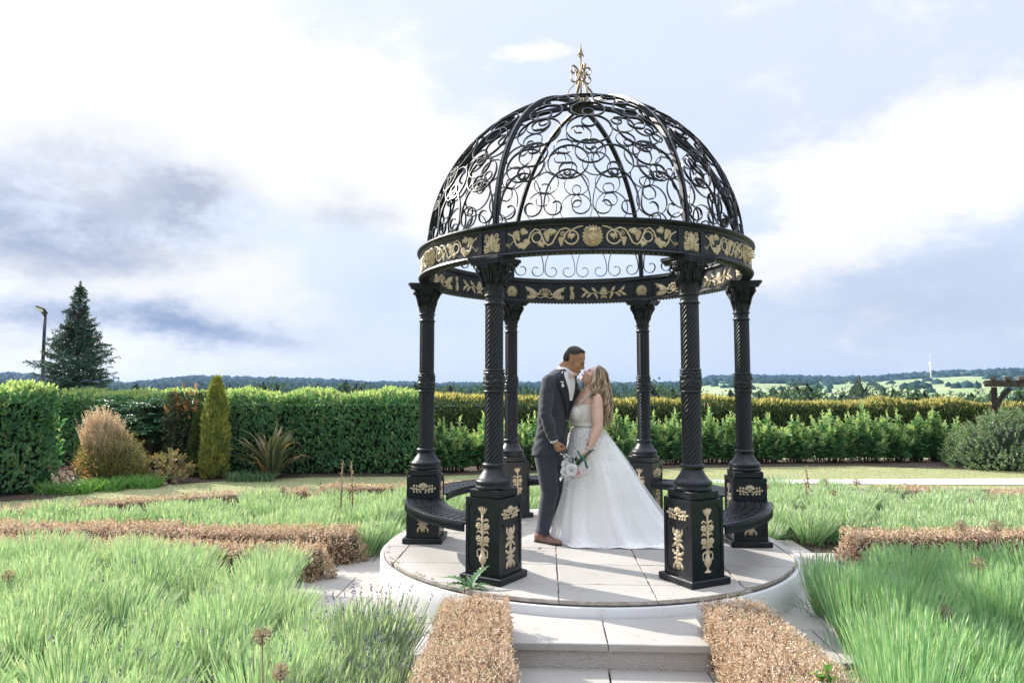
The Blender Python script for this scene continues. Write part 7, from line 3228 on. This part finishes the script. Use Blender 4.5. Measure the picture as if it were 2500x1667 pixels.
lavender('pale green lavender mass filling the left foreground', [(-3.6, 2.2), (-0.64, 2.2), (-0.74, 3.2), (-0.95, 4.3), (-1.16, 4.9), (-1.46, 5.4), (-1.85, 5.85), (-3.5, 6.30), (-6.6, 6.5)], 0.50, 900, 0.37, 0.0039, 41, 0.0022)
lavender('pale green lavender mass behind the left box hedges', [(-7.4, 7.9), (-4.5, 7.75), (-1.9, 7.45), (-1.40, 7.1), (-1.28, 7.5), (-0.95, 8.3), (-0.35, 9.0), (0.2, 9.3), (0.2, 10.6), (-2.2, 10.3), (-4.2, 9.35), (-6.0, 8.25)], 0.52, 430, 0.31, 0.0066, 42, 0.01)
lavender('lush green lavender mass in the right foreground', [(1.68, 2.2), (4.4, 2.2), (5.4, 4.4), (6.0, 5.8), (3.3, 5.85), (2.78, 5.7), (2.42, 5.4), (2.10, 4.8), (1.86, 4.2), (1.74, 3.2)], 0.49, 900, 0.42, 0.0041, 43, 0.002, 'lavender_green', 'lavender_leaf', 130, 0.66, 'lavender_bud_green', 0.6)
lavender('pale lavender mass behind the right box hedge', [(2.80, 7.35), (3.4, 7.35), (8.2, 7.6), (9.4, 8.8), (7.4, 9.6), (6.0, 10.1), (4.5, 10.9), (2.9, 11.0), (2.3, 10.2), (1.9, 9.0), (2.4, 8.2)], 0.52, 430, 0.31, 0.0066, 44, 0.008)
# one greyer, more open plant with dark spent flowers at the corner of the left bed
lavender('grey green lavender bush with dark purple flowers at the bed corner', [(-1.0, 3.2), (-0.60, 2.9), (-0.60, 4.25), (-1.0, 4.75)], 0.25, 330, 0.42, 0.0050, 45, 0.04, 'lavender_grey', 'lavender_leaf', 1700, 0.60, 'lavender_bud', 0.35)
lavender('grey green lavender tuft with tiny leaves at the foot of the left box block', [(-0.66, 2.3), (-0.46, 2.3), (-0.46, 3.5), (-0.66, 3.5)], 0.20, 40, 0.27, 0.004, 46, 0.0, 'lavender_grey', 'lavender_grey', 900, 0.8)


# ------------------------------------------------------------------ lawn blades where the lawn is seen close to edge on
def lawn():
    r = np.random.default_rng(51)
    n = 36000
    x = r.uniform(-9, 13, n)
    y = r.uniform(9.0, 16.5, n)
    L = [(-7.9, 10.9), (-6.19, 12.85), (-4.0, 13.9), (-1.92, 14.05), (0.5, 14.6), (4, 15.6), (8, 16.0), (9.3, 15.4), (11, 14.9), (13, 14.7), (13, 13.7), (5, 13.5), (1.5, 13.4), (1.5, 13.05), (5, 12.9), (13, 12.6), (13, 9.4), (9.9, 9.5), (8.6, 10.3), (6.0, 11.2), (2.5, 11.7), (0.4, 11.5), (-3.3, 11.2), (-5.0, 9.8), (-6.6, 8.7), (-9, 8.2)]
    k = in_poly(x, y, L)
    x, y = x[k], y[k]
    n = len(x)
    f = Field()
    f.blades(np.stack([x, y, np.zeros(n)], 1), unit(np.stack([r.normal(size=n) * 0.4, r.normal(size=n) * 0.4, np.ones(n)], 1)), r.uniform(0.02, 0.045, n), 0.007, seg=1)
    o = f.build('lawn_grass', 'lawn_blade')
    tag(o, 'short pale lawn grass around the lavender beds', 'grass', kind='stuff')


lawn()


# ------------------------------------------------------------------ allium seed heads, dry stalks, weeds
def allium(x, y, z, rad_, label, mat='allium', seed=0):
    r = np.random.default_rng(seed)
    root = empty('allium_seed_head', (x, y, 0))
    tag(root, label, 'seed head', 'dried allium heads above the lavender')
    st = MB()
    st.tube([(0.02, 0, 0.02), (0.01, 0, z * 0.5), (0, 0, z)], [0.0045, 0.004, 0.0035], 6)
    st.build('stalk', 'dry_stem', root)
    f = Field()
    n = 110
    d = unit(r.normal(size=(n, 3)))
    C = np.tile(np.array([[0, 0, z]]), (n, 1))
    f.blades(C, d, rad_ * r.uniform(0.75, 1.0, n), 0.0022, seg=1, taper=0.8)
    e = C + d * (rad_ * 0.85)
    for k in range(3):
        f.cards(e - d * 0.004, unit(d + r.normal(size=(n, 3)) * 0.7), rad_ * 0.26, rad_ * 0.13)
    f.build('seed_head', mat, root)['kind'] = 'stuff'


for i, a in enumerate([(-1.12, 3.2, 0.63, 0.042, 'upper of the two dried allium heads in the left foreground'), (-0.97, 3.0, 0.555, 0.040, 'lower dried allium head at the bottom of the left foreground'),
                       (4.52, 6.6, 0.46, 0.062, 'large dried allium head, right one of the close pair in the right bed'), (4.42, 6.95, 0.40, 0.055, 'dried allium head behind the large one of the close pair'),
                       (3.42, 5.2, 0.45, 0.058, 'dried allium head on a bent stalk in the right foreground'), (2.56, 4.2, 0.42, 0.050, 'pinkish allium head in the right foreground', 'allium_pink'),
                       (4.15, 9.1, 0.40, 0.050, 'dried allium head close right of the outer right pedestal'), (5.1, 10.4, 0.36, 0.058, 'dried allium head on the far side of the right bed'),
                       (-3.55, 5.0, 0.42, 0.045, 'dried allium head at the left edge of the picture'), (3.62, 10.0, 0.36, 0.045, 'orange tinged allium head right behind the outer right pedestal', 'allium_orange'),
                       (4.45, 9.9, 0.34, 0.045, 'small dark allium head beside the dry stalks'), (5.6, 8.6, 0.36, 0.04, 'small allium head low in the middle of the right bed', 'allium_pink'),
                       (-3.0, 9.2, 0.42, 0.04, 'faint dried allium head far back in the left lavender'), (-0.7, 10.2, 0.40, 0.045, 'dried allium head left of the gazebo in the back of the bed'), (-6.0, 7.95, 0.38, 0.05, 'dried allium head behind the left box hedge')]):
    allium(*a[:5], mat=a[5] if len(a) > 5 else 'allium', seed=i)


def stalk(x, y, h, lean, label, seed):
    r = np.random.default_rng(seed)
    root = empty('dry_flower_stalk', (x, y, 0))
    tag(root, label, 'stalk', 'dry upright flower stalks')
    m = MB()
    m.tube([(0, 0, 0), (lean * 0.3, 0, h * 0.45), (lean, 0, h * 0.95)], [0.009, 0.008, 0.007], 6)
    m.build('stem', 'dry_stem', root)
    f = Field()
    n = 60
    t = r.uniform(0.25, 1.0, n)
    P = np.stack([lean * t ** 1.7, np.zeros(n), h * 0.97 * t], 1)
    f.leaves(P, unit(r.normal(size=(n, 3)) * 0.55 + np.array([0, 0, 0.9])), r.uniform(0.03, 0.055, n), 0.014)
    f.build('dry_leaves', 'allium', root)


for i, a in enumerate([(-2.19, 9.0, 0.84, 0.02, 'left one of two dry stalks in the left lavender'), (-2.03, 9.0, 0.83, -0.03, 'right one of two dry stalks in the left lavender'),
                       (4.28, 10.1, 0.64, -0.06, 'tallest dry stalk leaning left in the right lavender'), (4.18, 10.0, 0.44, 0.0, 'short dry stalk left of the tallest one'), (4.48, 10.0, 0.46, -0.02, 'short dry stalk right of the tallest one')]):
    stalk(*a, seed=i)


def weed_thistle():
    r = np.random.default_rng(3)
    root = empty('thistle_weed', (-0.30, 5.16, 0.288))
    tag(root, 'green toothed thistle weed growing by the front left pedestal', 'weed')
    for k, (a, L, el) in enumerate(((2.7, 0.24, 0.45), (3.2, 0.20, 0.3), (0.25, 0.17, 0.25), (0.95, 0.22, 0.75), (4.4, 0.15, 0.25), (5.6, 0.15, 0.2), (1.8, 0.12, 0.6))):
        d = Vector((math.cos(a) * math.cos(el), math.sin(a) * math.cos(el) * 0.6, math.sin(el))).normalized()
        s = d.cross(Vector((0, 0, 1))).normalized()
        up = s.cross(d)
        m = MB()
        n = 14
        vs = []
        for i in range(n + 1):
            t = i / n
            w = L * (0.16 * math.sin(PI * (0.08 + 0.9 * t)) * (1.25 if i % 2 else 0.62))
            c = d * (L * t) + up * (L * (0.10 * math.sin(PI * t) - 0.28 * t * t)) * 0.8
            vs += [c - s * w + up * w * 0.35, c, c + s * w + up * w * 0.35]
        fs = []
        for i in range(n):
            b = i * 3
            fs += [(b, b + 1, b + 4, b + 3), (b + 1, b + 2, b + 5, b + 4)]
        m.add(vs, fs, 0, False)
        m.build('leaf', 'thistle', root)
    # tall sow thistle in the left bed
    root = empty('sow_thistle', (-1.10, 8.9, 0))
    tag(root, 'tall pale sow thistle growing just left of the gazebo', 'weed')
    st = MB()
    st.tube([(0, 0, 0), (0.01, 0, 0.4), (0.0, 0, 0.72)], [0.008, 0.006, 0.004], 6)
    for k in range(5):
        a = k * 1.3
        st.tube([(0, 0, 0.5 + 0.04 * k), (0.05 * math.cos(a), 0.05 * math.sin(a), 0.6 + 0.04 * k)], [0.003, 0.002], 4)
        st.ball((0.05 * math.cos(a), 0.05 * math.sin(a), 0.6 + 0.04 * k), 0.010, 6, 4)
    st.build('stem', 'thistle', root)
    f = Field()
    n = 26
    z = r.uniform(0.05, 0.62, n)
    f.leaves(np.stack([np.zeros(n), np.zeros(n), z], 1), unit(np.stack([r.normal(size=n), r.normal(size=n), np.full(n, 0.3)], 1)), r.uniform(0.05, 0.11, n), 0.030, curl=0.3)
    f.build('leaves', 'thistle', root)
    # two small live sprigs: one in the right box block, one at the step joint
    for (x, y, z, s, lab) in ((1.42, 3.25, 0.40, 0.05, 'small green seedling growing out of the right box block'), (0.60, 4.845, 0.19, 0.025, 'tiny weed in the joint behind the step'), (2.72, 6.35, 0.02, 0.06, 'low leafy weed in the soil right of the platform')):
        root = empty('seedling', (x, y, z))
        tag(root, lab, 'weed')
        f = Field()
        n = 26
        f.leaves(np.tile(np.array([[0, 0, 0.01]]), (n, 1)) + r.normal(size=(n, 3)) * s * 0.4, unit(r.normal(size=(n, 3)) + np.array([0, 0, 0.8])), s * r.uniform(0.7, 1.2, n), s * 0.5)
        f.build('leaves', 'iris_leaf', root)
    # dead leaf on the platform
    f = Field()
    f.leaves(np.array([[0.235, 6.36, 0.293]]), np.array([[1.0, 0.3, 0.25]]), 0.04, 0.025, fold=0.5, curl=-0.3)
    o = f.build('fallen_leaf', 'cones')
    tag(o, 'single dark fallen leaf on the platform near the mans shoe', 'leaf')


weed_thistle()


# ------------------------------------------------------------------ lamp post, pergola, wind turbine
def lamp_post():
    x, y = -14.18, 21.0
    root = empty('lamp_post', (x, y, 0))
    tag(root, 'dark blue lamp post with tilted floodlight behind the left hedge', 'lamp post')
    m = MB()
    m.tube([(0, 0, 0), (0, 0, 2.45)], [0.055, 0.050], 10)
    m.tube([(0, 0, 2.45), (0, 0, 4.0)], [0.050, 0.045], 10)
    m.tube([(0, 0, 2.42), (0, 0, 2.52)], [0.062, 0.062], 10)
    m.build('pole', 'lamp_paint', root)
    h = MB()
    h.box((-0.13, -0.02, 4.10), (0.34, 0.22, 0.045), 0, 0, 0.01)
    h.box((0.03, 0, 4.02), (0.10, 0.10, 0.08), 0, 0, 0.01)
    M = Matrix.Translation((0, 0, 4.1)) @ Matrix.Rotation(rad(-38), 4, 'X') @ Matrix.Rotation(rad(22), 4, 'Y') @ Matrix.Translation((0, 0, -4.1))
    me = h.mesh('floodlight', 'lamp_case')
    me.transform(M)
    ho = link('floodlight', me, root)
    g = MB()
    g.box((-0.15, -0.02, 4.0755), (0.25, 0.17, 0.003))
    me = g.mesh('glass', 'lamp_glass')
    me.transform(M)
    link('glass', me, ho)


lamp_post()


def pergola():
    x, y = 13.15, 19.0
    root = empty('pergola', (x, y, 0), rad(-34.7))
    tag(root, 'dark timber pergola corner with curved brace at the right edge', 'pergola')
    for (dx, dy) in ((0, 0), (0, 2.4), (3.2, 0), (3.2, 2.4)):
        p = MB()
        p.box((dx, dy, 0.9), (0.14, 0.14, 1.8), 0, 0, 0.008)
        p.build('post', 'pergola_wood', root)
        b = MB()
        sg = 1 if dx < 1 else -1
        pts = [(dx + sg * 0.07, dy, 1.25), (dx + sg * 0.12, dy, 1.42), (dx + sg * 0.22, dy, 1.60), (dx + sg * 0.36, dy, 1.76)]
        b.bar(pts, [(0, 1, 0)] * 4, 0.07, 0.10)
        b.build('brace', 'pergola_wood', root)
    for dy in (0, 2.4):
        b = MB()
        b.box((1.93, dy, 1.90), (4.3, 0.09, 0.17), 0, 0, 0.01)
        b.build('beam', 'pergola_beam', root)
    for k in range(13):
        b = MB()
        b.box((0.0 + 0.31 * k, 1.05, 2.035), (0.13, 3.0, 0.098), 0, 0, 0.01)
        b.build('rafter', 'pergola_beam', root)


pergola()


def turbine():
    x, y = 1084.0, 1800.0
    z0 = float(terrain_h(x, y)) - 1
    root = empty('wind_turbine', (x, y, z0))
    hub = 70.5 - z0
    tag(root, 'single white wind turbine on the far fields at the right', 'wind turbine')
    m = MB()
    m.tube([(0, 0, 0), (0, 0, hub)], [1.9, 1.1], 12)
    m.build('tower', 'turbine_white', root)
    n = MB()
    n.tube([(0, 4, hub), (0, -3, hub), (0, -5, hub)], [1.9, 1.9, 0.6], 10)
    no = n.build('nacelle', 'turbine_white', root)
    for a in (100, 220, 340):
        b = MB()
        ca, sa = math.cos(rad(a)), math.sin(rad(a))
        vs = []
        for (q, w) in ((1.0, 0.9), (5, 1.5), (14, 0.9), (23, 0.25)):
            for (s, d) in ((-1, 0), (0, -0.35), (1, 0), (0, 0.35)):
                vs.append((ca * q - sa * w * s, -4.2 + d, hub + sa * q + ca * w * s))
        fs = [(3, 2, 1, 0), (12, 13, 14, 15)]
        for i in range(3):
            for k in range(4):
                k2 = (k + 1) % 4
                fs.append((i * 4 + k, i * 4 + k2, i * 4 + 4 + k2, i * 4 + 4 + k))
        b.add(vs, fs)
        b.build('blade', 'turbine_white', root)


turbine()


# ------------------------------------------------------------------ woods
def crown_blobs(r, n, P, R, H):
    """low bumpy crowns: 4x7 spheres with jitter"""
    ph = np.array([-0.25, 0.55, PI / 2])
    th = np.linspace(0, 2 * PI, 7, endpoint=False)
    A, B = np.meshgrid(ph, th, indexing='ij')
    unitv = np.stack([np.cos(A) * np.cos(B), np.cos(A) * np.sin(B), np.sin(A)], -1).reshape(-1, 3)
    k = len(unitv)
    j = 1 + r.uniform(-0.22, 0.22, (n, k))
    V = P[:, None, :] + unitv[None] * np.stack([R, R, H], 1)[:, None, :] * j[:, :, None]
    F = []
    for a in range(2):
        for b in range(7):
            b2 = (b + 1) % 7
            F.append((a * 7 + b, a * 7 + b2, (a + 1) * 7 + b2, (a + 1) * 7 + b))
    F = np.array(F)[None] + (np.arange(n) * k)[:, None, None]
    return V.reshape(-1, 3), F.reshape(-1, 4)


def woods():
    r = np.random.default_rng(61)
    # far wooded hills
    n = 9600
    az = r.uniform(-41, 41, n)
    rr = np.exp(r.uniform(np.log(420), np.log(4350), n))
    x, y = rr * np.sin(np.radians(az)), rr * np.cos(np.radians(az))
    dens = vnoise(x / 420, y / 420, 0, 7) + 0.75
    # open fields on the right middle distance
    field = (az > 13.5) & (az < 36) & (rr > 520) & (rr < 2600)
    hed = np.abs(vnoise(x / 260, y / 90, 0, 2)) < 0.045
    hill_wood = (az > 15.5) & (az < 22) & (rr > 1900) & (rr < 3300)
    dens = np.where(field & ~hill_wood, np.where(hed, 1.0, -1.0), dens)
    dens = np.where(hill_wood | (rr > 3000) | (az < 0), dens + 0.6, dens)
    keep = dens > 0.25
    x, y, rr = x[keep], y[keep], rr[keep]
    n = len(x)
    R = r.uniform(5.5, 10.5, n) * np.clip(rr / 1250, 0.65, 2.7)
    P = np.stack([x, y, terrain_h(x, y) + 1.0], 1)
    H = r.uniform(6, 11, n) * np.clip(rr / 2600, 0.9, 1.5)
    V, F = crown_blobs(r, n, P, R, H)
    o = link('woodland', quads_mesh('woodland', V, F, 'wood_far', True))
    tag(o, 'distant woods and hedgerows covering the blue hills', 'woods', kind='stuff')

    # belt of trees beyond the hedges: leafy crowns
    f = Field()
    n = 165
    az = r.uniform(-38, 39, n)
    rr = r.uniform(150, 340, n)
    x, y = rr * np.sin(np.radians(az)), rr * np.cos(np.radians(az))
    g = terrain_h(x, y)
    el = np.interp(az, [-40, -12, -2, 10, 18, 26, 32, 41], [-0.10, -0.05, 0.10, 0.05, -0.25, 0.10, -0.10, 0.15]) + r.normal(size=n) * 0.30 - (rr < 190) * 0.35
    top = 1.73 + rr * np.tan(np.radians(el))
    for k in range(n):
        H = max(5.0, top[k] - g[k])
        R = H * r.uniform(0.34, 0.50)
        c = np.array([x[k], y[k], top[k] - H * 0.45])
        m = 700
        d = unit(r.normal(size=(m, 3)))
        lobes = 1 + 0.20 * vnoise(d[:, 0] * 3.4 + k, d[:, 1] * 3.4, d[:, 2] * 3.4, 3)
        P = c + d * np.array([R, R, H * 0.47]) * (lobes * r.uniform(0.72, 1.0, m))[:, None]
        f.cards(P, unit(d * 0.6 + r.normal(size=(m, 3)) * 0.7 + np.array([0, 0, 0.2])), r.uniform(0.45, 1.0, m), r.uniform(0.4, 0.8, m))
    o = f.build('tree_belt', 'tree_leaf')
    tag(o, 'belt of leafy trees in the valley beyond the hedges', 'woods', kind='stuff')
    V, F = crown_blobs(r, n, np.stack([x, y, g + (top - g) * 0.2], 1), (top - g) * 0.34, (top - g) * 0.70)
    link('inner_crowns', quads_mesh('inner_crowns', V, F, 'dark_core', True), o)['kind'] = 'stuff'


woods()

# ------------------------------------------------------------------ haze
def haze():
    m, nt, out = new_mat('haze')
    v = N(nt, 'ShaderNodeVolumePrincipled')
    v.inputs['Color'].default_value = (0.36, 0.54, 0.92, 1)
    v.inputs['Density'].default_value = 0.00006
    v.inputs['Anisotropy'].default_value = 0.2
    nt.links.new(v.outputs[0], out.inputs['Volume'])
    mb = MB()
    mb.box((0, 0, -40), (18400, 18400, 340))
    o = mb.build('haze', 'haze')
    tag(o, 'thin blue summer haze over the valley', 'haze', kind='stuff')


haze()
